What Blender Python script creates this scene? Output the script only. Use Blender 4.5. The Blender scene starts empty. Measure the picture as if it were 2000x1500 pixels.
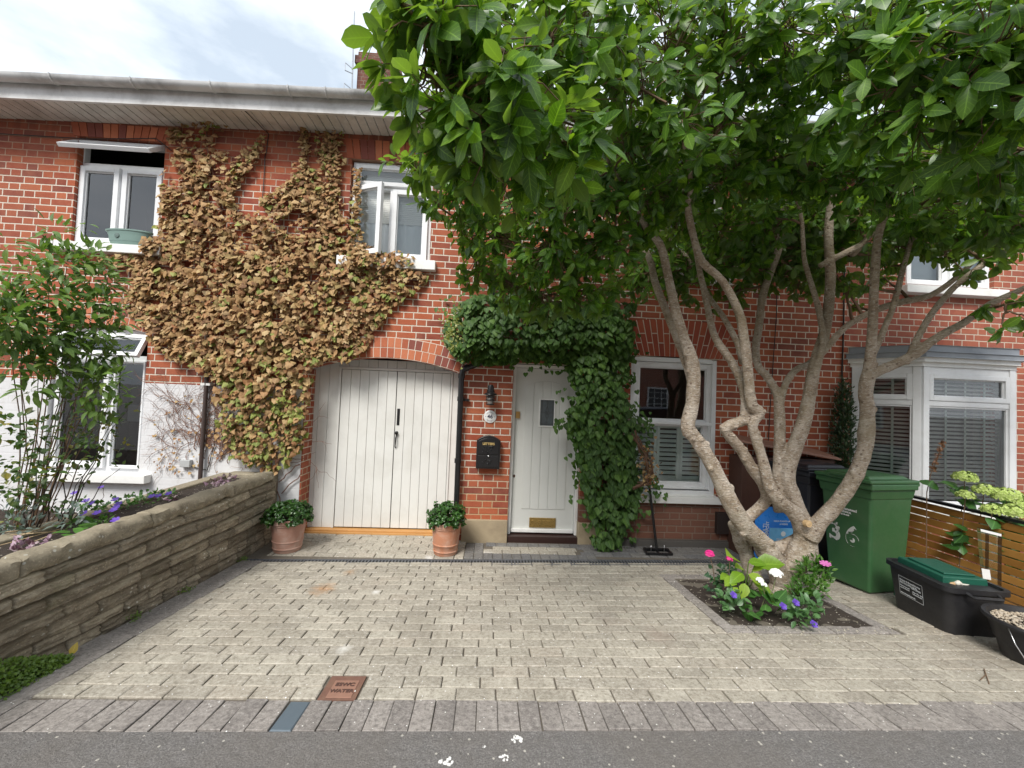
import bpy, math, random
import numpy as np
from mathutils import Vector, Matrix
random.seed(7); rng = np.random.default_rng(11)
S = bpy.context.scene; COL = S.collection
R = math.radians
# ---------------------------------------------------------------- camera
CAMP = np.array([0.0, 0.0, 1.66]); FPX = 805.0
PITCH, ROLL, YAW = .0335, .0405, -.0520
def axes(p, r, y):
    cy, sy = math.cos(y), math.sin(y)
    fw = np.array([-sy*math.cos(p), cy*math.cos(p), math.sin(p)])
    rt = np.array([cy, sy, 0.0]); up = np.cross(rt, fw)
    c, s = math.cos(r), math.sin(r)
    return c*rt+s*up, -s*rt+c*up, fw
AX = axes(PITCH, ROLL, YAW)
cd = bpy.data.cameras.new('camera'); cam = bpy.data.objects.new('camera', cd); COL.objects.link(cam)
cd.sensor_width = 36; cd.lens = FPX/2000*36; cd.clip_start = .05; cd.clip_end = 3000
m = Matrix.Identity(4)
for i in range(3):
    m[i][0] = AX[0][i]; m[i][1] = AX[1][i]; m[i][2] = -AX[2][i]; m[i][3] = CAMP[i]
cam.matrix_world = m; S.camera = cam
def ray(px, py): return (px-1000)/FPX*AX[0]-(py-750)/FPX*AX[1]+AX[2]
def P(px, py, D):            # surveyed point of the photo at distance D in front of the camera
    d = ray(px, py); return CAMP+d*(D/d[1])
def PX(px, py, x):
    d = ray(px, py); return CAMP+d*(x/d[0])
# ---------------------------------------------------------------- light
SUN_EL, SUN_AZ = 48, 205      # compass-like: azimuth from +Y clockwise
S.view_settings.view_transform = 'Standard'; S.view_settings.look = 'None'; S.view_settings.gamma = 1
S.view_settings.exposure = 0.98
w = bpy.data.worlds.new('World'); S.world = w; w.use_nodes = True
nt = w.node_tree; nt.nodes.clear()
def N(nt, t, **k):
    n = nt.nodes.new(t)
    for a, b in k.items(): setattr(n, a, b)
    return n
out = N(nt, 'ShaderNodeOutputWorld'); bg = N(nt, 'ShaderNodeBackground'); sky = N(nt, 'ShaderNodeTexSky')
sky.sky_type = 'NISHITA'; sky.sun_disc = False; sky.sun_elevation = R(SUN_EL); sky.sun_rotation = R(SUN_AZ)
sky.air_density = 1.0; sky.dust_density = 2.0; sky.ozone_density = 1.5
tc = N(nt, 'ShaderNodeTexCoord'); mp = N(nt, 'ShaderNodeMapping'); mp.inputs['Scale'].default_value = (1, 1, 2.6)
n1 = N(nt, 'ShaderNodeTexNoise'); n1.inputs['Scale'].default_value = 2.3; n1.inputs['Detail'].default_value = 7; n1.inputs['Roughness'].default_value = .55
mp.inputs['Location'].default_value = (.35, .2, .1)
cr = N(nt, 'ShaderNodeValToRGB'); cr.color_ramp.elements[0].position = .36; cr.color_ramp.elements[1].position = .66
cr.color_ramp.elements[0].color = (4.6, 5.3, 6.1, 1); cr.color_ramp.elements[1].color = (9.4, 9.7, 10.0, 1)
e = cr.color_ramp.elements.new(.5); e.color = (7.2, 7.8, 8.3, 1)
mx = N(nt, 'ShaderNodeMix', data_type='RGBA'); mx.inputs[0].default_value = .86
L = nt.links.new
L(tc.outputs['Generated'], mp.inputs['Vector']); L(mp.outputs[0], n1.inputs['Vector']); L(n1.outputs[0], cr.inputs[0])
L(sky.outputs[0], mx.inputs[6]); L(cr.outputs[0], mx.inputs[7]); L(mx.outputs[2], bg.inputs[0])
bg.inputs[1].default_value = 0.085; L(bg.outputs[0], out.inputs[0])
sl = bpy.data.lights.new('sun', 'SUN'); sl.energy = 2.1; sl.angle = R(22); sl.color = (1.0, .96, .90)
so = bpy.data.objects.new('sun', sl); COL.objects.link(so)
az = R(SUN_AZ); el = R(SUN_EL)
sd = Vector((math.sin(az)*math.cos(el), math.cos(az)*math.cos(el), math.sin(el)))
so.rotation_euler = sd.to_track_quat('Z', 'Y').to_euler(); so.location = (0, -5, 12)
# ---------------------------------------------------------------- object helpers
def tag(o, label=None, cat=None, group=None, kind=None):
    if label: o['label'] = label
    if cat: o['category'] = cat
    if group: o['group'] = group
    if kind: o['kind'] = kind
    return o
def thing(name, label, cat, loc=(0, 0, 0), rz=0, group=None, kind=None):
    o = bpy.data.objects.new(name, None); COL.objects.link(o); o.empty_display_size = .1
    o.location = loc; o.rotation_euler = (0, 0, rz)
    return tag(o, label, cat, group, kind)
class MB:
    def __init__(s): s.v = []; s.f = []; s.m = []; s.mi = 0
    def add(s, vs, fs):
        b = len(s.v); s.v += [tuple(map(float, p)) for p in vs]
        s.f += [tuple(b+i for i in f) for f in fs]; s.m += [s.mi]*len(fs); return s
    def quad(s, a, b, c, d): return s.add([a, b, c, d], [(0, 1, 2, 3)])
    def box(s, x0, x1, y0, y1, z0, z1, tx=0, ty=0):
        # tx,ty: taper (bottom inset)
        v = [(x0+tx, y0+ty, z0), (x1-tx, y0+ty, z0), (x1-tx, y1-ty, z0), (x0+tx, y1-ty, z0), (x0, y0, z1), (x1, y0, z1), (x1, y1, z1), (x0, y1, z1)]
        return s.add(v, [(0, 3, 2, 1), (4, 5, 6, 7), (0, 1, 5, 4), (1, 2, 6, 5), (2, 3, 7, 6), (3, 0, 4, 7)])
    def obox(s, c, ax, ay, az):       # oriented box: centre + half axes
        c, ax, ay, az = map(np.array, (c, ax, ay, az)); v = []
        for k in (-1, 1):
            for i, j in ((-1, -1), (1, -1), (1, 1), (-1, 1)): v.append(c+i*ax+j*ay+k*az)
        return s.add(v, [(0, 3, 2, 1), (4, 5, 6, 7), (0, 1, 5, 4), (1, 2, 6, 5), (2, 3, 7, 6), (3, 0, 4, 7)])
    def bar(s, a, b, w, h=None, up=(0, 0, 1)):
        a, b = np.array(a, float), np.array(b, float); d = b-a; l = np.linalg.norm(d); d = d/l
        u = np.array(up, float); x = np.cross(d, u); n = np.linalg.norm(x)
        if n < 1e-4: x = np.cross(d, (1, 0, 0)); n = np.linalg.norm(x)
        x /= n; u = np.cross(x, d)
        return s.obox((a+b)/2, d*l/2, x*w/2, u*(h or w)/2)
    def tube(s, pts, rad, n=8, cap=True, nz=0):
        pts = [np.array(p, float) for p in pts]; k = len(pts)
        if not hasattr(rad, '__len__'): rad = [rad]*k
        vs = []; prev = None
        for i in range(k):
            t = pts[min(i+1, k-1)]-pts[max(i-1, 0)]; t = t/(np.linalg.norm(t)+1e-9)
            if prev is None:
                a = np.array([0, 0, 1.]) if abs(t[2]) < .9 else np.array([1., 0, 0])
                u = np.cross(t, a)
            else: u = prev-t*np.dot(prev, t)
            u /= np.linalg.norm(u)+1e-9; prev = u; w_ = np.cross(t, u)
            for j in range(n):
                th = 2*math.pi*j/n; r = rad[i]*(1+(random.uniform(-nz, nz) if nz else 0))
                vs.append(pts[i]+r*(math.cos(th)*u+math.sin(th)*w_))
        fs = [(i*n+j, i*n+(j+1) % n, (i+1)*n+(j+1) % n, (i+1)*n+j) for i in range(k-1) for j in range(n)]
        if cap: fs += [tuple(range(n-1, -1, -1)), tuple((k-1)*n+j for j in range(n))]
        return s.add(vs, fs)
    def lathe(s, prof, c=(0, 0, 0), n=32, axis='z', sx=1, sy=1):
        vs = []; k = len(prof)
        for r, h in prof:
            for j in range(n):
                t = 2*math.pi*j/n; a, b = r*math.cos(t)*sx, r*math.sin(t)*sy
                p = {'z': (a, b, h), 'y': (a, h, b), 'x': (h, a, b)}[axis]
                vs.append((c[0]+p[0], c[1]+p[1], c[2]+p[2]))
        fs = [(i*n+j, i*n+(j+1) % n, (i+1)*n+(j+1) % n, (i+1)*n+j) for i in range(k-1) for j in range(n)]
        fs += [tuple(range(n-1, -1, -1)), tuple((k-1)*n+j for j in range(n))]
        return s.add(vs, fs)
    def prism(s, poly, y0, y1):       # polygon in xz extruded along y
        n = len(poly); v = [(x, y0, z) for x, z in poly]+[(x, y1, z) for x, z in poly]
        return s.add(v, [tuple(range(n)), tuple(range(2*n-1, n-1, -1))]+[(i, i+n, (i+1) % n+n, (i+1) % n) for i in range(n)])
    def frame(s, x0, x1, z0, z1, wd, y0, y1):
        s.box(x0, x0+wd, y0, y1, z0, z1); s.box(x1-wd, x1, y0, y1, z0, z1)
        s.box(x0+wd, x1-wd, y0, y1, z0, z0+wd); s.box(x0+wd, x1-wd, y0, y1, z1-wd, z1); return s
    def xf(s, M):                      # transform everything so far
        s.v = [tuple(M @ Vector(p)) for p in s.v]; return s
    def build(s, name, mats, parent=None, bev=0, smooth=False, seg=2, angle=40):
        me = bpy.data.meshes.new(name); me.from_pydata(s.v, [], s.f)
        if not isinstance(mats, (list, tuple)): mats = [mats]
        for q in mats: me.materials.append(q)
        if len(mats) > 1: me.polygons.foreach_set('material_index', s.m)
        me.update(); o = bpy.data.objects.new(name, me); COL.objects.link(o)
        if parent: o.parent = parent; o.matrix_parent_inverse = parent_inv(parent)
        if smooth: me.polygons.foreach_set('use_smooth', [True]*len(me.polygons)); 
        if smooth == 'auto':
            try: me.set_sharp_from_angle(angle=R(angle))
            except Exception: pass
        if bev:
            b = o.modifiers.new('bevel', 'BEVEL'); b.width = bev; b.segments = seg; b.limit_method = 'ANGLE'; b.angle_limit = R(35); b.use_clamp_overlap = True
            me.polygons.foreach_set('use_smooth', [True]*len(me.polygons))
            wn = o.modifiers.new('wn', 'WEIGHTED_NORMAL'); wn.keep_sharp = True
        return o
def parent_inv(p):
    # identity when the parts are written in the thing's own coordinates; world-written parts use W=True things
    if p.get('_w'):
        return Matrix.LocRotScale(p.location, p.rotation_euler, None).inverted()
    q = p.parent
    return Matrix.Identity(4)
def wthing(name, label, cat, loc, **k):      # thing whose parts are written in world coordinates
    o = thing(name, label, cat, loc, **k); o['_w'] = 1; return o
def textmesh(body, size, depth=.0015, align='CENTER', font_scale_x=1.0, bold=0):
    cu = bpy.data.curves.new('t', 'FONT'); cu.body = body; cu.size = size; cu.extrude = depth; cu.align_x = align; cu.align_y = 'CENTER'; cu.offset = bold
    o = bpy.data.objects.new('t', cu); COL.objects.link(o)
    dg = bpy.context.evaluated_depsgraph_get(); me = bpy.data.meshes.new_from_object(o.evaluated_get(dg))
    vs = [(v.co.x*font_scale_x, v.co.y, v.co.z) for v in me.vertices]; fs = [tuple(p.vertices) for p in me.polygons]
    bpy.data.objects.remove(o); bpy.data.curves.remove(cu); bpy.data.meshes.remove(me); return vs, fs
def add_text(mb, body, size, c, right=(1, 0, 0), up=(0, 0, 1), **k):
    vs, fs = textmesh(body, size, **k); r = np.array(right, float); u = np.array(up, float); r /= np.linalg.norm(r); u /= np.linalg.norm(u); n = np.cross(r, u)
    c = np.array(c, float); mb.add([c+r*x+u*y+n*z for x, y, z in vs], fs)
# ---------------------------------------------------------------- materials
MATS = {}
def newmat(name):
    mt = bpy.data.materials.new(name); mt.use_nodes = True; nt = mt.node_tree
    b = nt.nodes['Principled BSDF']; MATS[name] = mt; return mt, nt, b
def math_(nt, op, a, b=None, c=None, clamp=False):
    n = N(nt, 'ShaderNodeMath', operation=op); n.use_clamp = clamp
    for i, x in enumerate((a, b, c)):
        if x is None: continue
        if isinstance(x, (int, float)): n.inputs[i].default_value = x
        else: nt.links.new(x, n.inputs[i])
    return n.outputs[0]
def mixc(nt, f, a, b, mode='MIX'):
    n = N(nt, 'ShaderNodeMix', data_type='RGBA', blend_type=mode)
    for i, x in ((0, f), (6, a), (7, b)):
        if isinstance(x, (int, float)): n.inputs[i].default_value = x
        elif isinstance(x, tuple): n.inputs[i].default_value = (*x[:3], 1)
        else: nt.links.new(x, n.inputs[i])
    return n.outputs[2]
def ramp(nt, f, stops, interp='LINEAR'):
    n = N(nt, 'ShaderNodeValToRGB'); cr = n.color_ramp; cr.interpolation = interp
    while len(cr.elements) < len(stops): cr.elements.new(.5)
    for e, (p, c) in zip(cr.elements, stops):
        e.position = p; e.color = (*c, 1) if hasattr(c, '__len__') else (c, c, c, 1)
    nt.links.new(f, n.inputs[0]); return n.outputs[0]
def noise(nt, sc, det=4, rough=.5, vec=None, out=0, dist=0):
    n = N(nt, 'ShaderNodeTexNoise'); n.inputs['Scale'].default_value = sc; n.inputs['Detail'].default_value = det; n.inputs['Roughness'].default_value = rough; n.inputs['Distortion'].default_value = dist
    if vec is not None: nt.links.new(vec, n.inputs['Vector'])
    return n.outputs[out]
def pos(nt, scale=None, loc=None):
    g = N(nt, 'ShaderNodeNewGeometry'); v = g.outputs['Position']
    if scale or loc:
        m_ = N(nt, 'ShaderNodeMapping'); nt.links.new(v, m_.inputs[0])
        if scale: m_.inputs['Scale'].default_value = scale
        if loc: m_.inputs['Location'].default_value = loc
        v = m_.outputs[0]
    return v
def bump(nt, b, h, s=.3, d=.01):
    n = N(nt, 'ShaderNodeBump'); n.inputs['Strength'].default_value = s; n.inputs['Distance'].default_value = d
    nt.links.new(h, n.inputs['Height']); nt.links.new(n.outputs[0], b.inputs['Normal'])
def island(nt):
    g = N(nt, 'ShaderNodeNewGeometry'); return g.outputs['Random Per Island']
def plain(name, col, rough=.5, metal=0, var=.12, bs=0, nscale=6, spec=.5, dirt=None, dirtamt=.5, dscale=3, objc=True):
    mt, nt, b = newmat(name); v = None
    if objc: v = N(nt, 'ShaderNodeTexCoord').outputs['Object']
    else: v = pos(nt)
    n_ = noise(nt, nscale, 6, .6, v); c = tuple(x*(1-var) for x in col); d = tuple(min(1, x*(1+var)) for x in col)
    colr = mixc(nt, n_, c, d)
    if dirt:
        dn = ramp(nt, noise(nt, dscale, 8, .65, v, dist=.4), [(.45, 0.0), (.72, dirtamt)])
        colr = mixc(nt, dn, colr, dirt)
    nt.links.new(colr, b.inputs['Base Color']); b.inputs['Roughness'].default_value = rough; b.inputs['Metallic'].default_value = metal
    b.inputs['Specular IOR Level'].default_value = spec
    rr = math_(nt, 'MULTIPLY_ADD', noise(nt, nscale*3, 3, .5, v), .25, rough-.12, clamp=True); nt.links.new(rr, b.inputs['Roughness'])
    if bs: bump(nt, b, noise(nt, nscale*10, 6, .7, v), bs, .004)
    return mt
CH = .0765; PER = .3375
def brick(name, reds, mort=(.74, .68, .58), mort_hi=(.42, .24, .16), hi_z=4.02, base_dark=True, joint=.0052, paint=None):
    mt, nt, b = newmat(name); p = pos(nt); sx = N(nt, 'ShaderNodeSeparateXYZ'); nt.links.new(p, sx.inputs[0]); X, Y, Z = sx.outputs
    wob = noise(nt, 2.2, 2, .5, p); wob2 = noise(nt, 30, 3, .6, p)
    u = math_(nt, 'ADD', X, Y); z = math_(nt, 'ADD', Z, math_(nt, 'MULTIPLY', math_(nt, 'SUBTRACT', wob, .5), .012))
    cz = math_(nt, 'DIVIDE', z, CH); row = math_(nt, 'FLOOR', cz); fz = math_(nt, 'FRACT', cz)
    par = math_(nt, 'MULTIPLY', math_(nt, 'MODULO', math_(nt, 'ABSOLUTE', row), 2), .5)
    rj = N(nt, 'ShaderNodeTexWhiteNoise', noise_dimensions='1D'); nt.links.new(row, rj.inputs['W'])
    t = math_(nt, 'ADD', math_(nt, 'DIVIDE', u, PER), math_(nt, 'ADD', par, math_(nt, 'MULTIPLY', rj.outputs[0], .10)))
    i = math_(nt, 'FLOOR', t); f = math_(nt, 'FRACT', t); hd = math_(nt, 'GREATER_THAN', f, .667)
    d1 = math_(nt, 'MINIMUM', math_(nt, 'MINIMUM', f, math_(nt, 'ABSOLUTE', math_(nt, 'SUBTRACT', f, .667))), math_(nt, 'SUBTRACT', 1, f))
    dh = math_(nt, 'MULTIPLY', d1, PER); dv = math_(nt, 'MULTIPLY', math_(nt, 'MINIMUM', fz, math_(nt, 'SUBTRACT', 1, fz)), CH)
    d = math_(nt, 'ADD', math_(nt, 'MINIMUM', dh, dv), math_(nt, 'MULTIPLY', math_(nt, 'SUBTRACT', wob2, .5), .006))
    mr = N(nt, 'ShaderNodeMapRange', interpolation_type='SMOOTHSTEP'); nt.links.new(d, mr.inputs[0]); mr.inputs[1].default_value = joint-.0015; mr.inputs[2].default_value = joint+.0022
    isb = mr.outputs[0]
    cx = N(nt, 'ShaderNodeCombineXYZ'); nt.links.new(math_(nt, 'ADD', i, math_(nt, 'MULTIPLY', hd, .37)), cx.inputs[0]); nt.links.new(row, cx.inputs[1])
    wn = N(nt, 'ShaderNodeTexWhiteNoise', noise_dimensions='2D'); nt.links.new(cx.outputs[0], wn.inputs['Vector'])
    n = len(reds); col = ramp(nt, wn.outputs[0], [(k/n, c) for k, c in enumerate(reds)], 'CONSTANT')
    fine = noise(nt, 55, 7, .7, p); mid = noise(nt, 9, 5, .6, p)
    col = mixc(nt, math_(nt, 'MULTIPLY', fine, .9), col, tuple(x*.55 for x in reds[0]), 'MIX'); 
    col = mixc(nt, ramp(nt, mid, [(.35, 0.0), (.75, .45)]), col, (.46, .17, .09))
    big = noise(nt, .9, 4, .5, p); col = mixc(nt, ramp(nt, big, [(.38, 0.0), (.68, .42)]), col, (.22, .09, .065))
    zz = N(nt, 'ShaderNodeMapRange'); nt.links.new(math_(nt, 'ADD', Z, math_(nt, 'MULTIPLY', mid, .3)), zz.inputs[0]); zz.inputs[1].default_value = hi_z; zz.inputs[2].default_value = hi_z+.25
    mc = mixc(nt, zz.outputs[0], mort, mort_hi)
    if base_dark:
        zb = N(nt, 'ShaderNodeMapRange'); nt.links.new(math_(nt, 'ADD', Z, math_(nt, 'MULTIPLY', mid, .15)), zb.inputs[0]); zb.inputs[1].default_value = 1.05; zb.inputs[2].default_value = .55
        mc = mixc(nt, zb.outputs[0], mc, (.50, .36, .20))
        zc = N(nt, 'ShaderNodeMapRange'); nt.links.new(math_(nt, 'ADD', math_(nt, 'MULTIPLY', X, -.001), Z), zc.inputs[0]); zc.inputs[1].default_value = .60; zc.inputs[2].default_value = .50
        xr = math_(nt, 'GREATER_THAN', X, 1.0); mk = math_(nt, 'MULTIPLY', zc.outputs[0], xr)
        mc = mixc(nt, mk, mc, (.20, .14, .11)); col = mixc(nt, math_(nt, 'MULTIPLY', mk, .9), col, (.17, .085, .06))
    mc = mixc(nt, math_(nt, 'MULTIPLY', fine, .5), mc, (.30, .22, .16))
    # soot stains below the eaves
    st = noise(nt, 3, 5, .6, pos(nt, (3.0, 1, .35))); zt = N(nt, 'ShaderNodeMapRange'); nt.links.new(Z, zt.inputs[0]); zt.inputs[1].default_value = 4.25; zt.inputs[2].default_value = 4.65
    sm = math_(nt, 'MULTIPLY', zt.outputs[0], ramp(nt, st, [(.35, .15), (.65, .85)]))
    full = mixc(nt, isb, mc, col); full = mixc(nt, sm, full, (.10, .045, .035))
    if paint:
        pn = ramp(nt, noise(nt, 3.5, 8, .7, p), [(.52, 1.0), (.68, .6)]); full = mixc(nt, pn, (.48, .44, .40), paint)
    nt.links.new(full, b.inputs['Base Color']); b.inputs['Roughness'].default_value = .85; b.inputs['Specular IOR Level'].default_value = .25
    h = math_(nt, 'ADD', math_(nt, 'MULTIPLY', isb, 1.0 if not paint else .25), math_(nt, 'MULTIPLY', fine, .5))
    bump(nt, b, h, .6, .006); return mt
REDS = [(.44, .105, .050), (.52, .135, .058), (.38, .080, .042), (.48, .12, .054), (.22, .050, .040), (.46, .115, .052), (.56, .165, .07), (.36, .08, .045), (.15, .045, .045), (.50, .13, .055), (.42, .10, .048), (.28, .06, .042)]
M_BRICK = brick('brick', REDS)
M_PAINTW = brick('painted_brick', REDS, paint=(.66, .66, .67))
REDS2 = [(.42, .12, .075), (.36, .10, .07), (.47, .15, .09), (.30, .085, .07), (.40, .11, .07)]
M_BRICK3 = brick('brick_pale', REDS2, mort=(.60, .52, .42), base_dark=False)
M_BRICKDK = brick('chimney_brick', [(.10, .045, .035), (.16, .07, .05), (.20, .09, .06), (.08, .04, .035)], mort=(.30, .26, .20), mort_hi=(.3, .26, .2), base_dark=False)
def islandmat(name, cols, rough=.8, fine=60, fa=.35, bs=.3, interp='LINEAR', dark=(.05, .04, .035), spec=.3, big=None):
    mt, nt, b = newmat(name); p = pos(nt); c = ramp(nt, island(nt), [(k/max(1, len(cols)-1), q) for k, q in enumerate(cols)], interp)
    f = noise(nt, fine, 7, .7, p); c = mixc(nt, math_(nt, 'MULTIPLY', f, fa), c, dark)
    if big: c = mixc(nt, ramp(nt, noise(nt, big[0], 5, .6, p), [(.45, 0.0), (.7, big[1])]), c, big[2])
    nt.links.new(c, b.inputs['Base Color']); b.inputs['Roughness'].default_value = rough; b.inputs['Specular IOR Level'].default_value = spec
    bump(nt, b, f, bs, .004); return mt
M_ARCH = islandmat('arch_brick', [(.52, .155, .075), (.60, .20, .10), (.44, .12, .06), (.56, .175, .085), (.27, .08, .06), (.50, .14, .07)], interp='CONSTANT')
M_ARCHR = islandmat('arch_brick_red', [(.40, .085, .045), (.46, .11, .055), (.34, .07, .04), (.42, .09, .05), (.24, .05, .04)], interp='CONSTANT')
M_MORTAR = plain('mortar', (.66, .60, .51), .9, bs=.5, nscale=20, objc=False)
M_UPVC = plain('white_upvc', (.78, .79, .80), .35, var=.03, dirt=(.45, .43, .40), dirtamt=.25, dscale=5, objc=False)
M_WPAINT = plain('white_paint', (.80, .80, .78), .5, var=.03, bs=.08, dirt=(.42, .40, .36), dirtamt=.3, dscale=4, objc=False)
M_SOFFIT = plain('soffit_paint', (.68, .64, .59), .7, var=.08, bs=.15, dirt=(.22, .19, .16), dirtamt=.55, dscale=3, objc=False)
M_FASCIA = plain('fascia_paint', (.74, .73, .72), .6, var=.05, bs=.1, dirt=(.20, .18, .16), dirtamt=.6, dscale=2.5, objc=False)
M_GUTTER = plain('gutter_grey', (.64, .64, .64), .45, var=.08, dirt=(.12, .11, .10), dirtamt=.8, dscale=2.2, objc=False)
M_GARAGE = plain('door_grey', (.70, .70, .67), .45, var=.025, bs=.05, dirt=(.42, .40, .35), dirtamt=.30, dscale=2.6, objc=False)
M_STONE = plain('plinth_stone', (.36, .29, .19), .85, var=.25, bs=.5, nscale=5, dirt=(.16, .12, .08), dirtamt=.6, objc=False)
M_LEAD = plain('lead', (.24, .26, .29), .55, metal=.0, var=.15, bs=.2, dirt=(.4, .42, .44), dirtamt=.4, objc=False)
M_BLACK = plain('black_paint', (.012, .012, .013), .32, var=.3, bs=.05)
M_BLKPL = plain('black_plastic', (.014, .014, .016), .5, var=.3, bs=.25, nscale=12, dirt=(.07, .065, .06), dirtamt=.35)
M_DARK = plain('dark_interior', (.02, .02, .02), .9)
M_PINE = plain('pine', (.52, .27, .09), .55, var=.2, bs=.1, objc=False)
M_BRASS = plain('brass', (.60, .42, .16), .3, metal=1, var=.2, nscale=20)
M_STEEL = plain('steel', (.55, .55, .56), .3, metal=1)
M_SLATE = plain('slate', (.10, .105, .12), .6, var=.3, bs=.3, objc=False)
M_CABLE = plain('cable', (.02, .018, .018), .5)
M_BROWNPIPE = plain('brown_pipe', (.06, .04, .035), .5, var=.2)
def glassmat(name, tint=(.02, .025, .03), base=.03, alpha=.55):
    mt, nt, b = newmat(name); nt.nodes.remove(b); o = nt.nodes['Material Output']
    fr = N(nt, 'ShaderNodeFresnel'); fr.inputs[0].default_value = 1.52
    g = N(nt, 'ShaderNodeBsdfGlossy'); g.inputs['Roughness'].default_value = .012; g.inputs[0].default_value = (.95, .97, 1, 1)
    t = N(nt, 'ShaderNodeBsdfTransparent'); t.inputs[0].default_value = (.90, .94, .93, 1)
    f = math_(nt, 'MULTIPLY_ADD', fr.outputs[0], 1.5, base, clamp=True)
    bn = N(nt, 'ShaderNodeBump'); bn.inputs['Strength'].default_value = .12; bn.inputs['Distance'].default_value = .01
    nt.links.new(noise(nt, 1.6, 1, .5, pos(nt)), bn.inputs['Height']); nt.links.new(bn.outputs[0], g.inputs['Normal'])
    mx = N(nt, 'ShaderNodeMixShader'); nt.links.new(f, mx.inputs[0]); nt.links.new(t.outputs[0], mx.inputs[1]); nt.links.new(g.outputs[0], mx.inputs[2]); nt.links.new(mx.outputs[0], o.inputs[0]); return mt
M_GLASS = glassmat('window_glass')
M_CLEAR = glassmat('clear_plastic', base=.12)
M_BLIND = plain('blind_slats', (.84, .84, .80), .5, var=.04, objc=False)
M_SHUT = plain('shutter_paint', (.84, .92, .87), .5, var=.04, objc=False)
M_CURT = plain('white_fabric', (.80, .84, .86), .8, var=.06, bs=.1, nscale=3, objc=False)
# ================================================================ GROUND
def gz(y): return 0.0 if y > 4.15 else (4.15-y)*.0765 if y > 1.88 else (4.15-1.88)*.0765+(1.88-y)*.02*(1 if y > 1.0 else 1) if y > 0 else (2.27*.0765+.0376)
def M_asphalt():
    mt, nt, b = newmat('asphalt'); p = pos(nt)
    f = noise(nt, 140, 4, .75, p); m_ = noise(nt, 22, 5, .6, p); c = ramp(nt, f, [(.3, (.09, .085, .083)), (.5, (.20, .19, .185)), (.68, (.36, .345, .325))])
    c = mixc(nt, ramp(nt, m_, [(.35, 0.0), (.7, .55)]), c, (.15, .14, .13)); c = mixc(nt, ramp(nt, noise(nt, 1.7, 5, .6, p), [(.4, 0.0), (.65, .4)]), c, (.19, .165, .14))
    vo = N(nt, 'ShaderNodeTexVoronoi'); vo.inputs['Scale'].default_value = 38; nt.links.new(p, vo.inputs[0])
    wn = N(nt, 'ShaderNodeSeparateColor'); nt.links.new(vo.outputs['Color'], wn.inputs[0])
    sp = math_(nt, 'MULTIPLY', math_(nt, 'LESS_THAN', vo.outputs['Distance'], .22), math_(nt, 'GREATER_THAN', wn.outputs[0], .86))
    c = mixc(nt, sp, c, (.55, .52, .46)); nt.links.new(c, b.inputs['Base Color']); b.inputs['Roughness'].default_value = .85
    bump(nt, b, math_(nt, 'ADD', f, m_), .9, .012); return mt
g = MB(); ys = [-400, -60, -12, -6, -2, 0, .6, 1.0, 1.5, 1.885]
xs = [-400, -60, -20]+[x for x in np.arange(-10, 10.1, 1)]+[20, 60, 400]
for i in range(len(ys)-1):
    for j in range(len(xs)-1):
        a, c_ = ys[i], ys[i+1]; g.quad((xs[j], a, gz(a)), (xs[j+1], a, gz(a)), (xs[j+1], c_, gz(c_)), (xs[j], c_, gz(c_)))
tag(g.build('road', M_asphalt()), kind='structure')
def M_bed(name='joint_sand', c0=(.06, .05, .04), c1=(.22, .19, .15)):
    mt, nt, b = newmat(name); p = pos(nt); f = noise(nt, 60, 6, .7, p); nt.links.new(mixc(nt, f, c0, c1), b.inputs['Base Color']); b.inputs['Roughness'].default_value = .95; bump(nt, b, f, .6, .01); return mt
g = MB(); yy = [1.86, 2.1, 2.6, 3.2, 3.8, 4.15, 6, 12, 60, 400]
for i in range(len(yy)-1):
    a, c_ = yy[i], yy[i+1]; za, zc = gz(a)-.007, gz(c_)-.007
    for j in range(len(xs)-1):
        x0, x1 = xs[j], xs[j+1]
        if i < 4 and x0 < 2.9 and x1 > 1.9: pass
        g.quad((x0, a, za), (x1, a, za), (x1, c_, zc), (x0, c_, zc))
tag(g.build('ground', M_bed()), kind='structure')
def warp(x, y):
    t = min(1, max(0, (y-2.09)/2.06)); return y+x*(-.010*(1-t)+.042*t)
def block(mb, x0, x1, y0, y1, wp=True, gap=.0030, h=.004, ch=.0055, tilt=.0024):
    x0 += gap; x1 -= gap; y0 += gap; y1 -= gap
    x0 += random.uniform(-.003, .003); y0 += random.uniform(-.002, .002)
    dz = random.gauss(0, .0011); ta, tb = random.gauss(0, tilt)/.1, random.gauss(0, tilt)/.1
    cx, cy = (x0+x1)/2, (y0+y1)/2; vs = []
    def pt(x, y, z):
        Y = warp(x, y) if wp else y
        return (x, Y, gz(Y)+z+dz+((x-cx)*ta*.5+(y-cy)*tb))
    for (ix, iz) in ((0, -.03), (0, -ch*.7), (ch, 0)):
        for x, y in ((x0+ix, y0+ix), (x1-ix, y0+ix), (x1-ix, y1-ix), (x0+ix, y1-ix)): vs.append(pt(x, y, iz+h))
    fs = [(0, 1, 5, 4), (1, 2, 6, 5), (2, 3, 7, 6), (3, 0, 4, 7), (4, 5, 9, 8), (5, 6, 10, 9), (6, 7, 11, 10), (7, 4, 8, 11), (8, 9, 10, 11)]
    mb.add(vs, fs)
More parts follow.
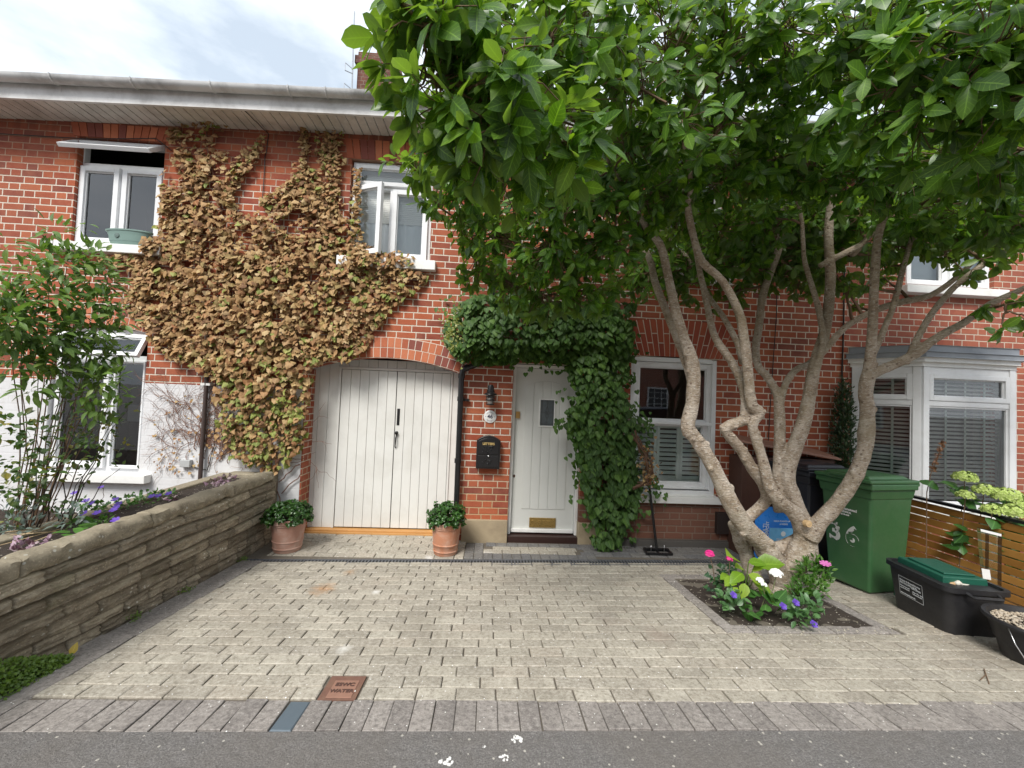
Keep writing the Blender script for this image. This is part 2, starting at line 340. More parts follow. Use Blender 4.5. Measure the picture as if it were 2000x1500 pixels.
def pavemat(name, cols, lights, darkc, fine=150, spk=.5, blotches=True):
    mt, nt, b = newmat(name); p = pos(nt); c = ramp(nt, island(nt), [(k/(len(cols)-1), q) for k, q in enumerate(cols)])
    f = noise(nt, fine, 5, .75, p); c = mixc(nt, ramp(nt, f, [(.50, 0.0), (.68, spk)]), c, lights); c = mixc(nt, ramp(nt, f, [(.28, spk*.9), (.44, 0.0)]), c, darkc)
    f2 = noise(nt, 48, 3, .7, p); c = mixc(nt, ramp(nt, f2, [(.36, .55), (.48, 0.0)]), c, darkc); c = mixc(nt, ramp(nt, f2, [(.54, 0.0), (.68, .5)]), c, lights)
    md = noise(nt, 5, 6, .6, p); c = mixc(nt, ramp(nt, md, [(.42, 0.0), (.72, .35)]), c, darkc)
    if blotches:
        for (sx_, sy_, r_, cc, am) in ((-1.28, 3.45, .26, (.42, .22, .09), .6), (-1.2, 3.85, .16, (.42, .24, .12), .45), (-.85, 3.42, .08, (.75, .74, .72), .7), (-.8, 2.55, .10, (.75, .74, .7), .6), (-.4, 2.9, .5, (.20, .175, .14), .35), (.3, 3.7, .45, (.22, .19, .155), .3), (-1.5, 2.7, .4, (.22, .19, .15), .3), (.05, 4.4, .2, (.7, .68, .64), .5), (-.55, 4.28, .13, (.75, .74, .72), .6), (.9, 3.0, .3, (.22, .19, .16), .35), (1.2, 2.75, .3, (.24, .17, .14), .35), (2.4, 3.2, 1.5, (.17, .145, .12), .42), (3.2, 2.6, 1.0, (.20, .165, .13), .35)):  # small stains and marks; last two entries broadly darken paving around the tree pit
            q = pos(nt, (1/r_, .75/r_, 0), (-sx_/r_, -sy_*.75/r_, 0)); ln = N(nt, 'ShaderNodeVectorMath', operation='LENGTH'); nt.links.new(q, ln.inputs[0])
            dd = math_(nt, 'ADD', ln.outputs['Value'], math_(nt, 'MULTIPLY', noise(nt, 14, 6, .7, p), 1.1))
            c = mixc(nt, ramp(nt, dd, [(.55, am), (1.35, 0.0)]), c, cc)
    vo = N(nt, 'ShaderNodeTexVoronoi'); vo.inputs['Scale'].default_value = 55; nt.links.new(p, vo.inputs[0]); sc_ = N(nt, 'ShaderNodeSeparateColor'); nt.links.new(vo.outputs['Color'], sc_.inputs[0])
    c = mixc(nt, math_(nt, 'MULTIPLY', math_(nt, 'LESS_THAN', vo.outputs['Distance'], .16), math_(nt, 'GREATER_THAN', sc_.outputs[0], .90)), c, tuple(min(.85, x*2.0) for x in lights))
    nt.links.new(c, b.inputs['Base Color']); b.inputs['Roughness'].default_value = .85; b.inputs['Specular IOR Level'].default_value = .3
    bump(nt, b, f, .35, .004); return mt
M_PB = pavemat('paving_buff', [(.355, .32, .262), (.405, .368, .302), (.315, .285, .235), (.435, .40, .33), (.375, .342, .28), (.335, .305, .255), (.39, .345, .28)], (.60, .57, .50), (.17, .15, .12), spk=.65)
M_PG = pavemat('paving_grey', [(.245, .222, .203), (.29, .263, .24), (.215, .195, .18), (.32, .29, .265)], (.46, .43, .40), (.10, .09, .085), spk=.6, blotches=False)
M_PS = pavemat('paving_slate', [(.135, .135, .14), (.175, .17, .168), (.21, .20, .185), (.15, .145, .14)], (.27, .26, .25), (.08, .078, .075), spk=.4, blotches=False)
BX0, BX1, BY0, BY1 = 1.70, 2.98, 2.80, 3.92        # tree pit (outer edge of its border)
drv = MB(); row = 0; y = 2.09
offs = [0, .1, .05, .15]
while y < 4.10:
    x = -2.10+(-.2+([0.1, .2, .15, .05][row % 4])); 
    off = [0, .1][row % 2]+random.uniform(-.02, .02); x = -2.3+off
    while x < 4.45:
        a, b_ = max(x, -2.10), min(x+.2, 4.45)
        yc = y+.05
        if BY0 < yc < BY1-.02 and b_ > BX0 and a < BX1:
            if a < BX0 < b_ and BX0-a > .03: block(drv, a, BX0, y, y+.1)
            if a < BX1 < b_ and b_-BX1 > .03: block(drv, BX1, b_, y, y+.1)
        elif abs(yc-2.19) < .1:
            if a < -.782 and min(b_, -.782)-a > .03: block(drv, a, min(b_, -.782), y, y+.1)
            if b_ > -.585 and b_-max(a, -.585) > .03: block(drv, max(a, -.585), b_, y, y+.1)
        elif b_-a > .03: block(drv, a, b_, y, y+.1)
        x += .2
    y += .1; row += 1
# strip between the drain and the garage
for r_ in range(7):
    x = -2.1-.2+(.1 if r_ % 2 else 0)
    while x < -.20:
        a, b_ = max(x, -2.15), min(x+.2, -.20)
        if b_-a > .03: block(drv, a, b_, 4.27+r_*.1, 4.37+r_*.1, wp=False)
        x += .2
x = .02
for r_ in range(2):
    x = .0+(.1 if r_ else 0)
    while x < 1.0: block(drv, x, min(x+.2, 1.03), 4.45+r_*.1, 4.55+r_*.1, wp=False); x += .2
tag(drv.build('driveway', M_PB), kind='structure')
# grey border
gb = MB(); x = -6.0
while x < 6:
    if not (-.95 < x < -.85): block(gb, x, x+.1, 1.885, 2.09, wp=False, gap=.0025, ch=.003)
    x += .1
y = 2.09
while y < 4.05: block(gb, -2.30, -2.10, y, min(y+.6, 4.12), wp=False, gap=.002, tilt=.0008); y += .6
x = BX0
while x < BX1-.01: block(gb, x, min(x+.2, BX1), BY0, BY0+.1); block(gb, x, min(x+.2, BX1), BY1-.12, BY1-.02); x += .2
y = BY0+.1
while y < BY1-.13: block(gb, BX0, BX0+.1, y, min(y+.2, BY1-.12)); block(gb, BX1-.1, BX1, y, min(y+.2, BY1-.12)); y += .2
tag(gb.build('paving_border', M_PG), kind='structure')
sb = MB()
x = -.20
while x < 1.15: block(sb, x, x+.1, 4.29, 4.44, wp=False); x += .1
x = -.20
while x < .0: block(sb, x, x+.1, 4.45, 4.72, wp=False); x += .1
x = .02
while x < 1.1: block(sb, x, x+.12, 4.66, 4.76, wp=False); x += .12
for r_ in range(6):
    x = 1.10+(0 if r_ % 2 else -.1)
    while x < 4.4:
        a = max(x, 1.05)
        block(sb, a, x+.2, 4.42+r_*.1, 4.52+r_*.1, wp=False, tilt=.003); x += .2
tag(sb.build('path', M_PS), kind='structure')
ti = MB(); block(ti, -.90+.1*0+.0, -.80, 1.885, 2.09, wp=False, gap=.0025)
tag(ti.build('paving_border', plain('blue_tile', (.10, .13, .155), .55, var=.1, bs=.1)), kind='structure')
# gravel / far flat beyond is ground
# ---- channel drain
dr = wthing('channel_drain', 'long black slotted channel drain running across the paving in front of the house', 'drain', (0, 4.2, 0))
fr_, gt, ch_ = MB(), MB(), MB(); DX0, DX1 = -2.28, 2.62
def dy(x): return 4.192+x*.047
def dpt(x, o, z): return (x, dy(x)+o, z)
for o0, o1 in ((-.068, -.056), (.056, .068)):
    fr_.add([dpt(DX0, o0, -.04), dpt(DX1, o0, -.04), dpt(DX1, o1, -.04), dpt(DX0, o1, -.04), dpt(DX0, o0, .006), dpt(DX1, o0, .006), dpt(DX1, o1, .006), dpt(DX0, o1, .006)], [(0, 1, 5, 4), (4, 5, 6, 7), (2, 3, 7, 6), (3, 0, 4, 7), (1, 2, 6, 5)])
M_DRAIN = plain('drain_plastic', (.10, .105, .115), .5, var=.2)
fr_.build('frame', M_DRAIN, dr)
x = DX0
while x < DX1-.01:
    gt.add([dpt(x, -.056, -.01), dpt(x+.015, -.056, -.01), dpt(x+.015, .056, -.01), dpt(x, .056, -.01), dpt(x, -.056, .003), dpt(x+.015, -.056, .003), dpt(x+.015, .056, .003), dpt(x, .056, .003)], [(4, 5, 6, 7), (0, 1, 5, 4), (1, 2, 6, 5), (3, 0, 4, 7)]); x += .032
gt.build('grate', M_DRAIN, dr)
ch_.quad(dpt(DX0, -.056, -.0045), dpt(DX1, -.056, -.0045), dpt(DX1, .056, -.0045), dpt(DX0, .056, -.0045))
ch_.build('channel', M_DARK, dr)
# ---- water cover
wc = thing('water_cover', 'small rusty cast iron water stop cover set in the front rows of paving', 'cover', (-.68, 2.19, gz(2.19)))
zc = .003; q = MB(); q.add([(-.115, -.095, -.012-.0076+zc), (.08, -.085, -.012-.0076+zc), (.115, .095, -.012+.0076+zc), (-.115, .095, -.012+.0076+zc)], [(0, 1, 2, 3)])
def slope_box(mb, x0, x1, y0, y1, z0, z1): mb.add([(x0, y0, z0-y0*.0765), (x1, y0, z0-y0*.0765), (x1, y1, z0-y1*.0765), (x0, y1, z0-y1*.0765), (x0, y0, z1-y0*.0765), (x1, y0, z1-y0*.0765), (x1, y1, z1-y1*.0765), (x0, y1, z1-y1*.0765)], [(4, 5, 6, 7), (0, 1, 5, 4), (1, 2, 6, 5), (2, 3, 7, 6), (3, 0, 4, 7)])
M_RUST = plain('rusty_iron', (.17, .085, .06), .8, var=.3, bs=.4, nscale=30, dirt=(.25, .16, .10), dirtamt=.5, dscale=20)
q = MB(); slope_box(q, -.095, .085, -.098, .098, -.03, .001); q.build('surround', M_RUST, wc)
q = MB(); slope_box(q, -.062, .062, -.080, .058, -.01, .004); q.build('lid', plain('rusty_lid', (.28, .15, .105), .75, var=.2, bs=.3, nscale=30), wc, bev=.003)
q = MB(); up = (0, 1, -.0765)
add_text(q, 'ESWC', .036, (0.0, .018, .0058-.018*.0765), (1, 0, 0), up, bold=.0008); add_text(q, 'WATER', .034, (0, -.034, .0058+.034*.0765), (1, 0, 0), up, bold=.0008)
q.build('lettering', plain('rust_dark', (.09, .045, .035), .8), wc)
# ================================================================ HOUSES
def wallmesh(mb, x0, x1, z0, ztop, ops, y=4.8, depth=.11, ext=None):
    """front wall with openings; ops: (xa, xb, za, zb, rise) ; ztop: function of x"""
    brk = {x0, x1}
    for o in ops:
        xa, xb = o[0], o[1]; n = 12 if o[4] else 1
        for k in range(n+1):
            q = xa+(xb-xa)*k/n
            if x0 < q < x1: brk.add(q)
    x = x0
    while x < x1: brk.add(x); x += 1.0
    bx = sorted(brk)
    def top(o, q):
        return o[3]+(o[4]*(1-((q-(o[0]+o[1])/2)/((o[1]-o[0])/2))**2) if o[4] else 0)
    for a, c in zip(bx[:-1], bx[1:]):
        if c-a < 1e-6: continue
        mid = (a+c)/2; here = sorted([o for o in ops if o[0] < mid < o[1] and o[2] < ztop(mid) and top(o, mid) > z0], key=lambda o: o[2])
        la, lc = z0, z0
        for o in here:
            if o[2] > la: mb.quad((a, y, la), (c, y, lc), (c, y, o[2]), (a, y, o[2]))
            la, lc = top(o, a), top(o, c)
            if top(o, mid) < ztop(mid):
                mb.quad((a, y, la), (c, y, lc), (c, y+depth, lc), (a, y+depth, la))   # head
            if o[2] > z0: mb.quad((a, y, o[2]), (c, y, o[2]), (c, y+depth, o[2]), (a, y+depth, o[2]))
        if la < ztop(a): mb.quad((a, y, la), (c, y, lc), (c, y, ztop(c)), (a, y, ztop(a)))
    for o in ops:
        dep = o[5] if len(o) > 5 else depth
        for q in (o[0], o[1]):
            if x0 <= q <= x1:
                za, zb = max(o[2], z0), min(o[3], ztop(q))
                if zb > za: mb.quad((q, y, za), (q, y+dep, za), (q, y+dep, zb), (q, y, zb))
def ez(x): return 4.60+.028*(x+4) if x < 0 else 4.712
ARM = {}
def arch(mb, xa, xb, zs, rise, rings, y0, y1, hgt=.11, w_=.072, flare=0):
    """rows of voussoirs following the segmental head"""
    hw = (xb-xa)/2; xc = (xa+xb)/2
    if rise > 0.001:
        rad = (hw*hw+rise*rise)/(2*rise); cz = zs+rise-rad; th = math.asin(hw/rad)
        bk = MB(); m_ = 16
        for i in range(m_):
            a0 = -th+2*th*i/m_; a1 = -th+2*th*(i+1)/m_; bk.prism([(xc+r*math.sin(a), cz+r*math.cos(a)) for r, a in ((rad+.001, a0), (rad+.001, a1), (rad+rings*hgt+.006, a1), (rad+rings*hgt+.006, a0))], y0+.0035, y1-.0005)
        bk.build('arch_mortar', M_MORTAR, hL if xa < -2.5 else h46)
        for k in range(rings):
            r0 = rad+k*hgt+.006; r1 = r0+hgt-.008; n = max(3, int(2*th*(r0+.03)/w_))
            off = .5 if k % 2 else 0
            for i in range(n+(1 if off else 0)):
                a0 = -th+2*th*(i-off)/n+.004/r0; a1 = -th+2*th*(i+1-off)/n-.004/r0
                a0 = max(a0, -th); a1 = min(a1, th)
                if a1-a0 < .01/r0: continue
                pl = [(xc+r*math.sin(a), cz+r*math.cos(a)) for r, a in ((r0, a0), (r0, a1), (r1, a1), (r1, a0))]
                mb.prism(pl, y0+random.uniform(0, .0025), y1)
# ---------------- house left (white ground floor)
hL = wthing('brick_house', 'red brick terrace house with white painted ground floor and dead brown ivy on its front', 'house', (-5.5, 4.8, 0))
UL = (-4.74, -3.80, 3.17, 4.40, 0); LL = (-4.84, -3.84, .66, 2.21, .07)
DIV = -2.10
q = MB(); wallmesh(q, -9.5, DIV, 1.66, ez, [UL, LL], depth=.12); q.build('wall', M_BRICK, hL)
q = MB(); wallmesh(q, -9.5, DIV, -.3, lambda x: 1.66, [LL], y=4.796, depth=.12); q.quad((DIV, 4.796, -.3), (DIV, 4.83, -.3), (DIV, 4.83, 1.08), (DIV, 4.796, 1.08)); q.build('painted_wall', M_PAINTW, hL)
q = MB(); q.box(-9.5, -9.4, 4.81, 10, -.3, 4.5); q.box(-9.5, 0, 9.9, 10, -.3, 5); q.build('rear_wall', M_BRICK, hL)
q = MB(); arch(q, LL[0], LL[1], 2.21, .07, 2, 4.794, 4.80, hgt=.115, w_=.074); q.build('brick_arch', M_ARCH, hL)
q = MB(); q.box(-4.93, -3.71, 4.70, 4.84, 3.08, 3.175); q.build('window_sill', M_WPAINT, hL, bev=.006)
q = MB(); q.box(-4.96, -3.70, 4.70, 4.84, .565, .655); q.build('window_sill', M_WPAINT, hL, bev=.006)
def pane(mb, x0, x1, z0, z1, y): mb.quad((x0, y, z0), (x1, y, z0), (x1, y, z1), (x0, y, z1))
def sash(mb, gl, x0, x1, z0, z1, y, wd=.055, t=.05):
    mb.frame(x0, x1, z0, z1, wd, y-t, y); mb.frame(x0+wd, x1-wd, z0+wd, z1-wd, .012, y-t*.6, y-.003)
    pane(gl, x0+wd, x1-wd, z0+wd, z1-wd, y-t*.3)
def interior(parent, x0, x1, z0, z1, y0=4.97, dep=1.6):
    q = MB(); q.quad((x0-.6, y0+dep, z0-.4), (x1+.6, y0+dep, z0-.4), (x1+.6, y0+dep, z1+.4), (x0-.6, y0+dep, z1+.4))
    for a in (x0-.6, x1+.6): q.quad((a, y0, z0-.4), (a, y0+dep, z0-.4), (a, y0+dep, z1+.4), (a, y0, z1+.4))
    for b_ in (z0-.4, z1+.4): q.quad((x0-.6, y0, b_), (x1+.6, y0, b_), (x1+.6, y0+dep, b_), (x0-.6, y0+dep, b_))
    # inner face of the front wall
    for (a, c, e_, f_) in ((x0-.6, x0, z0-.4, z1+.4), (x1, x1+.6, z0-.4, z1+.4), (x0, x1, z0-.4, z0), (x0, x1, z1, z1+.4)): q.quad((a, y0, e_), (c, y0, e_), (c, y0, f_), (a, y0, f_))
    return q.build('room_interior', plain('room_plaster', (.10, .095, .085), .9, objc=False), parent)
def openfan(mb, gl, x0, x1, zt, h, y, ang):   # top-hung light swung outwards
    a = MB(); g_ = MB(); sash(a, g_, x0, x1, -h, 0, 0, wd=.045, t=.045)
    Mx = Matrix.Translation((0, y, zt)) @ Matrix.Rotation(-R(ang), 4, 'X')
    a.xf(Mx); g_.xf(Mx); mb.add(a.v, a.f); gl.add(g_.v, g_.f)
YF = 4.92
wnd = MB(); gl = MB()
wnd.frame(-4.78, -3.80, 3.175, 4.40, .05, YF-.05, YF+.02); wnd.box(-4.73, -3.85, YF-.05, YF+.02, 4.09, 4.14)
sash(wnd, gl, -4.735, -4.31, 3.215, 4.09, YF-.035); sash(wnd, gl, -4.275, -3.845, 3.215, 4.09, YF-.035); wnd.box(-4.31, -4.275, YF-.05, YF+.01, 3.22, 4.09)
openfan(wnd, gl, -4.79, -3.83, 4.35, .27, YF-.06, 52)
wo = wnd.build('window', M_UPVC, hL, bev=.003); tag(wo, 'white upstairs casement window with its top light propped open above green planter'); g_ = gl.build('pane', M_GLASS, hL); g_.parent = wo; g_.matrix_parent_inverse = Matrix.Identity(4)
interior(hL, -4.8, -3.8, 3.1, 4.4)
wnd = MB(); gl = MB()
wnd.frame(-4.87, -3.83, .655, 2.25, .05, YF-.05, YF+.02); wnd.box(-4.82, -3.85, YF-.06, YF+.02, 1.90, 1.96)
sash(wnd, gl, -4.82, -4.26, .70, 1.90, YF-.035); sash(wnd, gl, -4.21, -3.88, .70, 1.90, YF-.035, wd=.02); wnd.box(-4.26, -4.21, YF-.05, YF+.01, .7, 1.9)
openfan(wnd, gl, -4.80, -3.86, 2.18, .28, YF-.06, 28)
wo = wnd.build('window', M_UPVC, hL, bev=.003); tag(wo, 'white downstairs window with open top light behind the leafy shrub'); g_ = gl.build('pane', M_GLASS, hL); g_.parent = wo
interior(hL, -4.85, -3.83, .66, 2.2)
# things seen in that room: grey speaker box shape on a shelf
q = MB(); q.box(-4.05, -3.9, 5.05, 5.2, 1.15, 1.5); q.box(-4.25, -4.08, 5.1, 5.25, 1.2, 1.4); q.build('room_cabinet', plain('grey_cab', (.22, .24, .25), .6), hL)
# eaves for a stretch of terrace
def eaves(parent, xa, xb, gut=True):
    q = MB(); x = xa; r_ = random.Random(int(xa*10))
    while x < xb-.01:
        x2 = min(x+.098, xb); z = ez(x)-.012+r_.uniform(-.002, .002); q.box(x+.003, x2-.003, 4.45, 4.80, z, z+.02); x += .1
    q.build('soffit', M_SOFFIT, parent, bev=.002)
    q = MB(); n = max(1, int((xb-xa)/1.0))
    for i in range(n):
        a, c = xa+(xb-xa)*i/n, xa+(xb-xa)*(i+1)/n; za, zc = ez(a), ez(c)
        q.add([(a, 4.42, za-.035), (c, 4.42, zc-.035), (c, 4.449, zc-.035), (a, 4.449, za-.035), (a, 4.42, za+.14), (c, 4.42, zc+.14), (c, 4.449, zc+.14), (a, 4.449, za+.14)], [(0, 3, 2, 1), (4, 5, 6, 7), (0, 1, 5, 4), (1, 2, 6, 5), (2, 3, 7, 6), (3, 0, 4, 7)])
    q.build('fascia', M_FASCIA, parent)
    if gut:
        q = MB(); seg = 10; rr, ri = .060, .054; pts = []
        prof = [(rr*math.cos(t), -rr*math.sin(t)) for t in np.linspace(0, math.pi, seg)]+[(ri*math.cos(t), -ri*math.sin(t)) for t in np.linspace(math.pi, 0, seg)]
        vs = []; xsx = np.linspace(xa, xb, n+1)
        for x in xsx:
            for (py_, pz) in prof: vs.append((x, 4.355-py_, ez(x)+.155+pz))
        k = len(prof); fs = [(i*k+j, i*k+(j+1) % k, (i+1)*k+(j+1) % k, (i+1)*k+j) for i in range(n) for j in range(k)]+[tuple(range(k)), tuple(n*k+j for j in range(k-1, -1, -1))]
        q.add(vs, fs); go = q.build('gutter', M_GUTTER, parent, smooth='auto')
        b_ = MB(); x = xa+.25
        while x < xb:
            b_ = MB()
            for dx in (0, ):
                pr = [(x+dx, 4.355-.065*math.cos(t), ez(x)+.157-.065*math.sin(t)) for t in np.linspace(0, math.pi, 9)]
                pr.append((x, 4.425, ez(x)+.05))
                b_.tube(pr, .008, 5)
            x += .78
            o = b_.build('gutter_bracket', M_FASCIA, parent); o.parent = go; o.matrix_parent_inverse = Matrix.Identity(4)
    q = MB(); za, zb = ez(xa)+.16, ez(xb)+.16
    q.quad((xa, 4.38, za), (xb, 4.38, zb), (xb, 10.4, zb+3.2), (xa, 10.4, za+3.2)); q.quad((xa, 4.45, za-.03), (xb, 4.45, zb-.03), (xb, 10.4, zb+3.1), (xa, 10.4, za+3.1)); q.build('roof', M_SLATE, parent)
eaves(hL, -9.5, DIV)
# wall furniture of the left house
q = MB(); q.tube([(-3.15, 4.75, .60), (-3.15, 4.75, 1.92)], .022, 10); q.build('waste_pipe', M_BROWNPIPE, hL, smooth='auto')
q = MB(); q.box(-3.20, -3.10, 4.73, 4.79, 1.66, 1.685); q.build('pipe_clip', M_WPAINT, hL)
q = MB(); q.box(-3.375, -3.27, 4.745, 4.795, .75, .83); q.build('junction_box', plain('grey_box', (.42, .43, .43), .5), hL, bev=.006)
# ---------------- house 46
h46 = wthing('brick_house', 'red brick terrace house number 46 with pale grey arched garage doors and front door', 'house', (1.0, 4.8, 0))
GA = (-2.085, -.315, -.3, 1.90, .16, .28); UM = (-1.72, -.77, 3.20, 4.36, 0); FD = (.262, 1.092, -.3, 2.07, 0, .15); GW = (1.66, 2.70, .60, 2.20, .03); US = (1.80, 2.74, 3.22, 4.38, 0)
X46 = 4.32
q = MB(); wallmesh(q, DIV, X46, -.3, ez, [GA, UM, FD, GW, US]); 
q.build('wall', M_BRICK, h46)
q = MB(); q.box(-2.1, X46, 9.9, 10, -.3, 5); q.build('rear_wall', M_BRICK, h46)
q = MB(); arch(q, GA[0]-.02, GA[1]+.02, 1.90, .16, 2, 4.792, 4.80, hgt=.118, w_=.078); q.build('brick_arch', M_ARCH, h46)
q = MB(); bk = MB(); n = 18; xm = (GW[0]+GW[1])/2
def fan(t, v): # t 0..1 across, v 0..1 up
    x = GW[0]-.03+(GW[1]-GW[0]+.06)*t; sk = (t-.5)*.34; return (x+sk*v, 2.228+.39*v+(.05*(1-(2*t-1)**2))*v)
for i in range(n):
    a, c = (i+.07)/n, (i+.93)/n; s1 = .62 if i % 2 else .36
    for v0, v1 in ((0, s1-.014), (s1+.014, 1.0)): q.prism([fan(a, v0), fan(c, v0), fan(c, v1), fan(a, v1)], 4.792+random.uniform(0, .002), 4.80)
    bk.prism([fan(i/n, 0), fan((i+1)/n, 0), fan((i+1)/n, 1), fan(i/n, 1)], 4.7955, 4.7995)
q.build('brick_arch', M_ARCHR, h46); bk.build('arch_mortar', M_MORTAR, h46)
for nm, wn_ in (('brick_arch', UM),):
    q = MB(); n = 13
    for i in range(n):
        a = wn_[0]-.05+(wn_[1]-wn_[0]+.1)*i/n; c = wn_[0]-.05+(wn_[1]-wn_[0]+.1)*(i+1)/n; sk = ((i+.5)/n-.5)*.09
        q.prism([(a+.003, wn_[3]+.004), (c-.003, wn_[3]+.004), (c-.003+sk, wn_[3]+.235), (a+.003+sk, wn_[3]+.235)], 4.792, 4.80)
    q.build('brick_arch', M_ARCH, h46)
q = MB(); n = 13
for i in range(n):
    a = UL[0]-.05+(UL[1]-UL[0]+.1)*i/n; c = UL[0]-.05+(UL[1]-UL[0]+.1)*(i+1)/n; sk = ((i+.5)/n-.5)*.09
    q.prism([(a+.003, UL[3]+.004), (c-.003, UL[3]+.004), (c-.003+sk, UL[3]+.16), (a+.003+sk, UL[3]+.16)], 4.792, 4.80)
q.build('brick_arch', M_ARCH, hL)
eaves(h46, DIV, X46)
q = MB(); q.box(-1.80, -.69, 4.71, 4.84, 3.085, 3.195); q.build('window_sill', M_WPAINT, h46, bev=.006)
q = MB(); q.box(1.70, 2.82, 4.825, 4.84, 3.1, 3.2); q.box(1.72, 2.82, 4.72, 4.84, 3.11, 3.2); q.build('window_sill', M_WPAINT, h46)
# upper middle window
wnd = MB(); gl = MB(); YF = 4.90
wnd.frame(-1.71, -.78, 3.195, 4.35, .045, YF-.05, YF+.02); wnd.box(-1.665, -.825, YF-.05, YF+.02, 4.04, 4.09)
sash(wnd, gl, -1.67, -.82, 4.075, 4.315, YF-.035, wd=.045); sash(wnd, gl, -1.235, -.815, 3.225, 4.04, YF-.035); wnd.box(-1.27, -1.235, YF-.05, YF+.01, 3.22, 4.04)
a = MB(); g_ = MB(); sash(a, g_, 0, .40, 3.225, 4.04, 0); Mx = Matrix.Translation((-1.665, YF-.05, 0)) @ Matrix.Rotation(-R(24), 4, 'Z'); a.xf(Mx); g_.xf(Mx); wnd.add(a.v, a.f); gl.add(g_.v, g_.f)
wo = wnd.build('window', M_UPVC, h46, bev=.003); tag(wo, 'white upstairs window with left casement open and blind inside'); o = gl.build('pane', M_GLASS, h46); o.parent = wo
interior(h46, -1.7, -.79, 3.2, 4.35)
q = MB(); z = 4.30
while z > 3.68: q.box(-1.66, -.83, 4.925, 4.932, z-.019, z); z -= .0225
o = q.build('blind', M_BLIND, h46); o.parent = wo
q = MB()
for i in range(40):
    xa, xb = -1.66+.83*i/40, -1.66+.83*(i+1)/40; q.quad((xa, 4.94+.008*math.sin(i*1.1), 3.2), (xb, 4.94+.008*math.sin(i*1.1+1.1), 3.2), (xb, 4.94+.008*math.sin(i*1.1+1.1), 3.72), (xa, 4.94+.008*math.sin(i*1.1), 3.72))
o = q.build('curtain', M_CURT, h46, smooth=True); o.parent = wo
# upstairs window behind the tree
wnd = MB(); gl = MB(); wnd.frame(1.79, 2.75, 3.2, 4.37, .045, YF-.05, YF+.02); sash(wnd, gl, 1.83, 2.26, 3.24, 4.33, YF-.035); sash(wnd, gl, 2.28, 2.71, 3.24, 4.33, YF-.035)
wo = wnd.build('window', M_UPVC, h46, bev=.003); tag(wo, 'white upstairs window hidden behind the tree crown'); o = gl.build('pane', M_GLASS, h46); o.parent = wo; interior(h46, 1.8, 2.74, 3.2, 4.37)
# garage doors
YG = 5.05; q = MB()
def boards(mb, xa, xb, z0, zf, y, wd=.112, t=.022):
    n = max(1, round((xb-xa)/wd)); s_ = (xb-xa)/n
    for i in range(n):
        a, c = xa+i*s_+.0015, xa+(i+1)*s_-.0015; za, zc = (zf(a), zf(c)) if callable(zf) else (zf, zf)
        mb.add([(a, y-t, z0), (c, y-t, z0), (c, y, z0), (a, y, z0), (a, y-t, za), (c, y-t, zc), (c, y, zc), (a, y, za)], [(0, 3, 2, 1), (4, 5, 6, 7), (0, 1, 5, 4), (1, 2, 6, 5), (2, 3, 7, 6), (3, 0, 4, 7)])
zar = lambda x: 2.05
boards(q, -2.15, -1.81, .045, zar, YG); boards(q, -.455, -.27, .045, zar, YG, .092); boards(q, -1.81, -.455, 1.955, zar, YG)
q.build('garage_surround', M_GARAGE, h46, bev=.0035)
q = MB(); q.box(-1.81, -1.782, YG-.035, YG+.01, .045, 1.955); q.box(-1.782, -.48, YG-.035, YG+.01, 1.925, 1.955); q.box(-.48, -.455, YG-.035, YG+.01, .045, 1.955); q.build('garage_frame', M_GARAGE, h46, bev=.003)
for (xa, xb) in ((-1.778, -1.128), (-1.122, -.484)):
    q = MB(); boards(q, xa, xb, .055, 1.92, YG); go = q.build('garage_door', M_GARAGE, h46, bev=.0035)
q = MB(); q.box(-1.105, -1.072, YG-.026, YG-.022, 1.275, 1.475); o = q.build('slot_plate', M_BLACK, h46, bev=.001); o.parent = go
q = MB(); q.lathe([(.0, -.06), (.016, -.058), (.022, -.045), (.012, -.035), (.012, -.024), (.02, -.022)], (-1.098, YG, 1.185), 14, 'y'); q.tube([(-1.098, YG-.03, 1.165), (-1.10, YG-.055, 1.13), (-1.10, YG-.06, 1.08), (-1.105, YG-.045, 1.035), (-1.108, YG-.03, 1.015), (-1.10, YG-.035, 1.01)], [.007, .009, .008, .006, .006, .008], 8)
o = q.build('door_handle', M_BLACK, h46, smooth=True); o.parent = go
q = MB(); q.box(-2.1, -.30, YG+.05, YG+.06, -.1, 2.2); q.build('garage_back', M_DARK, h46)
q = MB(); q.box(-2.08, -.36, 4.93, YG+.02, -.01, .022); q.box(-2.08, -.36, 4.955, YG+.02, .022, .042); q.build('door_step', M_PINE, h46, bev=.003)
# front door
fd = MB(); YD = 4.945
fd.box(.265, .30, 4.86, 4.96, .07, 2.06); fd.box(1.055, 1.09, 4.86, 4.96, .07, 2.06); fd.box(.30, 1.055, 4.86, 4.96, 2.025, 2.06); fd.build('door_frame', M_WPAINT, h46, bev=.004)
q = MB(); q.box(.303, 1.052, YD-.03, YD+.02, .085, 2.02)
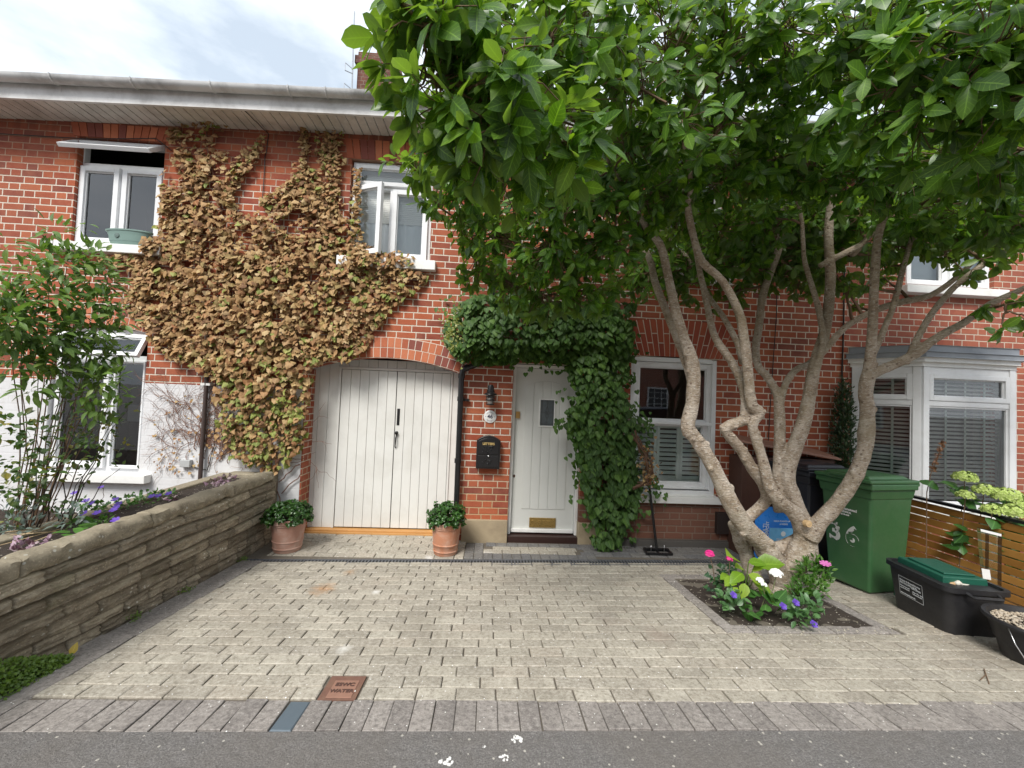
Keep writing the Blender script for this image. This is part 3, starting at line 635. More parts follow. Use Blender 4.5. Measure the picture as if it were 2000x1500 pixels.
# raised boards with arched top
xa, xb = .42, .945; n = 5
for i in range(n):
    a, c = xa+(xb-xa)*i/n+.003, xa+(xb-xa)*(i+1)/n-.003
    f_ = lambda x: 1.80+.075*(1-((x-.6825)/.2625)**2)
    q.prism([(a, .355), (c, .355), (c, f_(c)), ((a+c)/2, f_((a+c)/2)), (a, f_(a))], YD-.037, YD-.031)
do = q.build('front_door', plain('front_door_grey', (.62, .63, .60), .4, var=.02, dirt=(.5, .49, .45), dirtamt=.15, objc=False), h46, bev=.0025)
q = MB(); q.box(.31, 1.045, YD-.06, YD-.03, .085, .125); o = q.build('weather_bar', M_WPAINT, h46, bev=.004); o.parent = do
q = MB(); q.frame(.592, .785, 1.33, 1.665, .014, YD-.05, YD-.036); o = q.build('glazing_frame', M_WPAINT, h46, bev=.002); o.parent = do
q = MB(); pane(q, .605, .772, 1.343, 1.652, YD-.041); o = q.build('pane', plain('leaded_glass', (.10, .12, .13), .12, var=.6, bs=.6, nscale=8, objc=False), h46); o.parent = do
q = MB(); cx, cz = .6885, 1.497
for a, c in (((.605, cz), (.66, cz)), ((.717, cz), (.772, cz)), ((cx, 1.343), (cx, 1.43)), ((cx, 1.565), (cx, 1.652)), ((.625, 1.343), (.625, 1.652)), ((.752, 1.343), (.752, 1.652)), ((.605, 1.365), (.772, 1.365)), ((.605, 1.63), (.772, 1.63))): q.bar((a[0], YD-.043, a[1]), (c[0], YD-.043, c[1]), .004)
for k in range(4):
    t0 = k*math.pi/2; pts = [(cx+math.cos(t0)*.068*math.sin(t)+.025*math.sin(2*t)*math.sin(t0)*0, YD-.043, cz+math.sin(t0)*.068*math.sin(t)) for t in (0, 1.57)]
    L_ = .07 if k % 2 else .03
    for sgn in (-1, 1):
        pts = [(cx+math.cos(t0)*L_*u_+(-math.sin(t0))*sgn*.016*math.sin(math.pi*u_), YD-.043, cz+math.sin(t0)*L_*u_+math.cos(t0)*sgn*.016*math.sin(math.pi*u_)) for u_ in np.linspace(0, 1, 7)]; q.tube(pts, .002, 4)
o = q.build('leading', plain('lead_came', (.05, .05, .05), .5), h46); o.parent = do
q = MB(); q.box(.525, .84, YD-.045, YD-.036, .14, .255); q.box(.545, .82, YD-.052, YD-.045, .165, .23); o = q.build('letter_slot', M_BRASS, h46, bev=.003); o.parent = do
q = MB(); q.box(.315, .365, YD-.05, YD-.03, 1.42, 1.50); q.tube([(.34, YD-.05, 1.46), (.34, YD-.075, 1.46)], .010, 10); o = q.build('door_lock', M_BRASS, h46, bev=.002); o.parent = do
q = MB(); q.lathe([(.001, -.04), (.011, -.036), (.013, -.03)], (.325, YD, .735), 12, 'y', sy=1.5); o = q.build('keyhole_cover', plain('dark_brass', (.10, .04, .03), .3, metal=.8), h46, smooth=True); o.parent = do
q = MB(); q.box(.25, 1.10, 4.80, 4.97, -.02, .068); q.build('threshold', plain('dark_sill', (.035, .015, .012), .45, objc=False), h46, bev=.006)
q = MB(); q.box(.25, 1.1, 5.0, 5.02, -.1, 2.1); q.build('hall_back', M_DARK, h46)
# plinth stones
q = MB(); q.box(-.262, .262, 4.765, 4.90, -.05, .252); q.build('plinth', M_STONE, h46, bev=.008)
q = MB(); q.box(1.082, 1.42, 4.765, 4.90, -.05, .245); q.build('plinth', M_STONE, h46, bev=.008)
q = MB(); q.box(1.42, 4.3, 4.74, 4.82, -.05, .075); q.build('plinth', plain('dark_footing', (.09, .082, .075), .85, bs=.4, objc=False), h46, bev=.008)
# ground window (sash)
wnd = MB(); gl = MB(); YW = 4.86
wnd.frame(1.655, 2.705, .59, 2.215, .055, 4.80, YW+.04); wnd.frame(1.71, 2.65, .66, 2.155, .018, 4.815, YW+.03)
sash(wnd, gl, 1.725, 2.635, 1.43, 2.14, YW, wd=.045, t=.04); sash(wnd, gl, 1.725, 2.635, .67, 1.46, YW+.04, wd=.055, t=.04)
wnd.box(1.70, 2.66, YW-.06, YW, 1.42, 1.455)
wo = wnd.build('window', M_UPVC, h46, bev=.004); tag(wo, 'white sliding sash window with sage shutters behind its lower pane'); o = gl.build('pane', M_GLASS, h46); o.parent = wo
q = MB()
for k in range(3):
    a = 1.76+k*.287; c = a+.283; q.frame(a, c, .72, 1.40, .034, 4.925, 4.95)
    z = .775
    while z < 1.36: q.obox(((a+c)/2, 4.938, z), ((c-a)/2-.034, 0, 0), (0, .020, .015), (0, -.002, .0028)); z += .055
o = q.build('shutter', M_SHUT, h46); o.parent = wo
interior(h46, 1.7, 2.66, .6, 2.2)
q = MB(); q.box(1.62, 2.80, 4.73, 4.84, .505, .585); q.box(1.655, 2.72, 4.775, 4.84, .585, .60); q.build('window_sill', M_WPAINT, h46, bev=.006)
q = MB(); q.box(2.72, 2.88, 4.74, 4.80, .165, .41); q.build('air_vent', plain('vent_brown', (.03, .02, .018), .6), h46, bev=.004)
# chimney
q = MB(); q.box(-2.85, -2.12, 8.0, 8.7, 6.0, 8.05); q.box(-2.90, -2.07, 7.96, 8.74, 8.05, 8.2); q.box(-2.85, -2.12, 8.0, 8.7, 8.2, 8.3)
cho = q.build('chimney', M_BRICKDK, h46)
q = MB(); q.lathe([(.13, 8.3), (.14, 8.35), (.11, 8.4), (.10, 8.7), (.13, 8.75), (.12, 8.78)], (-2.5, 8.35, 0), 14); o = q.build('chimney_pot', plain('clay', (.30, .14, .08), .8), h46, smooth='auto'); o.parent = cho
q = MB(); q.add([(-2.12, 7.9, 7.35), (-1.75, 7.9, 7.20), (-1.95, 7.9, 7.55), (-2.12, 7.9, 8.0), (-2.12, 8.5, 7.35), (-1.75, 8.5, 7.2), (-1.95, 8.5, 7.55), (-2.12, 8.5, 8.0)], [(0, 1, 2, 3), (4, 7, 6, 5), (0, 4, 5, 1), (1, 5, 6, 2), (2, 6, 7, 3)]); q.build('roof_verge', plain('dark_tile', (.10, .06, .05), .8, bs=.3, objc=False), h46)
# aerial
ta = wthing('tv_aerial', 'thin grey television aerial on a mast beside the chimney', 'aerial', (-2.9, 7.9, 7.4))
q = MB(); q.tube([(-2.9, 7.9, 7.35), (-2.93, 7.9, 9.0)], .014, 6); q.build('mast', M_STEEL, ta)
q = MB(); q.bar((-2.98, 7.9, 8.55), (-2.2, 7.8, 8.62), .012)
for k in range(7): q.bar((-2.95+k*.11, 7.75, 8.56), (-2.95+k*.11, 8.05, 8.56), .007)
for z in (7.45, 7.85): q.tube([(-2.90, 7.88, z), (-3.02, 7.82, z+.06), (-3.0, 7.78, z-.12), (-2.86, 7.8, z-.16)], .010, 5)
q.build('antenna', M_STEEL, ta)
# black downpipe
dp = wthing('drainpipe', 'black downpipe with a swan neck beside the right edge of the garage', 'drainpipe', (-.33, 4.72, 0))
q = MB(); q.tube([(-.02, 4.74, ez(0)+.02), (-.02, 4.74, 2.13)], .034, 14); q.tube([(-.02, 4.735, 2.15), (-.04, 4.73, 2.09), (-.09, 4.72, 2.055), (-.27, 4.72, 1.985), (-.325, 4.72, 1.95), (-.335, 4.72, 1.88)], .032, 14); q.tube([(-.335, 4.72, 1.90), (-.325, 4.72, .02)], .032, 14); q.build('pipe', M_BLACK, dp, smooth='auto')
q = MB()
for z in (1.86, 1.60, .9): q.tube([(-.333, 4.72, z), (-.333, 4.72, z+.05)], .039, 14)
q.box(-.30, -.24, 4.74, 4.80, 1.60, 1.63); q.tube([(-.26, 4.72, 1.99), (-.30, 4.72, 1.972)], .040, 14); q.build('pipe_collar', M_BLACK, dp, smooth='auto')
# wall lamp
wl = wthing('wall_lamp', 'small black fisherman style wall lamp above the number plaque', 'lamp', (.005, 4.7, 1.66))
q = MB(); q.lathe([(.045, 0), (.045, .012)], (.005, 4.786, 1.72), 16, 'y'); q.tube([(.005, 4.79, 1.72), (.005, 4.70, 1.735)], .012, 8); q.build('bracket', M_BLACK, wl)
q = MB(); q.lathe([(.001, 1.80), (.028, 1.795), (.036, 1.77), (.036, 1.715), (.045, 1.71), (.072, 1.695), (.075, 1.685), (.05, 1.68)], (.005, 4.69, 0), 20); q.build('lamp_shade', M_BLACK, wl, smooth='auto')
q = MB(); q.lathe([(.035, 1.68), (.036, 1.60), (.03, 1.575), (.001, 1.57)], (.005, 4.69, 0), 16); q.build('lamp_glass', plain('frosted', (.35, .33, .30), .2), wl, smooth=True)
q = MB()
for z in (1.655, 1.62): q.lathe([(.050, z), (.058, z+.004), (.058, z+.010), (.050, z+.012)], (.005, 4.69, 0), 16)
for k in range(4): t = k*math.pi/2+.6; q.bar((.005+.052*math.cos(t), 4.69+.052*math.sin(t), 1.69), (.005+.052*math.cos(t), 4.69+.052*math.sin(t), 1.58), .006)
q.lathe([(.001, 1.565), (.05, 1.57), (.05, 1.58), (.001, 1.582)], (.005, 4.69, 0), 16)
q.build('lamp_cage', M_BLACK, wl)
# plaque
pl = wthing('house_number_plaque', 'round white house number plaque reading 46 between the lamp and the letter box', 'plaque', (.010, 4.79, 1.43))
q = MB(); q.lathe([(.001, -.012), (.066, -.012), (.074, -.008), (.074, 0)], (.010, 4.798, 1.432), 40, 'y'); q.build('disc', plain('enamel_white', (.80, .80, .79), .25, var=.02), pl, smooth='auto')
q = MB(); add_text(q, '46', .062, (.010, 4.7845, 1.432), bold=.001)
add_ring = lambda s_, r_, a0, a1, sz, top: [add_text(q, chr_, sz, (.010+r_*math.sin(t), 4.785, 1.432+r_*math.cos(t)), (math.cos(t)*(1 if top else -1), 0, -math.sin(t)*(1 if top else -1)), (math.sin(t)*(1 if top else -1), 0, math.cos(t)*(1 if top else -1))) for chr_, t in zip(s_, np.linspace(a0, a1, len(s_)))]
add_ring('COTTAGE', .049, -.8, .8, .014, True); add_ring('Cottages', .049, math.pi+.75, math.pi-.75, .015, False)
for sx_ in (-1, 1): q.lathe([(.001, -.0005), (.004, 0)], (.010+sx_*.050, 4.7852, 1.432), 8, 'y')
q.build('lettering', plain('navy_ink', (.02, .02, .06), .5), pl)
# letter box
lb = wthing('letter_box', 'black cast iron letter box with gold LETTERS lettering on the brick pier', 'letter box', (.009, 4.72, .84))
xa, xb = -.128, .142; q = MB(); cxx = (xa+xb)/2
top = [(xa+(xb-xa)*k/10, 1.165+.055*(1-((xa+(xb-xa)*k/10-cxx)/(.135))**2)) for k in range(11)]
q.prism([(xb, .845), (xa, .845)][::-1]+top[::-1], 4.70, 4.79); q.build('body', M_BLACK, lb, bev=.008)
q = MB(); q.prism([(xa+.018, .865), (xb-.018, .865), (xb-.018, .995), (xa+.018, .995)], 4.693, 4.705); top2 = [(xa+.018+(xb-xa-.036)*k/10, 1.15+.045*(1-((k-5)/5)**2)) for k in range(11)]
q.prism([(xb-.018, 1.01), (xa+.018, 1.01)][::-1]+top2[::-1], 4.693, 4.705); q.build('door', M_BLACK, lb, bev=.004)
q = MB()
for k in range(40):
    t = random.uniform(0, 6.28); r_ = random.uniform(.015, .055); zc_ = 1.06 if k < 26 else .925; q.tube([(cxx+r_*math.cos(t)*1.4, 4.692, zc_+r_*math.sin(t)*(1 if k < 26 else .5)), (cxx+r_*math.cos(t+.5)*1.2, 4.689, zc_+r_*math.sin(t+.5)*(1 if k < 26 else .5))], .0035, 5)
q.build('relief_ornament', M_BLACK, lb, smooth=True)
q = MB(); add_text(q, 'LETTERS', .036, (cxx, 4.691, 1.128), bold=.0012); q.build('lettering', plain('gold', (.75, .55, .22), .4, metal=.5), lb)
q = MB(); q.lathe([(.001, -.008), (.011, -.006), (.012, 0)], (cxx+.005, 4.692, .99), 12, 'y'); q.build('keyhole', M_STEEL, lb, smooth=True)
# ---------------- right-hand house with bay
hR = wthing('brick_house', 'paler red brick house at the right with a white bay window', 'house', (7, 4.8, 0))
RU = (5.08, 6.25, 3.24, 4.45, 0)
q = MB(); BAYO = (4.52, 6.2, -.3, 2.20, 0); wallmesh(q, X46, 12, -.3, ez, [RU, BAYO]); q.build('wall', M_BRICK3, hR)
q = MB(); q.box(X46, 12, 9.9, 10, -.3, 5); q.box(11.9, 12, 4.81, 10, -.3, 4.7); q.build('rear_wall', M_BRICK3, hR)
eaves(hR, X46, 12)
q = MB(); q.box(5.0, 6.33, 4.70, 4.84, 3.14, 3.235); q.build('window_sill', M_WPAINT, hR, bev=.006)
wnd = MB(); gl = MB(); wnd.frame(5.07, 6.26, 3.235, 4.46, .05, YF-.05, YF+.02); wnd.box(5.64, 5.69, YF-.05, YF+.01, 3.3, 4.42); sash(wnd, gl, 5.12, 5.64, 3.28, 4.42, YF-.03); sash(wnd, gl, 5.69, 6.21, 3.28, 4.42, YF-.03)
wo = wnd.build('window', M_UPVC, hR, bev=.003); tag(wo, 'white upstairs window above the bay'); o = gl.build('pane', M_GLASS, hR); o.parent = wo
q = MB(); pane(q, 5.1, 6.2, 3.25, 4.4, 4.935); o = q.build('blind', M_CURT, hR); o.parent = wo
interior(hR, 5.1, 6.24, 3.24, 4.45)
bay = [(4.40, 4.80), (4.83, 4.38), (5.93, 4.38), (6.36, 4.80)]
wnd = MB(); gl = MB(); bl = MB(); tp = MB()
for (a, c) in zip(bay[:-1], bay[1:]):
    a, c = np.array(a), np.array(c); Lg = np.linalg.norm(c-a); d = (c-a)/Lg; ang = math.atan2(d[1], d[0])
    Mx = Matrix.Translation((a[0], a[1], 0)) @ Matrix.Rotation(ang, 4, 'Z')
    w1 = MB(); g1 = MB(); b1 = MB(); t1 = MB()
    w1.box(0, .07, -.03, .07, .60, 2.20); w1.box(Lg-.07, Lg, -.03, .07, .60, 2.20); w1.box(.07, Lg-.07, -.02, .06, .60, .68); w1.box(.07, Lg-.07, -.02, .06, 2.12, 2.20); w1.box(.07, Lg-.07, -.02, .06, 1.76, 1.82)
    sash(w1, g1, .07, Lg-.07, 1.82, 2.12, .02, wd=.05); pane(g1, .07, Lg-.07, .68, 1.76, .01); w1.frame(.07, Lg-.07, .68, 1.76, .02, -.01, .04)
    z = .72
    while z < 2.10: b1.obox((Lg/2, .09, z), (Lg/2-.09, 0, 0), (0, .018, .011), (0, -.001, .0016)); z += .046
    x = .12
    while x < Lg-.08: t1.box(x, x+.024, .060, .064, .68, 2.1); x += .235
    for s_, t_ in ((w1, wnd), (g1, gl), (b1, bl), (t1, tp)): s_.xf(Mx); t_.add(s_.v, s_.f)
wo = wnd.build('bay_window', M_UPVC, hR, bev=.004); tag(wo, 'white canted bay window with venetian blinds')
o = gl.build('pane', M_GLASS, hR); o.parent = wo; o = bl.build('blind', M_BLIND, hR); o.parent = wo; o = tp.build('blind_tape', plain('tape', (.55, .62, .56), .8), hR); o.parent = wo
q = MB(); n = 4
def bayring(mb, off, z0, z1, inner=.0):
    pts = [(bay[0][0]-off, 4.80), (bay[1][0]-off*.4, bay[1][1]-off), (bay[2][0]+off*.4, bay[2][1]-off), (bay[3][0]+off, 4.80)]
    v = [(x, y, z0) for x, y in pts]+[(x, y, z1) for x, y in pts]; mb.add(v, [(0, 1, 2, 3), (7, 6, 5, 4), (0, 1, 5, 4), (1, 2, 6, 5), (2, 3, 7, 6), (3, 0, 4, 7)])
bayring(q, .03, 2.20, 2.25); bayring(q, .06, 2.25, 2.30); q.build('bay_cornice', M_WPAINT, hR, bev=.008)
q = MB(); bayring(q, .045, .53, .60); q.build('bay_sill', M_WPAINT, hR, bev=.008)
q = MB(); bayring(q, .085, 2.30, 2.36); bayring(q, .05, 2.36, 2.44); q.build('bay_roof', M_LEAD, hR, bev=.012)
q = MB(); bayring(q, .0, -.2, .53); q.build('bay_base', M_BRICK3, hR)
interior(hR, 4.7, 6.1, .3, 2.2, y0=4.9)
# cables on the brickwork
def cable(pts, label, r_=.005, mat=None, cat='cable', group=None):
    q = MB(); P_ = [np.array(p, float) for p in pts]; out_ = []
    for i in range(len(P_)-1):
        for t in np.linspace(0, 1, 5, endpoint=False): out_.append(P_[i]*(1-t)+P_[i+1]*t+np.array([random.uniform(-.004, .004), 0, 0]))
    out_.append(P_[-1]); q.tube(out_, r_, 5); o = q.build('cable', mat or M_CABLE); tag(o, label, cat, group)
cable([(-2.78, 4.43, 4.74), (-2.76, 4.45, 4.62), (-2.70, 4.60, 4.585), (-2.66, 4.785, 4.57), (-2.69, 4.785, 4.3), (-2.69, 4.785, 3.75)], 'thin dark cable dropping from the gutter between the upstairs windows into the brown ivy')
cable([(3.42, 4.785, 4.6), (3.42, 4.785, 2.8), (3.36, 4.785, 1.6), (3.33, 4.785, .2)], 'thin dark cable running down the brick wall behind the tree limbs')
cable([(4.28, 4.785, 4.6), (4.27, 4.785, 2.8), (4.26, 4.785, 2.0), (4.25, 4.785, .2)], 'dark cable running down beside the slim conifer', .009)
cable([(-3.09, 4.78, 2.3), (-3.06, 4.78, 1.5), (-3.04, 4.78, 1.0), (-3.10, 4.78, .72), (-3.3, 4.78, .76)], 'black cable looping down to the grey junction box on the white wall')
cable([(-6.5, 4.785, 4.36), (-5.5, 4.785, 4.36), (-4.6, 4.785, 4.37), (-3.9, 4.785, 4.43), (-3.72, 4.785, 4.3)], 'dark cable strung level across the brick above the planter window')
from mathutils import noise as mn
# ================================================================ FOLIAGE TOOLS
def leaf_template(stations, fold=.10, droop=.25, wave=0.0, seed=0):
    r_ = random.Random(seed); vs, uv = [], []
    for (y, w_) in stations:
        zc = -droop*y*y
        a, b_ = r_.uniform(-wave, wave), r_.uniform(-wave, wave)
        vs += [(-w_, y, zc+fold*w_*2+a*w_), (0, y, zc), (w_, y, zc+fold*w_*2+b_*w_)]; uv += [(0, y), (.5, y), (1, y)]
    k = len(stations); fs = []
    for i in range(k-1):
        a = i*3; fs += [(a, a+1, a+4, a+3), (a+1, a+2, a+5, a+4)]
    return np.array(vs), fs, np.array(uv)
def poly_leaf(outline, cy=.35, cup=.12, seed=0, wave=.05):
    r_ = random.Random(seed); vs = [(0, cy, cup)]+[(x, y, r_.uniform(-wave, wave)) for x, y in outline]; n = len(outline)
    fs = [(0, 1+i, 1+(i+1) % n) for i in range(n)]; uv = [(.5, .35)]+[(.5+x, y) for x, y in outline]
    return np.array(vs), fs, np.array(uv)
def norm(a): return a/(np.linalg.norm(a, axis=-1, keepdims=True)+1e-9)
def leafcloud(name, tmpls, pos_, yd, nd, size, mat, parent=None, wscale=None):
    pos_ = np.asarray(pos_, float); n = len(pos_); yd = norm(np.asarray(yd, float)); nd = np.asarray(nd, float)
    xd = norm(np.cross(yd, nd)); nd = np.cross(xd, yd); size = np.asarray(size, float)
    which = rng.integers(0, len(tmpls), n); V, F, U = [], [], []; base = 0; LT = []
    for t, (tv, tf, tu) in enumerate(tmpls):
        idx = np.where(which == t)[0]; k = len(tv)
        if not len(idx): continue
        ws = (rng.uniform(.8, 1.15, len(idx)) if wscale is None else np.full(len(idx), wscale))[:, None, None]
        v = pos_[idx][:, None]+size[idx][:, None, None]*(tv[None, :, 0:1]*ws*xd[idx][:, None]+tv[None, :, 1:2]*yd[idx][:, None]+tv[None, :, 2:3]*nd[idx][:, None])
        V.append(v.reshape(-1, 3)); ls = np.array([i for f in tf for i in f]); lt = np.array([len(f) for f in tf])
        F.append((ls[None]+(np.arange(len(idx))*k)[:, None]+base).ravel()); LT.append(np.tile(lt, len(idx))); U.append(np.tile(tu[ls], (len(idx), 1))); base += k*len(idx)
    V = np.concatenate(V); Lp = np.concatenate(F).astype(np.int32); LT = np.concatenate(LT).astype(np.int32); U = np.concatenate(U)
    me = bpy.data.meshes.new(name); me.vertices.add(len(V)); me.vertices.foreach_set('co', V.astype(np.float32).ravel())
    me.loops.add(len(Lp)); me.loops.foreach_set('vertex_index', Lp); me.polygons.add(len(LT))
    me.polygons.foreach_set('loop_start', np.concatenate([[0], np.cumsum(LT)[:-1]]).astype(np.int32)); me.polygons.foreach_set('use_smooth', np.ones(len(LT), bool))
    uvl = me.uv_layers.new(name='uv'); uvl.data.foreach_set('uv', U.astype(np.float32).ravel())
    me.materials.append(mat); me.update(calc_edges=True); me.validate()
    o = bpy.data.objects.new(name, me); COL.objects.link(o)
    if parent: o.parent = parent; o.matrix_parent_inverse = parent_inv(parent)
    return o
def leafmat(name, cols, trans=.3, rough=.42, vein=.25, under=None, interp='LINEAR', spec=.5, tcol=None):
    mt, nt, b = newmat(name); o = nt.nodes['Material Output']
    c = ramp(nt, island(nt), [(k/max(1, len(cols)-1) if interp == 'LINEAR' else k/len(cols), q) for k, q in enumerate(cols)], interp)
    uv = N(nt, 'ShaderNodeUVMap'); uv.uv_map = 'uv'; sx = N(nt, 'ShaderNodeSeparateXYZ'); nt.links.new(uv.outputs[0], sx.inputs[0])
    au = math_(nt, 'ABSOLUTE', math_(nt, 'SUBTRACT', sx.outputs[0], .5)); mid = math_(nt, 'LESS_THAN', au, .035)
    sv = math_(nt, 'LESS_THAN', math_(nt, 'ABSOLUTE', math_(nt, 'SUBTRACT', math_(nt, 'FRACT', math_(nt, 'SUBTRACT', math_(nt, 'MULTIPLY', sx.outputs[1], 8.0), math_(nt, 'MULTIPLY', au, 3.0))), .5)), .07)
    v = math_(nt, 'MULTIPLY', math_(nt, 'MAXIMUM', mid, math_(nt, 'MULTIPLY', sv, .5)), vein)
    ns = noise(nt, 25, 4, .6, pos(nt)); c = mixc(nt, math_(nt, 'MULTIPLY', ns, .35), c, tuple(x*.45 for x in cols[0]))
    c = mixc(nt, v, c, tuple(min(1, x*2.4+.03) for x in cols[-1]))
    if under:
        g = N(nt, 'ShaderNodeNewGeometry'); c = mixc(nt, math_(nt, 'MULTIPLY', g.outputs['Backfacing'], .75), c, under)
    nt.links.new(c, b.inputs['Base Color']); b.inputs['Roughness'].default_value = rough; b.inputs['Specular IOR Level'].default_value = spec
    if trans:
        t = N(nt, 'ShaderNodeBsdfTranslucent'); tcn = mixc(nt, 1.0, c, tcol or (1.9, 2.1, .55), 'MULTIPLY'); nt.links.new(tcn, t.inputs[0])
        m_ = N(nt, 'ShaderNodeMixShader'); m_.inputs[0].default_value = trans; nt.links.new(b.outputs[0], m_.inputs[1]); nt.links.new(t.outputs[0], m_.inputs[2]); nt.links.new(m_.outputs[0], o.inputs[0])
    return mt
def rnd_dir(n): return norm(rng.normal(size=(n, 3)))
MAG = [leaf_template([(0, .012), (.1, .016), (.2, .13), (.42, .20), (.64, .225), (.84, .15), (1.0, .0)], fold=fo, droop=dr, wave=.10, seed=i) for i, (fo, dr) in enumerate([(.14, .15), (.05, .35), (.2, .05), (.08, .5), (.12, -.15)])]
LAN = [leaf_template([(0, .01), (.12, .02), (.3, .16), (.55, .19), (.8, .10), (1.0, .0)], fold=fo, droop=dr, wave=.08, seed=i) for i, (fo, dr) in enumerate([(.15, .2), (.1, .5), (.2, .0)])]
OVA = [leaf_template([(0, .02), (.15, .22), (.4, .34), (.7, .25), (1.0, .0)], fold=fo, droop=dr, wave=.1, seed=i) for i, (fo, dr) in enumerate([(.12, .2), (.08, .45), (.2, .0)])]
HRT = [poly_leaf([(0, .06), (-.22, -.06), (-.44, .08), (-.46, .32), (-.28, .66), (0, 1.0), (.28, .66), (.46, .32), (.44, .08), (.22, -.06)], cup=c_, seed=i) for i, c_ in enumerate((.08, -.08, .14))]
IVY = [poly_leaf([(0, .05), (-.22, -.08), (-.52, .10), (-.40, .36), (-.34, .62), (-.14, .70), (0, 1.0), (.14, .70), (.34, .62), (.42, .36), (.50, .10), (.24, -.08)], cup=c_, seed=i, wave=.13) for i, c_ in enumerate((.16, .05, -.14, .24))]
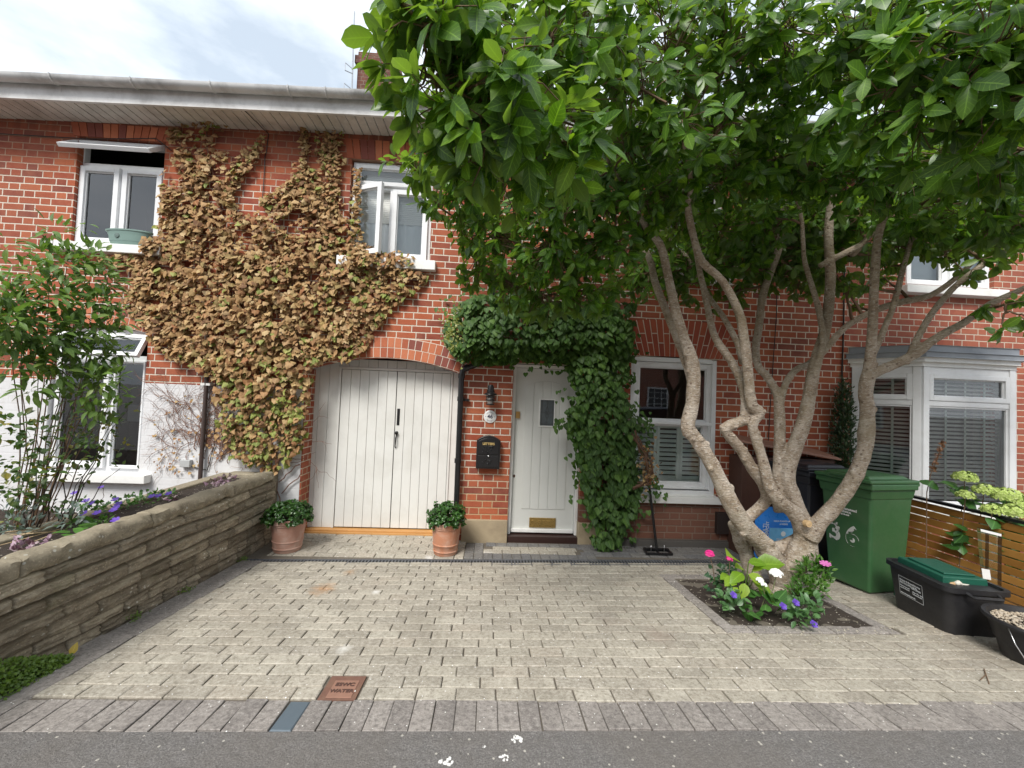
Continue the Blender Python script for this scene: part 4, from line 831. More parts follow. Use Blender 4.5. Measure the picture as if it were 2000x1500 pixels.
# ================================================================ MAGNOLIA TREE
tree = wthing('magnolia_tree', 'large multi stemmed tree with pale knobbly limbs and big glossy green leaves', 'tree', (2.58, 3.5, .05))
def LB(pts): return [(P(px, py, D), rp*D/FPX) for px, py, D, rp in pts]
LIMBS = [LB(q) for q in [
 [(1506, 1200, 3.5, 28), (1521, 1155, 3.5, 26), (1548, 1108, 3.5, 32), (1570, 1070, 3.5, 36), (1574, 1038, 3.5, 36)],
 [(1526, 1142, 3.5, 22), (1512, 1098, 3.46, 27), (1490, 1062, 3.42, 30), (1457, 1030, 3.38, 32), (1427, 982, 3.34, 29), (1391, 908, 3.3, 25), (1360, 858, 3.28, 24), (1343, 835, 3.26, 25), (1352, 790, 3.24, 23), (1355, 735, 3.22, 24), (1350, 700, 3.2, 23), (1336, 660, 3.18, 18), (1318, 600, 3.14, 16), (1303, 530, 3.1, 15), (1290, 480, 3.05, 14), (1266, 449, 3.0, 12), (1235, 400, 2.85, 9), (1200, 330, 2.6, 7), (1130, 250, 2.2, 6)],
 [(1352, 745, 3.26, 17), (1338, 700, 3.3, 16), (1318, 650, 3.34, 15), (1300, 605, 3.4, 14), (1279, 550, 3.45, 13), (1266, 500, 3.5, 11), (1220, 440, 3.6, 9), (1120, 400, 3.6, 7), (1000, 400, 3.5, 5)],
 [(1574, 1040, 3.5, 36), (1552, 1003, 3.46, 26), (1522, 978, 3.42, 23), (1503, 950, 3.40, 21), (1490, 900, 3.38, 17), (1477, 858, 3.36, 17), (1470, 828, 3.34, 17), (1484, 806, 3.33, 19), (1468, 790, 3.32, 19), (1463, 750, 3.3, 17), (1458, 700, 3.27, 18), (1452, 655, 3.24, 16), (1443, 610, 3.2, 15), (1412, 550, 3.15, 14), (1372, 512, 3.1, 14), (1356, 468, 3.05, 13), (1343, 403, 2.95, 12), (1350, 366, 2.85, 10), (1340, 300, 2.6, 8), (1300, 200, 2.2, 6)],
 [(1435, 1031, 3.62, 22), (1468, 1005, 3.6, 20), (1497, 975, 3.55, 19), (1490, 945, 3.5, 19), (1471, 918, 3.47, 20), (1448, 880, 3.45, 19), (1430, 858, 3.43, 18), (1416, 838, 3.40, 18), (1432, 828, 3.40, 19), (1453, 819, 3.40, 19), (1458, 790, 3.4, 18), (1450, 750, 3.42, 17), (1428, 705, 3.45, 14), (1398, 662, 3.5, 13), (1386, 620, 3.55, 12), (1376, 570, 3.6, 11), (1365, 523, 3.6, 10), (1350, 440, 3.6, 8), (1320, 330, 3.4, 6)],
 [(1450, 710, 3.45, 11), (1440, 670, 3.55, 11), (1412, 618, 3.65, 10), (1383, 577, 3.8, 9), (1340, 500, 3.9, 7), (1260, 420, 4.0, 6)],
 [(1500, 1190, 3.6, 18), (1474, 1130, 3.6, 20), (1457, 1080, 3.6, 20), (1440, 1042, 3.6, 20), (1430, 1020, 3.58, 16)],
 [(1480, 1075, 3.62, 20), (1520, 1070, 3.62, 17), (1560, 1055, 3.6, 20)],
 [(1524, 1000, 3.55, 20), (1519, 969, 3.6, 20), (1520, 907, 3.64, 17), (1523, 840, 3.68, 18), (1519, 775, 3.72, 15), (1500, 738, 3.76, 13), (1481, 716, 3.8, 13), (1476, 680, 3.85, 13), (1482, 640, 3.9, 13), (1490, 577, 3.9, 13), (1505, 530, 3.9, 13), (1519, 490, 3.85, 13), (1533, 403, 3.75, 13), (1543, 350, 3.65, 11), (1540, 250, 3.3, 9), (1500, 120, 2.9, 7)],
 [(1523, 790, 3.7, 14), (1535, 748, 3.72, 12), (1555, 722, 3.75, 12), (1578, 712, 3.8, 12), (1605, 690, 3.85, 12), (1650, 640, 3.9, 11), (1705, 608, 3.9, 12), (1760, 590, 3.85, 12), (1817, 577, 3.8, 11), (1870, 540, 3.7, 9), (1930, 480, 3.5, 7), (1990, 400, 3.2, 6)],
 [(1572, 1035, 3.52, 34), (1560, 1000, 3.54, 28), (1545, 960, 3.56, 26), (1538, 930, 3.58, 25), (1548, 885, 3.6, 25), (1568, 830, 3.6, 24), (1580, 778, 3.6, 21), (1588, 730, 3.58, 21), (1598, 690, 3.56, 20), (1612, 645, 3.54, 18), (1619, 590, 3.52, 17), (1622, 537, 3.5, 16), (1618, 457, 3.45, 15), (1627, 377, 3.35, 13), (1650, 280, 3.1, 11), (1640, 150, 2.8, 8), (1660, 30, 2.5, 6)],
 [(1590, 735, 3.55, 13), (1600, 700, 3.52, 11), (1607, 660, 3.5, 11), (1598, 600, 3.5, 10), (1580, 540, 3.5, 9), (1570, 500, 3.5, 8), (1560, 400, 3.4, 7), (1500, 300, 3.1, 6)],
 [(1578, 1050, 3.46, 36), (1600, 1020, 3.42, 27), (1624, 995, 3.38, 26), (1650, 962, 3.34, 25), (1672, 925, 3.31, 24), (1688, 880, 3.28, 24), (1692, 845, 3.26, 26), (1694, 800, 3.24, 23), (1690, 765, 3.22, 23), (1697, 728, 3.2, 22), (1700, 700, 3.18, 17), (1704, 640, 3.15, 15), (1706, 590, 3.1, 15), (1710, 510, 3.05, 14), (1718, 450, 3.0, 13), (1750, 350, 2.8, 10), (1770, 220, 2.5, 8), (1760, 80, 2.2, 6)],
 [(1696, 735, 3.2, 20), (1722, 722, 3.17, 17), (1755, 708, 3.14, 17), (1790, 690, 3.1, 17), (1817, 668, 3.07, 15), (1850, 648, 3.04, 14), (1883, 630, 3.0, 13), (1937, 592, 2.95, 12), (2000, 563, 2.85, 11), (2060, 520, 2.7, 9), (2100, 420, 2.5, 7)],
 [(1700, 700, 3.2, 12), (1716, 668, 3.22, 11), (1730, 635, 3.25, 10), (1744, 600, 3.25, 10), (1755, 560, 3.25, 10), (1765, 520, 3.25, 9), (1800, 400, 3.1, 7), (1830, 300, 2.8, 6)],
 [(1776, 696, 3.12, 12), (1792, 660, 3.12, 11), (1817, 617, 3.1, 11), (1842, 585, 3.08, 11), (1870, 555, 3.05, 11), (1923, 515, 3.0, 11), (2000, 467, 2.9, 10), (2060, 400, 2.7, 7)],
 [(1600, 520, 3.5, 10), (1680, 480, 3.4, 12), (1660, 500, 3.5, 11), (1720, 440, 3.3, 10), (1800, 360, 3.0, 8), (1860, 250, 2.6, 6)],
]]
def smoothline(nodes, sub=3):
    pts = [n_[0] for n_ in nodes]; rs = [n_[1] for n_ in nodes]; op, orr = [], []
    for i in range(len(pts)-1):
        p0, p1, p2, p3 = pts[max(i-1, 0)], pts[i], pts[i+1], pts[min(i+2, len(pts)-1)]
        for k in range(sub):
            t = k/sub; op.append(.5*((2*p1)+(-p0+p2)*t+(2*p0-5*p1+4*p2-p3)*t*t+(-p0+3*p1-3*p2+p3)*t**3)); orr.append(rs[i]*(1-t)+rs[i+1]*t)
    op.append(pts[-1]); orr.append(rs[-1]); return op, orr
tk = MB(); NODES = []
for li, l in enumerate(LIMBS):
    p_, r_ = smoothline(l)
    r_ = [r*(.72 if (a_[2] < .50) else .56)*(1+random.uniform(-.05, .06)) for r, a_ in zip(r_, p_)]
    tk.tube(p_, r_, 14, nz=.045)
    for a, b_ in zip(p_, r_):
        if a[2] > 2.2: NODES.append((a, b_))
    # knots and pruned stubs
    for k in range(3, len(p_)-2):
        if p_[k][2] < 2.6 and random.random() < .26 and li != 0:
            d = rnd_dir(1)[0]; d[1] = -abs(d[1]); t = norm(p_[k+1]-p_[k]); d = norm(d-t*np.dot(d, t)); tk.tube([p_[k]+d*r_[k]*.5, p_[k]+d*r_[k]*1.08, p_[k]+d*(r_[k]*1.25)], [r_[k]*.5, r_[k]*.42, r_[k]*.2], 9)
def barkmat():
    mt, nt, b = newmat('bark'); p = pos(nt); ph = pos(nt, (1, 1, 3.2))
    a = noise(nt, 9, 6, .65, p); c = ramp(nt, a, [(.3, (.26, .195, .135)), (.43, (.42, .335, .25)), (.55, (.54, .455, .365)), (.70, (.66, .585, .50))])
    sp = noise(nt, 42, 3, .6, ph); c = mixc(nt, ramp(nt, sp, [(.56, 0.0), (.64, .9)]), c, (.74, .69, .62))
    c = mixc(nt, ramp(nt, noise(nt, 60, 4, .6, ph), [(.33, .85), (.42, 0.0)]), c, (.15, .105, .08))
    c = mixc(nt, ramp(nt, noise(nt, 26, 5, .7, pos(nt, (.8, .8, 2.0))), [(.36, .6), (.47, 0.0)]), c, (.20, .15, .105)); vk = N(nt, 'ShaderNodeTexVoronoi'); vk.inputs['Scale'].default_value = 16; nt.links.new(p, vk.inputs[0]); c = mixc(nt, ramp(nt, vk.outputs['Distance'], [(.10, .8), (.19, 0.0)]), c, (.13, .085, .06))
    c = mixc(nt, ramp(nt, noise(nt, 2.4, 4, .6, p), [(.5, 0.0), (.7, .45)]), c, (.24, .21, .12))
    sx = N(nt, 'ShaderNodeSeparateXYZ'); nt.links.new(p, sx.inputs[0]); zr = N(nt, 'ShaderNodeMapRange'); nt.links.new(sx.outputs[2], zr.inputs[0]); zr.inputs[1].default_value = 1.3; zr.inputs[2].default_value = 2.4
    c = mixc(nt, math_(nt, 'MULTIPLY', zr.outputs[0], .30), c, (.24, .18, .12))
    nt.links.new(c, b.inputs['Base Color']); b.inputs['Roughness'].default_value = .8; b.inputs['Specular IOR Level'].default_value = .25
    wv = noise(nt, 30, 5, .7, pos(nt, (.6, .6, 2.5))); bump(nt, b, math_(nt, 'ADD', wv, sp), 1.0, .016); return mt
M_BARK = barkmat()
to = tk.build('trunk', M_BARK, tree, smooth=True)
rm = to.modifiers.new('rm', 'REMESH'); rm.mode = 'VOXEL'; rm.voxel_size = .008; rm.use_smooth_shade = True
sm = to.modifiers.new('sm', 'SMOOTH'); sm.iterations = 4; sm.factor = .5
q = MB(); c_ = P(1579, 1023, 3.36); n_ = norm(np.array([.1, -1, .15])); q.tube([c_+n_*-.03, c_+n_*.006], [.030, .029], 16); q.tube([c_+n_*.006, c_+n_*.008], [.018, .015], 12); q.build('pruned_stub', plain('fresh_wood', (.55, .38, .20), .7, var=.3, nscale=60), tree, smooth='auto')
# crown
CL = [(770, 5, 1.5, .13), (830, 50, 1.45, .19), (870, 50, 1.5, .25), (950, 60, 1.6, .28), (830, 165, 1.6, .13), (850, 160, 1.55, .22), (930, 170, 1.5, .25), (1010, 150, 1.6, .28), (870, 230, 1.6, .22), (960, 250, 1.55, .26), (1040, 260, 1.7, .3), (825, 245, 2.2, .15), (840, 300, 2.3, .18), (930, 320, 1.9, .2), (1000, 330, 2.0, .25), (1090, 330, 2.1, .25),
 (1080, 60, 1.9, .35), (1180, 60, 2.1, .35), (1300, 50, 2.3, .4), (1130, 160, 2.0, .3), (1230, 170, 2.3, .32), (1330, 170, 2.3, .22), (1340, 240, 2.3, .28), (1240, 270, 2.5, .3), (1430, 80, 2.4, .38), (1440, 220, 2.6, .3), (1550, 60, 2.3, .38), (1540, 200, 2.6, .32), (1660, 80, 2.1, .36), (1650, 220, 2.3, .3), (1760, 60, 1.9, .34), (1750, 170, 1.8, .26), (1800, 250, 1.9, .24), (1870, 60, 1.7, .3), (1880, 170, 1.65, .24), (1960, 80, 1.5, .28), (1980, 200, 1.6, .25), (1950, 290, 2.0, .28), (2050, 150, 1.6, .3), (2040, 300, 2.0, .3), (1870, 300, 2.3, .28),
 (765, 315, 3.1, .09), (820, 340, 3.0, .2), (850, 400, 3.2, .16), (905, 385, 3.0, .25), (920, 460, 3.4, .22), (940, 530, 3.6, .24), (1000, 470, 3.1, .32), (1010, 560, 3.5, .28), (1080, 410, 2.8, .34), (1080, 500, 3.0, .32), (1070, 585, 3.3, .27), (1150, 570, 3.2, .26), (1170, 480, 2.9, .3), (1190, 400, 2.8, .34), (1270, 370, 2.9, .32), (1240, 450, 3.2, .28), (1350, 330, 2.9, .34), (1330, 420, 3.3, .28), (1440, 330, 3.0, .36), (1420, 440, 3.5, .28), (1520, 320, 3.0, .36), (1490, 430, 3.6, .3), (1600, 320, 3.0, .36), (1580, 440, 3.7, .26), (1690, 330, 2.8, .34), (1680, 420, 3.4, .22), (1780, 330, 2.7, .3), (1850, 390, 2.8, .26), (1940, 380, 2.5, .26), (1990, 440, 2.5, .2), (2050, 420, 2.5, .3), (1985, 590, 2.6, .10), (1935, 595, 2.75, .06), (1650, 560, 3.8, .12), (1310, 490, 4.1, .26), (1400, 520, 4.2, .24), (1230, 530, 4.2, .26), (1480, 530, 4.2, .22), (1570, 530, 4.2, .15), (1690, 565, 3.3, .05), (1750, 480, 3.3, .14), (1870, 470, 3.1, .13), (1780, 440, 3.2, .2), (1830, 460, 3.3, .16), (1900, 440, 3.0, .2), (1960, 500, 2.9, .14), (1700, 500, 3.5, .12), (1740, 520, 3.5, .08), (1900, 540, 3.0, .07), (1960, 640, 2.7, .05), (2010, 620, 2.6, .10), (1480, 470, 3.9, .22), (1640, 480, 3.8, .18), (1560, 480, 3.9, .20), (1530, 540, 4.1, .16), (1620, 530, 3.9, .14), (1660, 440, 3.6, .2), (1800, 470, 3.3, .16), (1850, 500, 3.4, .14), (1760, 420, 3.1, .22), (1840, 430, 3.0, .2), (1310, 560, 4.2, .16), (1440, 570, 4.2, .14), (1250, 560, 4.1, .18), (1290, 500, 4.0, .28), (1350, 480, 4.1, .28), (1410, 480, 4.1, .28), (1470, 480, 4.2, .28), (1530, 470, 4.2, .28), (1590, 470, 4.2, .26), (1650, 480, 4.2, .26), (1330, 560, 4.3, .22), (1390, 550, 4.35, .2), (1500, 540, 4.35, .22), (1560, 560, 4.35, .16), (1600, 540, 4.3, .18), (1700, 470, 4.1, .24), (1760, 460, 3.9, .22), (1820, 440, 3.8, .24), (1890, 450, 3.6, .24), (1960, 450, 3.3, .22), (1660, 600, 4.2, .10), (1450, 560, 4.3, .16), (1720, 540, 4.1, .12), (1270, 530, 3.9, .26), (1330, 520, 3.9, .26), (1390, 515, 3.9, .26), (1450, 520, 3.95, .26), (1510, 515, 4.0, .26), (1570, 520, 4.0, .24), (1630, 520, 4.0, .24), (1650, 560, 4.0, .14), (1690, 500, 3.9, .2), (1745, 500, 3.7, .18), (1800, 420, 3.5, .24), (1860, 430, 3.4, .22), (1780, 470, 3.5, .18), (1840, 480, 3.5, .15), (1910, 480, 3.3, .16), (1880, 530, 3.3, .07), (1960, 470, 3.1, .18), (1560, 420, 3.8, .3), (1480, 420, 3.8, .3), (1640, 420, 3.7, .28), (1720, 400, 3.5, .26), (1380, 600, 4.2, .10),
 (900, 300, 3.9, .3), (1000, 330, 4.0, .4), (1130, 330, 4.1, .42), (1260, 300, 4.1, .42), (1400, 300, 4.2, .42), (1540, 300, 4.2, .42), (1680, 290, 4.1, .42), (1800, 290, 4.0, .4), (1920, 300, 3.6, .38), (2040, 300, 3.4, .4),
 (860, 180, 3.0, .3), (980, 160, 3.1, .38), (1110, 150, 3.3, .42), (1240, 120, 3.4, .45), (1390, 120, 3.5, .45), (1530, 130, 3.6, .45), (1680, 120, 3.5, .42), (1820, 130, 3.3, .42), (1950, 120, 3.0, .42), (1000, 40, 2.6, .3), (1150, 10, 2.8, .35), (1350, -20, 3.0, .4), (1550, -30, 3.0, .4), (1750, -30, 2.9, .4), (1920, -30, 2.6, .4), (1200, -80, 3.0, .5), (1500, -120, 3.2, .6), (1800, -120, 3.0, .6), (1000, -80, 2.4, .4), (1350, -200, 2.6, .6), (1700, -220, 2.6, .6), (2100, 0, 2.6, .5), (2150, 200, 2.8, .5), (2200, 400, 3.0, .5), (800, -60, 1.8, .3)]
leafP, leafY, leafN, leafS = [], [], [], []; brm = MB(); twm = MB(); NP_ = np.array([n_[0] for n_ in NODES]); CEN = np.array([2.7, 3.6, 3.4])
bnodes = []
for ci, (px, py, D, r_) in enumerate(CL):
    c = P(px, py, D)
    dist = np.linalg.norm(NP_-c, axis=1)+np.maximum(0, NP_[:, 2]-c[2])*.6; k = int(np.argmin(dist)); a = NODES[k][0]; ar = min(NODES[k][1]*.7, .018)
    if bnodes:
        bp_ = np.array([b_ for b_ in bnodes]); d2 = np.linalg.norm(bp_-c, axis=1)
        if d2.min() < dist[k]*.6: a = bp_[int(np.argmin(d2))]; ar = .009
    ln = np.linalg.norm(c-a); mid = (a+c)/2+np.array([0, 0, ln*.10])+rnd_dir(1)[0]*ln*.08; pts = []
    for t in np.linspace(0, 1, 7): q_ = a*(1-t)**2+mid*2*t*(1-t)+c*t*t; pts.append(q_+rnd_dir(1)[0]*.008); 
    bnodes += pts[2:]
    brm.tube(pts, list(np.linspace(max(ar, .006), .0045, 7)), 6, cap=False)
    dens = 27 if D < 2.4 else 40; ncl = max(2, int(dens*(r_/.3)**2.3*(.5 if py < 0 else 1)*(.55 if py < 200 and D > 2.5 else 1)*(1.25 if py > 280 and D < 3.9 else 1)))
    for j in range(ncl):
        d = rnd_dir(1)[0]; rr = r_*random.random()**.42; tip = c+d*rr*np.array([1, 1, .85])
        if tip[1] > 4.55 and tip[2] < 4.6: tip[1] = 4.55
        if np.linalg.norm(tip-CAMP) < 1.15: continue
        st = pts[random.randint(3, 6)]; mm = (st+tip)/2+rnd_dir(1)[0]*.03
        twm.tube([st, mm, tip], [.0038, .003, .002], 4, cap=False)
        axis = norm(norm(tip-c)*.7+norm(c-CEN)*.6+np.array([0, 0, .15])+rnd_dir(1)[0]*.35)
        nl = random.randint(4, 8); u = norm(np.cross(axis, [0.1, .2, 1])); w_ = np.cross(axis, u); ph0 = random.uniform(0, 6.28)
        for i in range(nl):
            th = ph0+i*2.4; sp_ = random.uniform(.55, 1.35); rad_ = math.cos(th)*u+math.sin(th)*w_
            yd = axis*math.cos(sp_)+rad_*math.sin(sp_); yd = yd+np.array([0, 0, -random.uniform(.05, .9)]); nn = axis-rad_*.3+np.array([0, 0, .6])+rnd_dir(1)[0]*.45
            leafP.append(tip-axis*random.uniform(0, .05)); leafY.append(yd); leafN.append(nn); leafS.append(random.uniform(.065, .14)*(1.12 if D < 2.0 else 1.0 if D < 2.5 else .88))
M_MAG = leafmat('magnolia_leaf', [(.050, .115, .022), (.062, .145, .024), (.078, .17, .026), (.095, .21, .030), (.18, .32, .045)], trans=.42, rough=.36, vein=.25, under=(.12, .19, .07), tcol=(2.2, 2.2, .5))
leafcloud('crown', MAG, leafP, leafY, leafN, leafS, M_MAG, tree)
M_TWIG = plain('twig', (.16, .10, .06), .8, var=.3, objc=False)
brm.build('branches', M_TWIG, tree, smooth=True); twm.build('twigs', M_TWIG, tree, smooth=True)
NLEAF = len(leafP)
# ================================================================ DEAD BROWN IVY
def inpoly(x, y, poly):
    c = False; n = len(poly)
    for i in range(n):
        x0, y0 = poly[i]; x1, y1 = poly[(i+1) % n]
        if (y0 > y) != (y1 > y) and x < (x1-x0)*(y-y0)/(y1-y0)+x0: c = not c
    return c
def sample(poly, n):
    xs_ = [p[0] for p in poly]; ys_ = [p[1] for p in poly]; out_ = []
    while len(out_) < n:
        x, y = random.uniform(min(xs_), max(xs_)), random.uniform(min(ys_), max(ys_))
        if inpoly(x, y, poly): out_.append((x, y))
    return out_
ivy = wthing('brown_ivy', 'dead brown climbing ivy with some yellow green leaves covering the brick between upstairs windows', 'ivy', (-2.9, 4.7, .7))
IP = [(335, 245), (440, 240), (450, 290), (440, 330), (458, 370), (470, 415), (500, 425), (540, 400), (565, 365), (575, 335), (600, 325), (622, 350), (640, 400), (655, 420), (690, 430), (705, 480), (740, 500), (790, 515), (838, 542), (820, 562), (770, 600), (735, 650), (690, 705), (640, 700), (612, 720), (608, 780), (600, 860), (560, 915), (540, 930), (505, 905), (460, 890), (432, 850), (440, 790), (425, 740), (400, 720), (345, 700), (310, 680), (285, 640), (250, 600), (238, 560), (245, 530), (215, 512), (255, 492), (300, 498), (308, 450), (318, 400), (322, 340), (340, 300)]
P_, Y_, N_, S_ = [], [], [], []
GREENP = []
def ivyleaf(x, y, dep, sz, green):
    p = P(x, y, 4.775); p = p+np.array([0, -dep, 0]); yd = np.array([random.gauss(0, .6), -random.uniform(.1, 1.1), -1.0]); nn = np.array([random.gauss(0, .6), -1, random.uniform(-.1, 1.3)])
    (GREENP if green else P_).append(p); 
    if green: GY.append(yd); GN.append(nn); GS.append(sz)
    else: Y_.append(yd); N_.append(nn); S_.append(sz)
GY, GN, GS = [], [], []
def thick(x, y):   # how far the mass stands off the wall
    return .05+.13*max(0, 1-abs(x-520)/230)*max(0, 1-abs(y-600)/330)+.05*(y > 700)
for x, y in sample(IP, 9500):
    if y < 470 and mn.noise(Vector((x*.022, y*.022, 0)))+.45 < .30+.0*y and random.random() < .8: continue
    if mn.noise(Vector((x*.03, y*.03, 5))) > .22 and random.random() < .72: continue
    tt = thick(x, y); gp = .035+(.30 if y > 780 else .12 if y > 680 else 0)+(.12 if x > 640 and y > 470 else 0)+(.10 if y < 270 else 0)
    ivyleaf(x, y, random.uniform(.0, tt)+.03*math.sin(x*.05)*math.sin(y*.06), (random.uniform(.03, .06) if random.random() < .35 else random.uniform(.05, .09))*(.85 if y > 780 else 1), random.random() < gp)
def vine(pts, wd, dens):
    for (x0, y0), (x1, y1) in zip(pts[:-1], pts[1:]):
        L_ = math.hypot(x1-x0, y1-y0)
        for _ in range(int(L_*dens)):
            t = random.random(); ivyleaf(x0+(x1-x0)*t+random.gauss(0, wd), y0+(y1-y0)*t+random.gauss(0, wd*.5), random.uniform(.0, .05), random.uniform(.035, .07), random.random() < .12)
vine([(598, 245), (596, 300), (590, 345)], 4, 1.2); vine([(640, 262), (650, 300), (648, 330)], 13, 3.0); vine([(650, 320), (655, 380), (650, 430), (640, 470)], 8, 1.6); vine([(515, 270), (490, 320), (460, 360), (440, 400)], 5, 1.0); vine([(490, 290), (465, 325), (450, 345)], 4, .8)
vine([(700, 330), (698, 400), (700, 470)], 4, .9); vine([(590, 345), (560, 370), (520, 400)], 8, 1.4); vine([(600, 330), (620, 370), (630, 420)], 14, 2.0); vine([(380, 230), (400, 215), (420, 235)], 14, 2.5); vine([(240, 520), (200, 505)], 6, 1.0); vine([(705, 480), (760, 505), (805, 515)], 8, 1.5)
for _ in range(260):
    x, y = random.uniform(685, 812), random.gauss(508, 9)
    if random.random() < (815-x)/90: ivyleaf(x, y+(x-690)*.08, random.uniform(.07, .12), random.uniform(.035, .075), random.random() < .15)
for _ in range(60): ivyleaf(random.gauss(305, 8), random.gauss(487, 8), random.uniform(.07, .12), random.uniform(.035, .07), False)
M_IVB = leafmat('dead_ivy_leaf', [(.14, .07, .035), (.36, .20, .09), (.47, .30, .14), (.34, .15, .07), (.56, .39, .20), (.27, .20, .08), (.44, .27, .125), (.18, .09, .05), (.53, .36, .17), (.28, .14, .065), (.62, .46, .26), (.40, .29, .11)], trans=.12, rough=.7, vein=.12, spec=.2, tcol=(1.4, 1.1, .7))
M_IVG = leafmat('yellowing_ivy_leaf', [(.13, .17, .035), (.24, .29, .06), (.36, .38, .11), (.16, .21, .045), (.42, .40, .14)], trans=.2, rough=.6, vein=.2, spec=.3)
leafcloud('dead_leaves', IVY, P_, Y_, N_, S_, M_IVB, ivy); leafcloud('yellowing_leaves', IVY, GREENP, GY, GN, GS, M_IVG, ivy)
st = MB()
def creeper(x, y, ang, L_, r_, depth=0, z0=4.785):
    pts = [(x, z0, y)]; 
    for k in range(int(L_/.03)):
        ang += random.gauss(0, .28); x += .03*math.cos(ang); y += .03*math.sin(ang); pts.append((x, z0-random.uniform(0, .012), y))
        if depth < 2 and random.random() < .22: creeper(x, y, ang+random.choice((-1, 1))*random.uniform(.4, 1.1), L_*.5, r_*.65, depth+1, z0)
    if len(pts) > 2: st.tube(pts, list(np.linspace(r_, r_*.4, len(pts))), 4, cap=False)
for k in range(26): creeper(random.uniform(-3.25, -2.4), random.uniform(.75, 1.0), random.uniform(1.0, 2.4), random.uniform(.4, 1.0), .005)
for k in range(14): creeper(random.uniform(-3.5, -3.2), random.uniform(.8, 1.5), random.uniform(1.2, 3.4), random.uniform(.3, .6), .003)
for (a, b_) in (((540, 925), (450, 500)), ((500, 900), (400, 240)), ((560, 900), (600, 250)), ((540, 925), (650, 280)), ((420, 420), (500, 280))):
    p0, p1 = P(*a, 4.77), P(*b_, 4.77); pts = [p0*(1-t)+p1*t+rnd_dir(1)[0]*.05*np.array([1, .1, 1]) for t in np.linspace(0, 1, 12)]; st.tube(pts, list(np.linspace(.014, .005, 12)), 6)
p0 = P(548, 960, 4.76); 
for (a, b_) in (((545, 940), (585, 905)), ((548, 965), (590, 925)), ((540, 930), (548, 1000))):
    pts = [P(a[0]*(1-t)+b_[0]*t, a[1]*(1-t)+b_[1]*t, 4.77)+rnd_dir(1)[0]*.012 for t in np.linspace(0, 1, 6)]; st.tube(pts, .006, 5)
st.build('stems', plain('ivy_stem', (.20, .10, .065), .85, var=.3, objc=False), ivy)
dl = [(random.uniform(300, 440), random.uniform(770, 925)) for _ in range(90)]
leafcloud('withered_leaves', IVY, [P(x, y, 4.77) for x, y in dl], [(random.gauss(0, .6), -.3, -1) for _ in dl], [(random.gauss(0, .4), -1, .3) for _ in dl], [random.uniform(.015, .04) for _ in dl], M_IVB, ivy)
# ================================================================ GREEN CLIMBER OVER THE DOOR
gc = wthing('evergreen_climber', 'dense green heart leaved climber over the front door and down its right side', 'climbing plant', (1.4, 4.65, 0))
G1 = [(885, 600), (930, 575), (1000, 570), (1100, 590), (1240, 590), (1232, 700), (1180, 730), (1110, 710), (1060, 700), (1010, 705), (960, 708), (910, 705), (876, 680), (868, 640)]
G2 = [(1108, 680), (1222, 670), (1226, 740), (1226, 800), (1244, 830), (1236, 880), (1246, 950), (1240, 1005), (1215, 1030), (1210, 1068), (1175, 1066), (1160, 1020), (1140, 960), (1128, 900), (1105, 830), (1118, 780)]
P1, Y1, N1, S1 = [], [], [], []
def gl_(x, y, dmax, sz):
    if mn.noise(Vector((x*.03, y*.03, 9))) > .25 and random.random() < .7: return
    dep = dmax*random.random()**.6; p = P(x, y, 4.78-dep); P1.append(p); Y1.append((random.gauss(0, .4), -random.uniform(.1, .8), -1)); N1.append((random.gauss(0, .4)+(-.3 if x < 930 else 0), -1, random.uniform(.1, 1.1))); S1.append(sz)
for x, y in sample(G1, 3400):
    e_ = min(1, (x-860)/60, (715-y)/50); gl_(x, y, .10+.42*max(.1, e_)*(.6+.4*math.sin(x*.03)**2), random.uniform(.05, .085))
for x, y in sample(G2, 2600):
    e_ = min(1, (x-1100)/35, (1265-x)/35); gl_(x, y, .07+.26*max(.1, e_)*(1.0 if y < 850 else .8), random.uniform(.045, .09)*(1.15 if y > 850 else 1))
for x, y in [(px_+random.gauss(0, 13), py_+random.gauss(0, 13)) for px_, py_ in (G1[:4]+G1[5:10]+G2)*22 if py_ < 1050]: gl_(x, y, .22, random.uniform(.035, .07))
for x, y in [(random.gauss(1192, 18), random.gauss(1062, 10)) for _ in range(90)]: gl_(x, min(y, 1076), .25, random.uniform(.04, .07))
for x, y in [(random.gauss(1275, 14), random.gauss(955, 16)) for _ in range(40)]+[(random.gauss(1258, 10), random.gauss(830, 20)) for _ in range(40)]: gl_(x, y, .2, random.uniform(.035, .06))
M_GC = leafmat('climber_leaf', [(.030, .070, .014), (.045, .10, .018), (.065, .14, .024), (.045, .105, .02), (.12, .22, .04)], trans=.2, rough=.55, vein=.16, spec=.35)
leafcloud('foliage', HRT, P1, Y1, N1, S1, M_GC, gc)
li_ = [(random.gauss(888, 12), random.gauss(640, 26)) for _ in range(170)]
leafcloud('flowering_tips', OVA, [P(x, y, 4.45) for x, y in li_], [(random.gauss(-.5, .5), -.5, random.gauss(.2, .6)) for _ in li_], [(random.gauss(0, .5), -1, .3) for _ in li_], [random.uniform(.02, .04) for _ in li_], leafmat('lime_tips', [(.14, .20, .03), (.30, .32, .08), (.40, .42, .20)], trans=.3), gc)
s_ = MB()
for k in range(6):
    pts = [P(1190+random.gauss(0, 8), 1068, 4.72)]+[P(1185+random.gauss(0, 14), yy_, 4.72) for yy_ in (980, 900, 800, 700)]+[P(1100-k*40, 660-random.uniform(0, 30), 4.6)]
    s_.tube(pts, list(np.linspace(.014, .005, 6)), 6)
WD = [(1240, 850), (1258, 880), (1268, 900), (1272, 925), (1262, 945), (1240, 950)]
for k in range(7): s_.tube([P(x+random.gauss(0, 4), y+random.gauss(0, 4), 4.5+random.gauss(0, .03)) for x, y in WD], .010, 6)
s_.build('woody_stems', plain('climber_wood', (.12, .065, .04), .85, var=.3, objc=False), gc)
